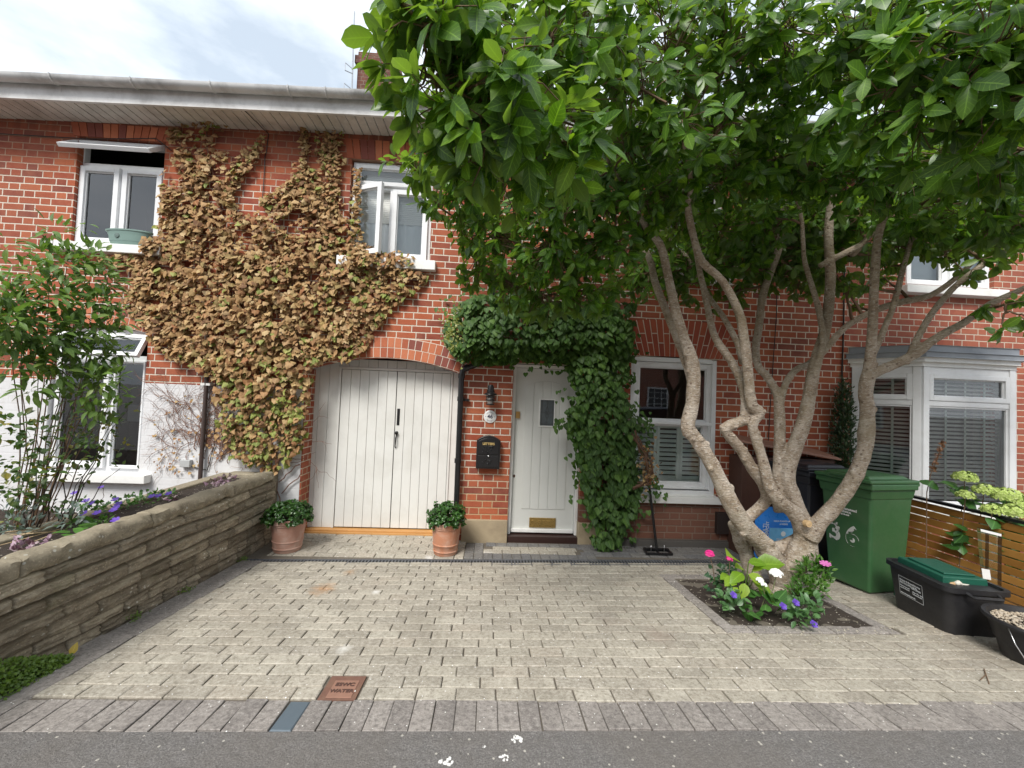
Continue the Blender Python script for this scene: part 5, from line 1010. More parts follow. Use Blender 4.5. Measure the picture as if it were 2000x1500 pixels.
wl_ = [(random.gauss(1266, 9), random.gauss(915, 20)) for _ in range(120)]
leafcloud('dry_leaves', IVY, [P(x, y, 4.48+random.gauss(0, .03)) for x, y in wl_], rnd_dir(120), rnd_dir(120), rng.uniform(.02, .045, 120), M_IVB, gc)
# ================================================================ GARDEN WALL ON THE LEFT
from mathutils import noise as mn
gw = wthing('stone_garden_wall', 'low weathered brown stone planter wall along the left edge of the paving', 'wall', (-2.45, 3, 0))
def stonemat(name, c0, c1, c2, moss=True, tint=False):
    mt, nt, b = newmat(name); p = pos(nt); a = noise(nt, 7, 7, .65, pos(nt, (1, 1, 2.2))); c = ramp(nt, a, [(.3, c0), (.5, c1), (.72, c2)])
    f = noise(nt, 70, 6, .75, p); c = mixc(nt, ramp(nt, f, [(.55, 0.0), (.68, .6)]), c, tuple(min(1, x*1.8) for x in c2)); c = mixc(nt, ramp(nt, f, [(.3, .6), (.42, 0.0)]), c, tuple(x*.4 for x in c0))
    vo = N(nt, 'ShaderNodeTexVoronoi'); vo.inputs['Scale'].default_value = 30; nt.links.new(p, vo.inputs[0]); s_ = N(nt, 'ShaderNodeSeparateColor'); nt.links.new(vo.outputs['Color'], s_.inputs[0])
    c = mixc(nt, math_(nt, 'MULTIPLY', math_(nt, 'LESS_THAN', vo.outputs['Distance'], .24), math_(nt, 'GREATER_THAN', s_.outputs[0], .88)), c, (.50, .49, .44))
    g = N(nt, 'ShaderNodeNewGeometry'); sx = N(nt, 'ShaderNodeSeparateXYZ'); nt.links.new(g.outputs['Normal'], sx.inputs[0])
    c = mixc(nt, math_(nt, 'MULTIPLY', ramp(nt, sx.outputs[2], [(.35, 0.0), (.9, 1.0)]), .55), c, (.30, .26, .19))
    if tint:
        at = N(nt, 'ShaderNodeAttribute'); at.attribute_name = 'tint'; tf = at.outputs['Fac']; c = mixc(nt, 1.0, c, ramp(nt, tf, [(0.0, (.32, .29, .25)), (.15, (.6, .56, .5)), (.5, (.95, .92, .88)), (1.0, (1.5, 1.46, 1.38))]), 'MULTIPLY')
    if moss: c = mixc(nt, ramp(nt, noise(nt, 3, 6, .7, p), [(.58, 0.0), (.7, .35)]), c, (.09, .11, .03))
    nt.links.new(c, b.inputs['Base Color']); b.inputs['Roughness'].default_value = .92; b.inputs['Specular IOR Level'].default_value = .2; bump(nt, b, math_(nt, 'ADD', f, a), .7, .01); return mt
M_WSTONE = stonemat('wall_stone', (.14, .118, .09), (.25, .218, .17), (.38, .34, .27), tint=True); M_COP = stonemat('coping_stone', (.17, .145, .105), (.28, .24, .175), (.40, .35, .26))
Y0w, Y1w = .55, 4.64; ny, nz_ = 420, 120
cour = [-.05, .09, .17, .27, .36, .465, .565, .655]
rngw = random.Random(3); joints = []
for k in range(len(cour)-1):
    y = Y0w-rngw.random()*.3; js = []
    while y < Y1w: js.append(y); y += rngw.uniform(.12, .30) if k < 3 else rngw.uniform(.22, .5)
    joints.append(js)
def wface(y, z):
    z = z+.006*mn.noise(Vector((y*1.7, 2, 2)))
    z = min(max(z, cour[0]), cour[-1])
    k = max(i for i in range(len(cour)-1) if z >= cour[i]-1e-6) if z < cour[-1] else len(cour)-2
    zb, zt_ = cour[k], cour[k+1]; t = (z-zb)/(zt_-zb); ridge = min(1, t/.22, (1-t)/.16)
    dj = min(abs(y-j) for j in joints[k]); seam = min(1, dj/.012)
    nn = mn.fractal(Vector((y*4.5, z*26, k*3.1)), .8, 2.1, 5); n2 = mn.fractal(Vector((y*16, z*70, 7)), .8, 2.1, 3)
    amp = .038 if k >= 3 else .016
    return -2.325+amp*ridge*(.55+.45*seam)*(1+.5*mn.noise(Vector((y*2.3, k*5.1, 1))))+.013*nn+.008*n2+(0.02 if k < 3 else .0)*(1-seam)*-.6
q = MB(); vs, fs = [], []; tints = []
def wtint(y, z):
    k = max(i for i in range(len(cour)-1) if z >= cour[i]-1e-6) if z < cour[-1] else len(cour)-2
    t = (z-cour[k])/(cour[k+1]-cour[k]); dj = min(abs(y-j) for j in joints[k]); n_ = sum(1 for j in joints[k] if j < y)
    v_ = random.Random(k*131+n_*7+1).uniform(.3, .95); return v_*min(1, dj/.010, t/.10+.05, (1-t)/.06+.05)
for j in range(nz_+1):
    z = -.05+(.655+.05)*j/nz_
    for i in range(ny+1):
        y = Y0w+(Y1w-Y0w)*i/ny; zz = z+ (.012*mn.noise(Vector((y*2, 5, int(z*8)))))
        vs.append((wface(y, z), y, zz+gz(y)*(1-z/.655)*.9)); tints.append(wtint(y, min(max(z, -.05), .65)))
for j in range(nz_):
    for i in range(ny): a = j*(ny+1)+i; fs.append((a, a+ny+1, a+ny+2, a+1))
q.add(vs, fs); q.box(-2.44, -2.345, Y0w, Y1w, -.3, .65); sf_ = q.build('stone_face', M_WSTONE, gw, smooth=True); at_ = sf_.data.attributes.new('tint', 'FLOAT', 'POINT'); at_.data.foreach_set('value', np.array(tints+[.5]*(len(q.v)-len(tints)), np.float32))
q = MB(); ycs = [Y0w, 1.35, 2.22, 3.02, 3.95, Y1w]; 
for a, c in zip(ycs[:-1], ycs[1:]):
    n = int((c-a)/.012); vs, fs = [], []; prof = [(-.02, .66), (.006, .665), (.016, .69), (.014, .72), (.0, .748), (-.03, .757), (-.07, .760), (-.10, .758), (-.12, .745), (-.13, .70), (-.13, .66)]
    for i in range(n+1):
        y = a+.003+(c-a-.006)*i/n; ed = min(1, min(i, n-i)/2+.3)
        for pi_, (dx, z) in enumerate(prof):
            nn = mn.fractal(Vector((y*7, pi_*1.3, z*18)), .9, 2.1, 4); vs.append((-2.310+dx*ed+.017*nn, y, z+.013*mn.fractal(Vector((y*9, dx*9, 3)), .9, 2.1, 3)-(1-ed)*.004))
    k = len(prof); fs = [(i*k+j, (i+1)*k+j, (i+1)*k+j+1, i*k+j+1) for i in range(n) for j in range(k-1)]+[tuple(range(k)), tuple(n*k+j for j in range(k-1, -1, -1))]
    q2 = MB(); q2.add(vs, fs); q2.build('coping', M_COP, gw, smooth='auto', angle=60)
q = MB(); q.box(-2.95, -2.82, Y0w, 4.795, -.3, .70); q.build('back_wall', M_COP, gw, bev=.015)
q = MB(); q.box(-2.82, -2.33, 4.645, 4.795, -.3, .72); q.build('end_wall', M_COP, gw, bev=.015)
def soil(name='soil', c0=(.022, .016, .012), c1=(.075, .055, .042), fleck=True):
    mt, nt, b = newmat(name); p = pos(nt); f = noise(nt, 45, 7, .75, p); c = mixc(nt, f, c0, c1)
    if fleck:
        vo = N(nt, 'ShaderNodeTexVoronoi'); vo.inputs['Scale'].default_value = 70; nt.links.new(p, vo.inputs[0]); s_ = N(nt, 'ShaderNodeSeparateColor'); nt.links.new(vo.outputs['Color'], s_.inputs[0])
        c = mixc(nt, math_(nt, 'MULTIPLY', math_(nt, 'LESS_THAN', vo.outputs['Distance'], .3), math_(nt, 'GREATER_THAN', s_.outputs[0], .88)), c, (.55, .5, .42))
    nt.links.new(c, b.inputs['Base Color']); b.inputs['Roughness'].default_value = .95; bump(nt, b, f, 1.0, .02); return mt
M_SOIL = soil()
def soilsheet(name, x0, x1, y0, y1, zf, amp=.012, par=None):
    q = MB(); nx, ny_ = max(4, int((x1-x0)/.03)), max(4, int((y1-y0)/.03)); vs = []
    for j in range(ny_+1):
        for i in range(nx+1):
            x, y = x0+(x1-x0)*i/nx, y0+(y1-y0)*j/ny_; vs.append((x, y, zf(x, y)+amp*mn.fractal(Vector((x*9, y*9, 0)), .9, 2.1, 4)))
    q.add(vs, [(j*(nx+1)+i, j*(nx+1)+i+1, (j+1)*(nx+1)+i+1, (j+1)*(nx+1)+i) for j in range(ny_) for i in range(nx)]); return q.build(name, M_SOIL, par, smooth=True)
tag(soilsheet('planter_soil', -2.83, -2.42, Y0w, 4.66, lambda x, y: .675), kind='structure')
tag(soilsheet('tree_pit_soil', BX0+.1, BX1-.1, BY0+.1, BY1-.1, lambda x, y: gz(y)-.004+.02*math.exp(-((x-2.55)**2+(y-3.5)**2)/.06), .014), kind='structure')
tag(soilsheet('garden_soil', -9, -3.14, .5, 4.79, lambda x, y: .22, .04), kind='structure')
# ---------------------------------------------------------------- generic plants
def bush(name, label, cat, loc, clumps, tm, size, mat, dens, up=.4, stem=None, group=None, part='leaves', droop=.3, stems=None, dirw=1.0):
    t = wthing(name, label, cat, loc, group=group); Pp, Yy, Nn, Ss = [], [], [], []
    for c, r_ in clumps:
        c = np.array(c); n = int(dens*(r_/.1)**2.2)
        for _ in range(n):
            d = rnd_dir(1)[0]; rr = r_*random.random()**.5; Pp.append(c+d*rr); yd = d*dirw+np.array([0, 0, up-droop*random.random()])+rnd_dir(1)[0]*.5; Yy.append(yd); Nn.append(np.array([0, -.35, 1])+rnd_dir(1)[0]*.45+d*.3); Ss.append(random.uniform(*size))
    leafcloud(part, tm, Pp, Yy, Nn, Ss, mat, t)
    if stems:
        q = MB()
        for s_ in stems: q.tube(s_[0], list(np.linspace(s_[1], s_[1]*.3, len(s_[0]))), 6)
        q.build('stems', stem or M_TWIG, t, smooth=True)
    return t
def curve(a, b_, bow=(0, 0, 0), n=7, jit=.01):
    a, b_ = np.array(a, float), np.array(b_, float); m_ = (a+b_)/2+np.array(bow); return [a*(1-t)**2+2*m_*t*(1-t)+b_*t*t+rnd_dir(1)[0]*jit*(0 < t < 1) for t in np.linspace(0, 1, n)]
# left shrub (long leaves) ----------------------------------------
LS = [(105, 455, 2.9, .09), (90, 500, 2.9, .10), (130, 520, 2.9, .14), (60, 530, 2.8, .10), (180, 500, 3.0, .10), (190, 545, 3.0, .12), (215, 520, 3.1, .06), (165, 440, 3.1, .035), (40, 590, 2.7, .12), (110, 580, 2.8, .12), (150, 600, 2.9, .10), (215, 590, 3.0, .08), (10, 560, 2.6, .10), (230, 620, 3.0, .09), (190, 640, 2.9, .10), (60, 640, 2.7, .13), (120, 660, 2.8, .12), (10, 650, 2.6, .12), (170, 690, 2.9, .12), (230, 690, 3.0, .07), (40, 700, 2.7, .13), (110, 720, 2.8, .12), (200, 740, 2.9, .10), (160, 770, 2.9, .10), (225, 770, 2.95, .06), (60, 765, 2.7, .07), (190, 800, 2.9, .07), (20, 480, 2.7, .05), (150, 650, 2.9, .10), (180, 590, 2.95, .10), (215, 660, 3.0, .08), (200, 710, 3.0, .09), (170, 740, 3.0, .10), (215, 800, 3.0, .06), (80, 690, 2.8, .12), (20, 620, 2.6, .13)]
clm = [(P(a, b_, d), r_) for a, b_, d, r_ in LS]; base = np.array([-3.22, 3.05, .22]); stm = []
for i, (c, r_) in enumerate(clm):
    if i % 2 == 0: stm.append((curve(base+rnd_dir(1)[0]*.03, c, (.1, 0, .15), 8, .02), .0055))
M_LS = leafmat('shrub_leaf', [(.075, .14, .03), (.11, .20, .04), (.16, .27, .055), (.12, .21, .06), (.24, .32, .08)], trans=.3, rough=.45, vein=.15, under=(.10, .16, .07))
bush('cherry_shrub', 'tall loose shrub with long drooping green leaves in front of the white ground floor', 'shrub', tuple(base), clm, LAN, (.055, .10), M_LS, 50, stems=stm, droop=.8)
# rose bush below -------------------------------------------------
LR = [(20, 830, 2.7, .12), (70, 850, 2.8, .12), (120, 830, 2.9, .10), (30, 900, 2.7, .13), (90, 920, 2.8, .12), (150, 880, 2.9, .12), (190, 850, 3.0, .10), (215, 830, 3.1, .09), (60, 960, 2.8, .12), (10, 960, 2.7, .12), (110, 980, 2.9, .08), (200, 890, 3.0, .08), (240, 870, 3.1, .06), (160, 930, 3.0, .06), (235, 915, 3.1, .03), (30, 1010, 2.7, .06), (250, 800, 3.1, .05), (140, 790, 2.9, .06), (270, 905, 3.2, .02)]
clm = [(P(a, b_, d), r_) for a, b_, d, r_ in LR]; base = P(85, 1005, 3.0); base2 = P(40, 1000, 2.8); base[2] = base2[2] = .25
stm = [(curve((base if i % 2 else base2)+rnd_dir(1)[0]*.03, c, (0, 0, .1), 8, .02), .006) for i, (c, r_) in enumerate(clm) if i % 3]
M_RS = leafmat('rose_leaf', [(.035, .08, .022), (.055, .12, .03), (.08, .16, .035), (.055, .11, .03), (.35, .28, .04)], trans=.2, rough=.45, vein=.1)
bush('rose_bush', 'dark small leaved rose bush with thin bare stems behind the stone wall', 'bush', tuple(base), clm, OVA, (.028, .05), M_RS, 36, stems=stm, droop=.5, stem=plain('rose_stem', (.05, .035, .025), .8))
bl_ = [(P(a, b_, 2.75), .09) for a, b_ in ((15, 1010), (45, 1025), (0, 1045), (140, 1010))]
bush('lavender_bush', 'small blue grey lavender clump at the foot of the rose bush', 'bush', tuple(bl_[0][0]), bl_, LAN, (.03, .06), leafmat('lavender_leaf', [(.10, .14, .12), (.16, .21, .18)], trans=.1), 60, up=.9)
# planter plants --------------------------------------------------
M_GER = leafmat('geranium_leaf', [(.035, .10, .02), (.06, .15, .03), (.09, .20, .04), (.05, .12, .03)], trans=.25, vein=.1)
def flower(mb, c, r_, n, petals=5, tilt=(0, -.5, 1), cup=.25):
    n_ = norm(np.array(tilt, float)); u = norm(np.cross(n_, [.3, .1, 1])); w_ = np.cross(n_, u); c = np.array(c, float)
    for k in range(petals):
        t = 2*math.pi*k/petals; h = math.pi/petals*.95; pts = [c]
        for s_, rr in ((-1, .55), (-.75, .9), (0, 1.0), (.75, .9), (1, .55)):
            a = t+h*s_; pts.append(c+r_*rr*(math.cos(a)*u+math.sin(a)*w_)+n_*cup*r_*rr)
        mb.add(pts, [(0, 1, 2), (0, 2, 3), (0, 3, 4), (0, 4, 5)])
def pl_(px, py, z): d = ray(px, py); return CAMP+d*(z-CAMP[2])/d[2]
gcl = [(pl_(x, y, .71), r_) for x, y, r_ in ((150, 1020, .06), (185, 1000, .08), (215, 990, .08), (245, 985, .08), (275, 975, .08), (300, 970, .07), (200, 1020, .06), (330, 965, .06), (160, 985, .05))]
ger = bush('purple_geranium', 'low spreading geranium with violet flowers in the middle of the stone planter', 'plant', tuple(gcl[3][0]), gcl, IVY, (.02, .038), M_GER, 60, up=.7)
M_VIO = plain('violet_petals', (.11, .05, .38), .6, var=.15)
for x, y in ((166, 1003), (190, 1000), (225, 993), (225, 998), (235, 985), (223, 1018), (297, 972), (308, 971), (327, 965), (200, 950), (165, 978), (178, 985), (148, 965), (222, 976)):
    q = MB(); flower(q, pl_(x, y, .77 if y > 960 else .86)+rnd_dir(1)[0]*.01, .026 if y > 960 else .02, 5); q.build('flower', M_VIO, ger)
q = MB(); 
for x, y in ((200, 950), (165, 978), (148, 965), (245, 965), (285, 955)):
    a = pl_(x, y+25, .66); q.tube(curve(a, pl_(x, y, .80), (.02, 0, 0), 5, .004), .0018, 4)
q.build('stems', M_TWIG, ger)
bigl = [pl_(x, y, .73) for x, y in ((190, 1025), (130, 1038), (150, 1048), (165, 1035), (120, 1028), (175, 1015))]
t_ = wthing('broad_leaf_plant', 'bright green broad rounded leaves beside the violet geranium', 'plant', tuple(bigl[1]))
leafcloud('leaves', HRT, bigl, [(random.gauss(0, 1), random.gauss(-.3, .6), .2) for _ in bigl], [(0, -.3, 1)]*6, [.09, .085, .07, .075, .06, .05], leafmat('bright_leaf', [(.07, .20, .03), (.11, .26, .05)], trans=.3), t_)
M_HEU = leafmat('heuchera_leaf', [(.10, .03, .07), (.32, .22, .28), (.45, .38, .36), (.16, .06, .12), (.42, .30, .36)], trans=.1, vein=.3)
for lab, cl_ in (('variegated purple and white leaved plant at the near end of the stone planter', ((35, 1085, .05), (60, 1075, .06), (85, 1068, .05), (50, 1060, .05))), ('variegated purple and white leaved plant at the house end of the stone planter', ((410, 950, .07), (435, 943, .07), (455, 938, .06), (340, 970, .05)))):
    cc = [(pl_(x, y, .71), r_) for x, y, r_ in cl_]; bush('heuchera', lab, 'plant', tuple(cc[0][0]), cc, IVY, (.025, .045), M_HEU, 45, up=.3, group='variegated plants in the stone planter')
q = MB()
for a, b_ in (((0, 1065), (122, 1032)), ((60, 1060), (125, 1035)), ((20, 1045), (110, 1038)), ((85, 1030), (30, 1050)), ((0, 1040), (70, 1033))): q.tube([pl_(*a, .70), (pl_(*a, .72)+pl_(*b_, .72))/2, pl_(*b_, .70)], .003, 5)
tag(q.build('dry_stalks', plain('straw', (.42, .31, .18), .8, objc=False)), 'dry straw coloured stalks lying on the soil of the stone planter', 'stalks', kind='stuff')
# greenery at the wall foot
Pp, Yy, Nn, Ss = [], [], [], []
for _ in range(5200):
    y = random.uniform(1.55, 2.42); h = .16*min(1, (2.48-y)/.35)*random.random()**1.3; x = -2.30+random.uniform(0, .10)*(1-h/.3); Pp.append((x, y, gz(y)+.0+h)); Yy.append(rnd_dir(1)[0]+np.array([.6, 0, .5])); Nn.append(np.array([.6, -.3, .8])+rnd_dir(1)[0]*.4); Ss.append(random.uniform(.008, .02))
for cx_, cy_ in ((-2.28, 3.35), (-2.28, 4.1), (-2.27, 2.9)):
    for _ in range(60): Pp.append((cx_+random.gauss(0, .02), cy_+random.gauss(0, .03), gz(cy_)+random.uniform(0, .04))); Yy.append(rnd_dir(1)[0]+np.array([.6, 0, .5])); Nn.append(np.array([.6, -.3, .8])); Ss.append(random.uniform(.008, .016))
o = leafcloud('mossy_weeds', OVA, Pp, Yy, Nn, Ss, leafmat('weed_leaf', [(.08, .15, .018), (.13, .22, .03), (.18, .29, .04), (.10, .17, .03)], trans=.2, vein=0)); tag(o, 'green mossy weeds creeping along the foot of the stone wall', 'weeds', kind='stuff')
q = MB(); c = np.array([-2.22, 2.42, gz(2.42)+.03]); 
leafcloud('fallen_leaf', OVA, [c], [(.1, .2, .9)], [(.5, -1, .3)], [.055], leafmat('yellow_leaf', [(.55, .38, .05), (.55, .38, .05)], trans=.2)); o = bpy.data.objects['fallen_leaf']; tag(o, 'single yellow fallen leaf at the foot of the stone wall', 'leaf')
# ---------------------------------------------------------------- pots
def pot(label, loc, r_, h, mat, top, hh, n=1500, spread=1.0, spiky=0.0):
    t = thing('potted_shrub', label, 'pot plant', loc, group='potted shrubs flanking the garage')
    q = MB(); prof = [(r_*.70, 0), (r_*.735, .012), (r_*.755, h*.10), (r_*.785, h*.11), (r_*.785, h*.13), (r_*.76, h*.14), (r_*.80, h*.30), (r_*.83, h*.31), (r_*.83, h*.335), (r_*.805, h*.345), (r_*.90, h*.80), (r_*.95, h*.81), (r_*.96, h*.83), (r_*.94, h*.84), (r_*.96, h*.86), (r_*1.0, h*.87), (r_*1.02, h*.98), (r_*1.0, h), (r_*.92, h), (r_*.90, h*.88), (0.001, h*.87)]
    q.lathe(prof, (0, 0, 0), 48); q.build('pot', mat, t, smooth='auto', angle=50)
    q = MB(); q.lathe([(r_*.9, h*.9), (.001, h*.92)], (0, 0, 0), 24); q.build('soil', M_SOIL, t)
    Pp, Yy, Nn, Ss = [], [], [], []; q = MB(); R_ = top
    for k in range(n//9):
        d = rnd_dir(1)[0]; d[2] = abs(d[2])*1.0+.02; d = norm(d); lump = .82+.3*abs(mn.noise(Vector(d*3)))+spiky*max(0, random.gauss(0, .35))
        tip = np.array([d[0]*R_*spread, d[1]*R_*spread, h*.98+d[2]*hh])*np.array([lump, lump, 1])+np.array([0, 0, (lump-1)*hh*.5])
        if d[2] < .3: tip[2] -= .03*random.random()
        a = np.array([d[0]*.03, d[1]*.03, h*.9]); pts = curve(a, tip, (0, 0, .03), 4, .005); q.tube(pts, [.003, .0025, .002, .0015], 4)
        ax_ = norm(tip-a)
        for i in range(11):
            rd = norm(np.cross(ax_, rnd_dir(1)[0])); Pp.append(tip-ax_*random.uniform(0, .05)*(i > 3)); Yy.append(ax_*random.uniform(.1, .9)+rd*.9); Nn.append(ax_*.8+np.array([0, -.2, .6])+rnd_dir(1)[0]*.3); Ss.append(random.uniform(.022, .038))
    leafcloud('leaves', OVA, Pp, Yy, Nn, Ss, M_POTL, t); q.build('stems', M_TWIG, t)
    return t
M_POTL = leafmat('shrub_glossy', [(.018, .055, .012), (.030, .085, .016), (.045, .12, .022), (.075, .18, .035)], trans=.15, rough=.3, vein=.08)
def terra(n_, c): return plain(n_, c, .85, var=.12, bs=.15, nscale=9, dirt=(.62, .52, .45), dirtamt=.5, dscale=7)
pot('rosy terracotta pot with a wide flat topped evergreen shrub beside the stone wall', (-2.02, 4.42, .004), .178, .335, terra('terracotta_pink', (.46, .25, .185)), .25, .17, 2300)
pot('orange terracotta pot with a spiky bright green shrub beside the black downpipe', (-.40, 4.42, .004), .165, .335, terra('terracotta_orange', (.47, .21, .12)), .20, .20, 1900, spiky=.35)
# ---------------------------------------------------------------- window planter
wp = wthing('window_planter', 'empty pale green oval plastic planter on the upstairs window sill', 'planter', (-4.1, 4.79, 3.18))
q = MB(); q.lathe([(.72*.25, 3.178), (.75*.25, 3.19), (.84*.25, 3.27), (.845*.25, 3.275), (.93*.25, 3.325), (1.0*.25, 3.33), (1.0*.25, 3.345), (.92*.25, 3.345), (.8*.25, 3.22), (.01, 3.21)], (-4.1, 4.775, 0), 40, sy=.33); q.build('tub', plain('planter_green', (.17, .26, .23), .5, var=.08), wp, smooth='auto')
q = MB(); q.lathe([(.001, -.006), (.024, -.004), (.028, 0)], (-4.17, 4.705, 3.272), 16, 'y'); q.build('emblem', plain('planter_dark', (.10, .15, .135), .5), wp)
# ---------------------------------------------------------------- wheelie bins
def bin_(name, label, loc, rz, wb, db, h, body, lid, texts=None, number=None):
    t = thing(name, label, 'bin', loc, rz, group='wheelie bins beside the house')
    hw, hd = wb/2, db/2
    q = MB(); q.box(-hd, hd, -hw, hw, .03, h-.06, tx=.055, ty=.045); q.build('body', body, t, bev=.028, seg=4)
    q = MB(); q.box(-hd-.028, hd+.01, -hw-.028, hw+.028, h-.075, h-.02); q.box(-hd-.012, hd, -hw-.012, hw+.012, h-.16, h-.075, tx=.012, ty=.012); q.build('rim', body, t, bev=.010, seg=3)
    q = MB(); q.box(-hd-.045, hd+.02, -hw-.03, hw+.03, h-.02, h+.012); q.box(-hd+.03, hd-.05, -hw+.05, hw-.05, h+.012, h+.04, tx=-.03, ty=-.03); q.box(-hd-.055, -hd+.02, -hw*.45, hw*.45, h+.005, h+.03)
    q.build('lid', lid, t, bev=.010, seg=3)
    q = MB()
    for s_ in (-1, 1): q.box(hd, hd+.075, s_*hw*.72-.02, s_*hw*.72+.02, h-.10, h-.01)
    q.tube([(hd+.07, -hw*.95, h-.035), (hd+.07, hw*.95, h-.035)], .015, 10); q.build('handle', body, t, smooth='auto')
    q = MB(); q.tube([(hd-.05, -hw-.01, .1), (hd-.05, hw+.01, .1)], .012, 8); q.build('axle', M_STEEL, t)
    for s_ in (-1, 1):
        q = MB(); q.lathe([(.03, -.022), (.08, -.022), (.1, -.014), (.1, .014), (.08, .022), (.03, .022)], (hd-.05, s_*(hw+.005), .1), 24, 'y'); q.build('wheel', M_BLKPL, t, smooth='auto')
    slope = .055/(h-.09); u_ = (slope*-1, 0, 1)   # front face leans outwards towards the top
    def fx(z): return -hd+.055*(1-(z-.03)/(h-.09))-.0025
    if texts:
        q = MB()
        for (s_, z, sz, y, *al) in texts: add_text(q, s_, sz, (fx(z), y, z), (0, -1, 0), u_, align='LEFT', bold=.0006)
        q.build('lettering', plain('bin_white', (.75, .75, .74), .5), t)
    if number:
        q = MB(); 
        for s_, y, z, sz in number: add_text(q, s_, sz, (fx(z), y, z), (0, -1, 0), u_, bold=.006)
        mt, nt, b = newmat('peeling_sticker'); p = pos(nt); tr = N(nt, 'ShaderNodeBsdfTransparent'); mx_ = N(nt, 'ShaderNodeMixShader')
        b.inputs['Base Color'].default_value = (.62, .63, .6, 1); nt.links.new(ramp(nt, noise(nt, 22, 4, .6, p), [(.44, 0.0), (.48, 1.0)]), mx_.inputs[0]); nt.links.new(tr.outputs[0], mx_.inputs[1]); nt.links.new(b.outputs[0], mx_.inputs[2]); nt.links.new(mx_.outputs[0], nt.nodes['Material Output'].inputs[0])
        q.build('number_sticker', mt, t)
    return t
M_BGREEN = plain('bin_green', (.040, .125, .045), .42, var=.12, bs=.12, nscale=14, dirt=(.12, .17, .10), dirtamt=.3, dscale=4); M_BBLACK = plain('bin_black', (.014, .016, .024), .42, var=.2, bs=.12, nscale=14, dirt=(.06, .06, .06), dirtamt=.3)
YAWB = R(-9)*-1
bin_('wheelie_bin', 'green wheelie bin with a peeling white number on its front beside the slatted fence', (3.575, 3.74, gz(3.74)-.01), R(10), .47, .50, 1.03, M_BGREEN, M_BGREEN,
     texts=[('Reigate & Banstead', .735, .034, .16), ('BOROUGH COUNCIL', .705, .022, .16), ('Banstead | Horley | Redhill', .680, .018, .16)], number=[('3', .105, .49, .25), ('6', -.055, .49, .25)])
bin_('wheelie_bin', 'black wheelie bin with small white council lettering behind the tree', (3.46, 4.28, 0.0), R(8), .46, .50, 1.06, M_BBLACK, M_BBLACK,
     texts=[('Reigate & Banstead', .785, .036, .17), ('BOROUGH COUNCIL', .752, .024, .17), ('Banstead | Horley | Redhill', .728, .018, .17)], number=[('4', .10, .55, .20), ('6', -.03, .55, .20)])
sbx = wthing('storage_box', 'dark brown timber storage box with a sloping lid against the house wall', 'box', (3.4, 4.6, 0))
M_DKW = plain('dark_timber', (.07, .030, .020), .6, var=.3, bs=.2, objc=False)
q = MB(); q.box(2.86, 3.95, 4.52, 4.77, 0, 1.10); q.build('body', M_DKW, sbx, bev=.006)
q = MB(); q.add([(2.78, 4.46, 1.27), (3.98, 4.46, 1.10), (3.98, 4.79, 1.16), (2.78, 4.79, 1.33), (2.78, 4.46, 1.295), (3.98, 4.46, 1.125), (3.98, 4.79, 1.185), (2.78, 4.79, 1.355)], [(0, 3, 2, 1), (4, 5, 6, 7), (0, 1, 5, 4), (1, 2, 6, 5), (2, 3, 7, 6), (3, 0, 4, 7)])
q.build('lid', plain('lid_timber', (.26, .13, .09), .5, var=.2, objc=False), sbx, bev=.004)
bg_ = wthing('compost_bag', 'blue plastic compost sack seen through the tree trunks', 'bag', (3.05, 4.2, 0))
q = MB(); vs = []; nx, nz2 = 12, 14
for s_ in (-1, 1):
    for j in range(nz2+1):
        for i in range(nx+1):
            u_, v_ = i/nx, j/nz2; th_ = .075*(math.sin(math.pi*u_)*math.sin(math.pi*min(v_*1.15, 1)))**.6; vs.append((2.84+.42*u_+.012*mn.noise(Vector((u_*5, v_*6, s_))), 4.24+s_*th_+.015*mn.noise(Vector((u_*7, v_*7, s_*3))), .0+.62*v_))
k = (nx+1)*(nz2+1)
for s_ in (0, 1):
    for j in range(nz2):
        for i in range(nx): a = s_*k+j*(nx+1)+i; q.f.append((a, a+1, a+nx+2, a+nx+1) if s_ == 0 else (a, a+nx+1, a+nx+2, a+1)); q.m.append(0)
q.v = vs; q.build('sack', plain('sack_blue', (.03, .22, .70), .3, var=.1), bg_, smooth=True)
q = MB(); q.box(2.93, 3.22, 4.135, 4.146, .27, .43); q.build('panel', plain('sack_lightblue', (.18, .48, .80), .3), bg_)
q = MB(); add_text(q, 'MULTI', .05, (2.885, 4.150, .40), (0, 0, 1), (-1, 0, 0)); add_text(q, 'COMPOST', .04, (2.915, 4.148, .40), (0, 0, 1), (-1, 0, 0)); add_text(q, 'FEEDS PLANTS UP TO', .022, (3.08, 4.141, .50)); add_text(q, '6 WEEKS', .022, (3.08, 4.141, .47)); add_text(q, '50 LITRES', .035, (3.07, 4.130, .315)); q.lathe([(.02, -.001), (.026, 0)], (3.07, 4.131, .375), 16, 'y'); q.build('lettering', plain('sack_white', (.75, .8, .85), .4), bg_)
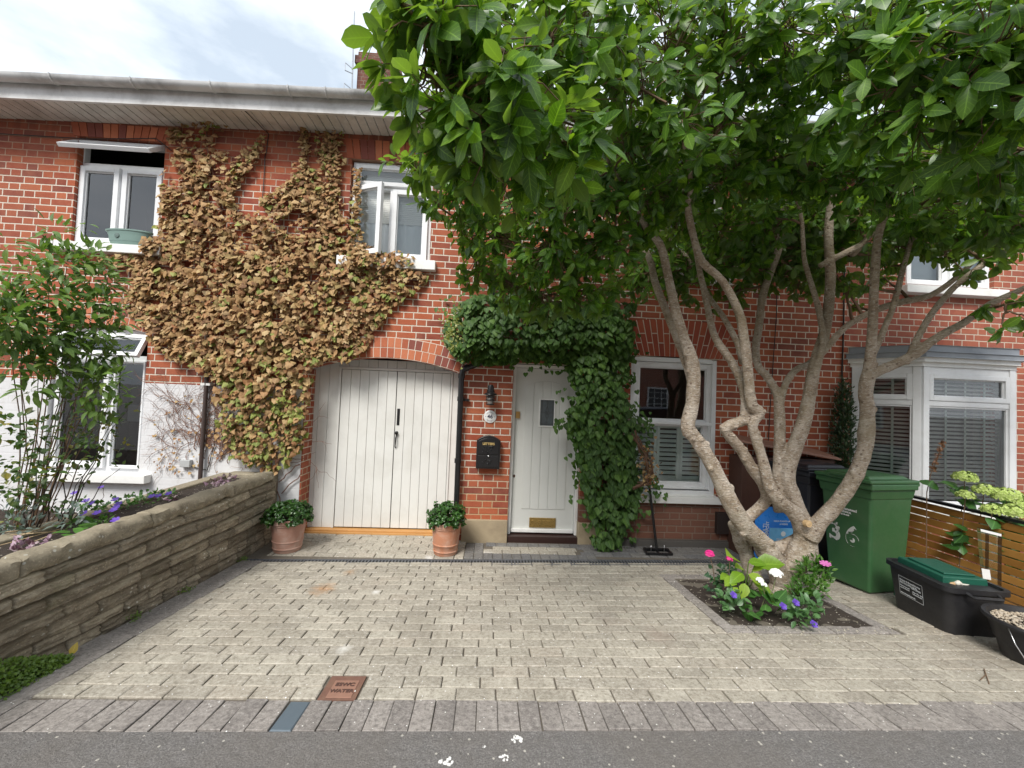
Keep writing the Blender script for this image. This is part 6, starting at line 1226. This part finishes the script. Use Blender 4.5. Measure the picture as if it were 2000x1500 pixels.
# ---------------------------------------------------------------- recycling box and contents
rb = thing('recycling_box', 'black plastic recycling box with a white printed label and a green caddy inside', 'box', (3.535, 3.035, gz(3.035)), R(-8))
hx, hy, H = .205, .275, .355; q = MB()
def shell(mb, hx, hy, z0, z1, tx, th):
    a = lambda ix, z, t: [(-hx+ix+t, -hy+ix+t, z), (hx-ix-t, -hy+ix+t, z), (hx-ix-t, hy-ix-t, z), (-hx+ix+t, hy-ix-t, z)]
    v = a(0, z0, tx)+a(0, z1, 0)+a(th, z1, 0)+a(th, z0+.01, tx); fs = [(3, 2, 1, 0), (15, 14, 13, 12)[::-1]]
    for k in range(3):
        for i in range(4): fs.append((k*4+i, k*4+(i+1) % 4, (k+1)*4+(i+1) % 4, (k+1)*4+i))
    mb.add(v, fs)
def rshell(mb, hx, hy, z0, z1, t0, th, rad=.06, n=6):
    def ring(gx, z):
        out_ = []
        for (cx_, cy_, a0) in ((hx-rad, hy-rad, 0), (-hx+rad, hy-rad, 90), (-hx+rad, -hy+rad, 180), (hx-rad, -hy+rad, 270)):
            for k in range(n+1): t = R(a0+90*k/n); out_.append((cx_+(rad)*math.cos(t)-gx*(1 if cx_ > 0 else -1), cy_+rad*math.sin(t)-gx*(1 if cy_ > 0 else -1), z))
        return out_
    m_ = 4*(n+1); rs = [ring(t0, z0), ring(0, z1), ring(th, z1), ring(t0+th, z0+.012)]; v = [p for r2 in rs for p in r2]
    fs = [tuple(range(m_-1, -1, -1)), tuple(3*m_+i for i in range(m_))]+[(k*m_+i, k*m_+(i+1) % m_, (k+1)*m_+(i+1) % m_, (k+1)*m_+i) for k in range(3) for i in range(m_)]; mb.add(v, fs)
rshell(q, hx, hy, 0, H, .035, .006); q.build('body', M_BLKPL, rb, smooth='auto')
q = MB(); rshell(q, hx+.016, hy+.016, H-.03, H+.004, 0, .022, rad=.07); q.build('rim', M_BLKPL, rb, smooth='auto')
q = MB(); q.tube([(-.10, -hy-.015, H-.02), (-.09, -hy-.055, H-.035), (.09, -hy-.055, H-.035), (.10, -hy-.015, H-.02)], .011, 6); q.build('handle', M_BLKPL, rb)
lab = MB(); fx2 = lambda z: -hx+.035*(1-z/H)-.003
for (y, z, w_, h_) in ((.15, .27, .19, .004), (.15, .13, .19, .004)): lab.add([(fx2(z), y, z), (fx2(z), y-w_-.02, z), (fx2(z+h_), y-w_-.02, z+h_), (fx2(z+h_), y, z+h_)], [(0, 1, 2, 3)])
for y in (.15, -.058): lab.add([(fx2(.13), y, .13), (fx2(.13), y-.004, .13), (fx2(.272), y-.004, .272), (fx2(.272), y, .272)], [(0, 1, 2, 3)])
for s_, z, y, sz in (('Reigate & Banstead', .245, .14, .018), ('RECYCLING BOX', .225, .14, .020), ('Recycling', .245, .02, .016), ('Please rinse and', .200, .14, .013), ('squash all items', .185, .14, .013), ('YES PLEASE', .215, .04, .017), ('Glass  Tins  Cans', .190, .03, .013), ('Foil and bottles', .175, .03, .013), ('www.recycle.gov.uk', .145, .14, .016)): add_text(lab, s_, sz, (fx2(z), y, z), (0, -1, 0), (-.1, 0, 1), align='LEFT')
lab.build('label', plain('label_white', (.55, .57, .58), .5), rb)
cdy = thing('food_caddy', 'dark green food waste caddy lying inside the black recycling box', 'caddy', (3.585, 3.10, gz(3.1)+.055), R(-8))
q = MB(); q.box(-.15, .15, -.20, .20, 0, .33, tx=-.02, ty=-.02); q.box(-.11, .11, -.16, .16, .33, .345); q.build('tub', plain('caddy_green', (.012, .085, .055), .4, var=.15, bs=.1), cdy, bev=.03, seg=4)
tr_ = wthing('hand_tool', 'wooden handled hand tool lying across the front of the green caddy', 'tool', (3.45, 2.87, .46))
q = MB(); q.tube([P(1838, 1141, 2.95), P(1866, 1141, 2.9)], [.012, .016], 10); q.build('handle', plain('tool_wood', (.42, .27, .14), .6), tr_, smooth=True)
q = MB(); q.tube([P(1866, 1141, 2.9), P(1872, 1138, 2.9), P(1880, 1143, 2.9), P(1893, 1142, 2.88)], [.017, .018, .012, .002], 10); q.build('blade', plain('tool_grey', (.55, .52, .45), .5), tr_, smooth=True)
pk = wthing('plastic_packaging', 'clear plastic packaging sleeve with a white label and red strip upright in the recycling box', 'packaging', (3.83, 2.98, .4))
a, b_, c, d = P(1925, 1150, 2.93), P(1956, 1152, 2.93), P(1957, 1043, 2.93), P(1915, 1033, 2.93); q = MB(); q.add([a, b_, c, d, a+np.array([.02, .04, 0]), b_+np.array([.02, .04, 0]), c+np.array([.02, .04, 0]), d+np.array([.02, .04, 0])], [(0, 1, 2, 3), (7, 6, 5, 4), (0, 4, 5, 1), (1, 5, 6, 2), (2, 6, 7, 3), (3, 7, 4, 0)]); q.build('sleeve', M_CLEAR, pk)
q = MB(); q.add([P(x, y, 2.925) for x, y in ((1920, 1130), (1936, 1133), (1933, 1113), (1917, 1110))], [(0, 1, 2, 3)]); q.build('label', plain('white_card', (.75, .75, .73), .6), pk)
q = MB(); q.add([P(x, y, 2.925) for x, y in ((1919, 1143), (1937, 1148), (1937, 1139), (1918, 1134))], [(0, 1, 2, 3)]); q.build('strip', plain('red_card', (.45, .02, .05), .5), pk)
q = MB(); q.add([P(x, y, 2.925) for x, y in ((1916, 1038), (1956, 1048), (1956, 1043), (1915, 1033))], [(0, 1, 2, 3)]); q.build('header', plain('white_card2', (.78, .78, .78), .4), pk)
# ---------------------------------------------------------------- gravel bucket
bk = thing('gravel_bucket', 'round black rubber bucket full of pale gravel with a wire handle', 'bucket', (3.53, 2.46, gz(2.46)))
q = MB(); q.lathe([(.165, 0), (.175, .01), (.195, .10), (.205, .105), (.207, .115), (.235, .22), (.258, .225), (.262, .24), (.255, .25), (.235, .248), (.215, .18), (.001, .17)], (0, 0, 0), 48); q.build('tub', M_BLKPL, bk, smooth='auto')
q = MB(); q.tube([(-.255, -.02, .225), (-.262, -.06, .15), (-.25, -.10, .08), (-.19, -.17, .05), (-.10, -.225, .045), (.05, -.24, .05)], .0035, 6); q.build('wire_handle', M_STEEL, bk, smooth=True)
gp = MB(); ico = [(0, 0, 1), (.89, 0, .45), (.28, .85, .45), (-.72, .53, .45), (-.72, -.53, .45), (.28, -.85, .45), (.72, .53, -.45), (-.28, .85, -.45), (-.89, 0, -.45), (-.28, -.85, -.45), (.72, -.53, -.45), (0, 0, -1)]
icf = [(0, 1, 2), (0, 2, 3), (0, 3, 4), (0, 4, 5), (0, 5, 1), (1, 6, 2), (2, 7, 3), (3, 8, 4), (4, 9, 5), (5, 10, 1), (6, 7, 2), (7, 8, 3), (8, 9, 4), (9, 10, 5), (10, 6, 1), (11, 7, 6), (11, 8, 7), (11, 9, 8), (11, 10, 9), (11, 6, 10)]
def pebble(mb, c, r_):
    s_ = [r_*random.uniform(.7, 1.3), r_*random.uniform(.7, 1.2), r_*random.uniform(.4, .7)]; t = random.uniform(0, 6.3); ca, sa = math.cos(t), math.sin(t)
    mb.add([(c[0]+(x*s_[0]*ca-y*s_[1]*sa), c[1]+(x*s_[0]*sa+y*s_[1]*ca), c[2]+z*s_[2]) for x, y, z in ico], icf)
for _ in range(900):
    t, r_ = random.uniform(0, 6.28), .218*math.sqrt(random.random()); pebble(gp, (r_*math.cos(t), r_*math.sin(t), .215+.02*(1-r_/.22)+random.uniform(-.006, .008)), random.uniform(.007, .013))
o = gp.build('gravel', islandmat('gravel_stone', [(.45, .36, .26), (.55, .47, .36), (.30, .24, .18), (.62, .56, .46)], .8), bk, smooth=True); o['kind'] = 'stuff'
# ---------------------------------------------------------------- fence
fn = wthing('slatted_fence', 'low orange brown horizontal slatted timber fence with a black top rail', 'fence', (4.47, 3.1, 0))
M_CEDAR = islandmat('cedar', [(.36, .175, .04), (.44, .22, .055), (.31, .145, .032), (.40, .19, .045)], .5, fine=20, fa=.3, dark=(.10, .04, .01))
q = MB(); z = .765
while z > .12:
    for (ya, yb) in ((.9, 2.58), (2.585, 4.31)): q.box(4.455, 4.475, ya, yb, z-.062, z)
    z -= .0735
q.build('slat', M_CEDAR, fn, bev=.003)
q = MB(); q.box(4.44, 4.50, .88, 4.33, .785, .812); q.build('top_rail', M_BLACK, fn, bev=.003)
for y in (4.28, 2.58, .92):
    q = MB(); q.box(4.476, 4.52, y-.025, y+.025, -.1, .785); q.build('post', M_CEDAR, fn, bev=.003)
q = MB(); q.box(4.45, 4.50, .9, 4.31, -.1, .10); q.build('gravel_board', M_CEDAR, fn)
# ---------------------------------------------------------------- conifer, hydrangea
cf = [((4.17+random.gauss(0, .01), 4.66, z), .075+.045*math.sin(math.pi*min(1, max(0, (2.05-z)/1.5))) if z < 1.95 else .04) for z in np.arange(.15, 2.06, .07)]
bush('slim_conifer', 'narrow dark green conifer against the brick beside the bay window', 'conifer', (4.17, 4.66, 0), cf, LAN, (.03, .055), leafmat('conifer_leaf', [(.022, .05, .022), (.04, .08, .03), (.06, .11, .04)], trans=.1, vein=0), 130, up=1.6, stems=[([(4.17, 4.66, 0), (4.17, 4.66, 2.0)], .02)])
hy_ = wthing('hydrangea', 'lime green hydrangea heads with broad leaves showing above the slatted fence', 'hydrangea', (4.9, 3.6, 0))
M_LIME = islandmat('lime_floret', [(.30, .42, .08), (.42, .54, .14), (.50, .60, .22), (.36, .48, .10)], .7, fa=.15, bs=0); q = MB(); st_ = MB(); hp, hyy, hn, hs = [], [], [], []
for x, y, D, r_ in ((1884, 934, 3.7, .085), (1886, 968, 3.6, .06), (1922, 958, 3.55, .075), (1966, 970, 3.45, .10), (1974, 1000, 3.35, .085), (1998, 992, 3.35, .08), (1937, 997, 3.4, .07), (2030, 985, 3.3, .1), (2080, 1010, 3.2, .1)):
    c = P(x, y, D)
    for _ in range(int(230*(r_/.08)**2)):
        d = rnd_dir(1)[0]; d[2] = abs(d[2])*.9-.25; d = norm(d); flower(q, c+d*r_*np.array([1, 1, .75])+rnd_dir(1)[0]*.006, random.uniform(.010, .015), 4, 4, tilt=d+rnd_dir(1)[0]*.3, cup=.2)
    b_ = np.array([c[0]+.05, c[1]+.1, .1]); st_.tube(curve(b_, c, (0, 0, .1), 6, .01), .004, 5)
    for k in range(7): t = random.uniform(.45, .95); hp.append(b_*(1-t)+c*t+rnd_dir(1)[0]*.03-np.array([0, 0, .02])); hyy.append(rnd_dir(1)[0]*np.array([1, 1, .3])); hn.append(np.array([0, -.5, 1])+rnd_dir(1)[0]*.3); hs.append(random.uniform(.09, .15))
q.build('flower_heads', M_LIME, hy_)
for x, y, s_ in ((1840, 945, .15), (1852, 955, .16), (1870, 950, .12), (1812, 950, .14), (1895, 982, .12), (1925, 990, .1)): hp.append(P(x, y, 3.75)); hyy.append(rnd_dir(1)[0]*np.array([1, 1, .3])); hn.append((0, -.6, 1)); hs.append(s_)
leafcloud('leaves', HRT, hp, hyy, hn, hs, leafmat('hydrangea_leaf', [(.03, .09, .02), (.05, .14, .03), (.07, .19, .04)], trans=.3), hy_); st_.build('stems', M_TWIG, hy_)
ds = wthing('dried_flower_spike', 'dried brown flower spike standing in front of the bay window', 'plant', tuple(P(1820, 960, 3.8)))
q = MB(); pts = [P(1810, 962, 3.8)*np.array([1, 1, .2]), P(1810, 962, 3.8), P(1818, 925, 3.8), P(1832, 895, 3.8), P(1842, 862, 3.8)]; q.tube(pts, [.005, .004, .004, .003, .002], 5); q.build('stem', M_TWIG, ds)
dd = [pts[2]*(1-t)+pts[4]*t+rnd_dir(1)[0]*.015 for t in rng.uniform(.1, 1, 130)]; leafcloud('seed_heads', OVA, dd, rnd_dir(130), rnd_dir(130), rng.uniform(.012, .03, 130), leafmat('dry_seed', [(.16, .07, .03), (.28, .14, .07)], trans=.1), ds)
# shrubs beyond the fence so the slat gaps show green
cl_ = [((5.0+random.uniform(-.1, .4), y, z), .16) for y in np.arange(1.6, 4.3, .3) for z in (.2, .45)]
bush('low_hedge', 'low leafy hedge growing behind the slatted fence', 'hedge', (5.1, 3, 0), cl_, OVA, (.05, .08), leafmat('hedge_leaf', [(.04, .10, .02), (.08, .18, .03), (.14, .26, .05)], trans=.3), 22)
# ---------------------------------------------------------------- tamper tool
tp_ = wthing('screeding_tool', 'black metal levelling tool with a rectangular frame head leaning on the window sill', 'tool', (2.02, 4.55, 0))
q = MB(); A = [P(1258, 1048, 4.62), P(1303, 1050, 4.62), P(1313, 1068, 4.47), P(1264, 1066, 4.47)]
A = [np.array([a_[0], a_[1], .018]) for a_ in A]
for i in range(4): q.bar(A[i], A[(i+1) % 4], .022, .03)
q.bar((A[0]+A[1])/2, (A[2]+A[3])/2, .018, .02); q.bar((A[0]*2+A[3])/3+np.array([.0, 0, .02]), (A[1]*2+A[2])/3+np.array([0, 0, .02]), .022, .02); q.build('frame_head', M_BLACK, tp_, bev=.002)
q = MB(); a0 = (A[0]*2+A[3])/6+(A[1]*2+A[2])/6; a1 = P(1266, 930, 4.72); q.tube([a0+np.array([0, 0, .02]), a1, a1+(a1-a0)*.25], [.014, .013, .012], 10); q.tube([a1+(a1-a0)*.25+np.array([-.04, 0, 0]), a1+(a1-a0)*.25+np.array([.05, 0, 0])], .011, 8); q.build('handle', M_BLACK, tp_, smooth='auto')
q = MB()
for f_ in (.25, .8): b_ = (A[0]*(1-f_)+A[1]*f_)*.6+(A[3]*(1-f_)+A[2]*f_)*.4; q.tube([b_, b_+np.array([0, 0, .06])], .004, 6); q.lathe([(.001, .0), (.007, .002), (.007, .01), (.001, .012)], b_+np.array([0, 0, .055]), 8)
q.lathe([(.001, -.004), (.007, 0), (.001, .004)], (a0*.5+a1*.5)+np.array([.015, -.014, 0]), 8, 'y'); q.build('bolts', M_STEEL, tp_, smooth=True)
# ---------------------------------------------------------------- tree pit flowers
def gnd(px, py):
    d = ray(px, py); lo, hi = .5, 30
    for _ in range(50):
        m_ = (lo+hi)/2; p = CAMP+d*m_/d[1]
        if p[2] > gz(m_): lo = m_
        else: hi = m_
    return CAMP+d*lo/d[1]
def pit(name, label, cat, cl_, tm, size, mat, dens, **k):
    cc = [(P(x, y, D), r_) for x, y, D, r_ in cl_]; b_ = cc[0][0].copy(); b_[2] = gz(b_[1]); return bush(name, label, cat, tuple(b_), cc, tm, size, mat, dens, **k), b_
t1, b1 = pit('pink_geranium', 'dark leaved geranium with a magenta flower head at the left of the tree pit', 'flower', [(1400, 1120, 3.35, .07), (1425, 1115, 3.35, .07), (1395, 1145, 3.3, .05), (1415, 1135, 3.25, .06)], IVY, (.03, .05), leafmat('geranium_dark', [(.02, .06, .03), (.035, .09, .035), (.05, .12, .04)], trans=.15), 40)
def umbel(mb, c, r_, n, fr, flat=.6, tilt=(0, -.6, 1)):
    for _ in range(n): d = rnd_dir(1)[0]; d[2] = abs(d[2])*flat; flower(mb, np.array(c)+d*r_*(.9+.15*random.random()), fr, 5, 5, tilt=d*.8+np.array(tilt)*.5, cup=.15)
M_MGT = plain('magenta_petals', (.60, .015, .20), .6, var=.1); q = MB(); umbel(q, P(1386, 1083, 3.3), .030, 44, .013, 1.0); q.build('flower_head', M_MGT, t1); q = MB(); umbel(q, P(1425, 1092, 3.35), .020, 20, .013, 1.0); q.build('flower_head', M_MGT, t1)
q = MB(); q.tube([b1+np.array([0, 0, .05]), P(1392, 1105, 3.3), P(1386, 1086, 3.3)], .003, 5); q.tube([b1+np.array([0.05, 0, .05]), P(1425, 1110, 3.35), P(1425, 1094, 3.35)], .003, 5); q.build('stem', M_TWIG, t1)
M_CHL = leafmat('lime_leaf', [(.14, .27, .02), (.22, .36, .03), (.32, .44, .05), (.18, .32, .03)], trans=.35, vein=.2)
hpts = [(1432, 1092, 105, 3.22, .15), (1475, 1101, 20, 3.2, .15), (1462, 1098, 40, 3.2, .09), (1450, 1120, 190, 3.15, .10), (1462, 1122, 320, 3.1, .10), (1435, 1130, 200, 3.15, .09), (1440, 1148, 230, 3.1, .08), (1470, 1135, 340, 3.1, .11), (1480, 1150, 310, 3.1, .10), (1455, 1140, 250, 3.08, .08), (1450, 1110, 150, 3.2, .08), (1425, 1125, 170, 3.2, .08), (1470, 1115, 60, 3.2, .08)]
t2 = wthing('lime_leaved_plant', 'lime green broad leaved plant in front of the trunk', 'plant', tuple(gnd(1452, 1185)))
leafcloud('leaves', OVA, [P(x, y, D) for x, y, a, D, s_ in hpts], [(math.cos(R(a)), -.5, math.sin(R(a))*.5) for x, y, a, D, s_ in hpts], [(random.gauss(0, .2), -.55, 1) for _ in hpts], [h_[4]*1.35 for h_ in hpts], M_CHL, t2, wscale=1.1)
q = MB(); g0 = gnd(1452, 1178); 
for x, y, a, D, s_ in hpts: q.tube(curve(g0, P(x, y, D), (0, 0, .03), 5, .003), .004, 5)
q.build('stems', plain('green_stem', (.12, .20, .04), .6), t2)
t3, b3 = pit('white_geranium', 'round leaved geranium with two white flower heads at the front of the tree pit', 'flower', [(1480, 1165, 3.05, .03), (1510, 1175, 3.0, .04), (1460, 1190, 2.98, .03), (1495, 1195, 2.95, .02), (1530, 1180, 3.0, .03)], HRT, (.06, .10), leafmat('geranium_green', [(.04, .12, .025), (.06, .16, .035), (.09, .21, .05)], trans=.25), 75, up=.3)
q = MB(); M_WPT = plain('white_petals', (.78, .79, .77), .6, var=.05); umbel(q, P(1516, 1121, 3.05), .042, 80, .012, .8); q.build('flower_head', M_WPT, t3); q = MB(); umbel(q, P(1484, 1134, 3.05), .022, 22, .013, .9); umbel(q, P(1492, 1142, 3.02), .014, 10, .013, .9); q.build('flower_head', M_WPT, t3)
q = MB(); q.tube([b3, P(1510, 1150, 3.05), P(1515, 1128, 3.05)], .0035, 5); q.tube([b3, P(1495, 1165, 3.02), P(1488, 1142, 3.03)], .003, 5); q.build('stem', plain('grey_stem', (.14, .16, .07), .6), t3)
for lab, c4, fl in (('violet petunia with pale green leaves at the left front of the tree pit', [(1420, 1160, 3.1, .05), (1432, 1180, 3.0, .06), (1412, 1175, 3.05, .05), (1440, 1165, 3.05, .04)], [(1433, 1163, 2.95)]), ('violet petunia with pale green leaves at the right front of the tree pit', [(1560, 1180, 2.95, .05), (1580, 1190, 2.9, .06), (1555, 1200, 2.88, .05), (1590, 1175, 2.95, .05), (1575, 1210, 2.86, .04), (1600, 1195, 2.9, .04), (1545, 1190, 2.92, .04)], [(1530, 1185, 2.85), (1555, 1178, 2.9), (1590, 1220, 2.8)])):
    t4, b4 = pit('violet_petunia', lab, 'flower', c4, OVA, (.04, .07), leafmat('petunia_leaf', [(.06, .14, .05), (.09, .19, .07), (.12, .24, .09)], trans=.2), 62, up=.6, group='violet petunias in the tree pit')
    q = MB(); 
    for x, y, D in fl: q = MB(); flower(q, P(x, y, D), .022, 5, 5, tilt=(0, -1, .6), cup=.5); flower(q, P(x, y, D)+np.array([0, .01, 0]), .025, 5, 5, tilt=(0, -1, .7), cup=.3); q.build('flower', M_VIO, t4)
t5, b5 = pit('cosmos_plant', 'feathery green cosmos with one pink flower at the right of the trunk', 'flower', [(1575, 1115, 3.3, .08), (1600, 1125, 3.3, .08), (1570, 1145, 3.25, .08), (1595, 1150, 3.2, .07), (1555, 1160, 3.2, .06), (1610, 1110, 3.3, .05), (1590, 1100, 3.35, .05)], LAN, (.03, .06), leafmat('cosmos_leaf', [(.05, .14, .02), (.08, .19, .03), (.12, .24, .04)], trans=.3, vein=0), 190, up=.9)
bpy.data.objects[t5.name]; 
q = MB(); c = P(1612, 1101, 3.25); flower(q, c, .042, 8, 8, tilt=(-.2, -.25, 1), cup=.08); q.build('flower', plain('pink_petals', (.62, .16, .45), .6), t5)
q = MB(); q.tube([b5, P(1604, 1130, 3.25), c], .0025, 5); q.build('stem', plain('green_stem2', (.10, .16, .05), .6), t5)
# ---------------------------------------------------------------- small litter on the paving
dz = islandmat('white_fleck', [(.72, .71, .68), (.80, .80, .78)], .8, fa=.2, bs=.2)
q = MB()
for x, y, r_ in ((825, 1390, .016), (1010, 1445, .022), (985, 1480, .018), (945, 1458, .008), (872, 1488, .024), (1008, 1440, .012), (690, 1350, .01)):
    c = gnd(x, y)
    for _ in range(14): a = rnd_dir(1)[0]; pebble(q, (c[0]+a[0]*r_, c[1]+a[1]*r_*.8, gz(c[1])+.001), r_*random.uniform(.15, .4))
tag(q.build('paint_splashes', dz), 'white splashes spattered on the front kerb blocks and tarmac', 'splashes', kind='stuff')
q = MB(); tw_ = [gnd(1915, 1330), gnd(1925, 1320), gnd(1922, 1308), gnd(1932, 1338)]
q.tube([p+np.array([0, 0, .006]) for p in tw_], .0025, 5); tag(q.build('fallen_twig', M_TWIG), 'small bare twig lying on the paving at the right front', 'twig')
q = MB()
for _ in range(700):
    x, y = random.uniform(1.0, 4.2), random.uniform(2.2, 4.3)
    if random.random() < .75: x, y = random.gauss(2.4, .6), random.choice((2.75, 3.96))+random.gauss(0, .10)
    if x < 1.6 and random.random() < .6: continue
    pebble(q, (x, warp(x, y), gz(warp(x, y))+.006), random.uniform(.0025, .006))
tag(q.build('grit', islandmat('grit_mat', [(.5, .45, .34), (.62, .58, .48)], .8)), 'pale grit scattered over the paving round the tree pit', 'grit', kind='stuff')
# ================================================================ ACROSS THE STREET (seen in the window reflections)
oh = wthing('brick_house', 'brick house across the street with white sash windows seen reflected in the glass', 'house', (3, -9.2, 0))
q = MB(); q.box(-12, 16, -12, -9.2, -.3, 5.2); q.build('wall', M_BRICK3, oh)
q = MB(); q.add([(-12.3, -8.8, 5.1), (16.3, -8.8, 5.1), (16.3, -12, 7.6), (-12.3, -12, 7.6), (-12.3, -8.8, 5.2), (16.3, -8.8, 5.2), (16.3, -12, 7.7), (-12.3, -12, 7.7)], [(0, 1, 2, 3), (7, 6, 5, 4), (0, 4, 5, 1), (1, 5, 6, 2)]); q.build('roof', M_SLATE, oh)
for x in (-9.5, -6, -2.5, 1, 4.2, 7.3, 10.5):
    for z in (.9, 3.3):
        q = MB(); q.frame(x, x+1.0, z, z+1.5, .07, -9.22, -9.12); 
        for k in (1, 2): q.box(x+k/3-.012, x+k/3+.012, -9.2, -9.14, z, z+1.5)
        for k in range(1, 6): q.box(x, x+1, -9.19, -9.15, z+k*.25-.012, z+k*.25+.012)
        wo = q.build('window', M_WPAINT, oh); q = MB(); q.quad((x, -9.17, z), (x+1, -9.17, z), (x+1, -9.17, z+1.5), (x, -9.17, z+1.5)); o = q.build('pane', plain('far_glass', (.02, .025, .03), .05), oh); o.parent = wo
carp = wthing('parked_car', 'grey hatchback parked on the far side of the street seen reflected in the sash window', 'car', (4.6, -3.4, .2))
M_CAR = plain('car_paint', (.16, .17, .19), .25, metal=.5, var=.03); z0 = .21
body = [(2.5, .45), (2.45, .75), (2.7, .95), (3.2, 1.0), (3.9, 1.42), (5.4, 1.46), (6.2, 1.08), (6.7, .95), (6.75, .5), (6.5, .3), (2.8, .3)]
q = MB(); q.prism([(x, z+z0-.1) for x, z in body][::-1], -4.2, -2.6); q.build('body', M_CAR, carp, bev=.09, seg=4)
q = MB(); q.prism([(3.35, 1.06), (3.95, 1.37), (5.35, 1.40), (6.0, 1.08)][::-1], -4.22, -2.58); 
q.v = [(x, y, z+z0-.1) for x, y, z in q.v]; q.build('side_window', plain('car_glass', (.01, .012, .014), .05), carp)
for x in (3.3, 5.95):
    for y in (-4.15, -2.65):
        q = MB(); q.lathe([(.12, -.09), (.28, -.09), (.31, -.06), (.31, .06), (.28, .09), (.12, .09)], (x, y, .5), 28, 'y'); o = q.build('wheel', M_BLKPL, carp, smooth='auto'); q = MB(); q.lathe([(.001, -.1), (.19, -.1), (.2, .1), (.001, .1)], (x, y, .5), 20, 'y'); o2 = q.build('rim', M_STEEL, carp); o2.parent = o
for y in (-3.95, -2.85): q = MB(); q.box(2.44, 2.6, y-.15, y+.15, .88, 1.0); q.build('headlight', M_UPVC, carp, bev=.02)
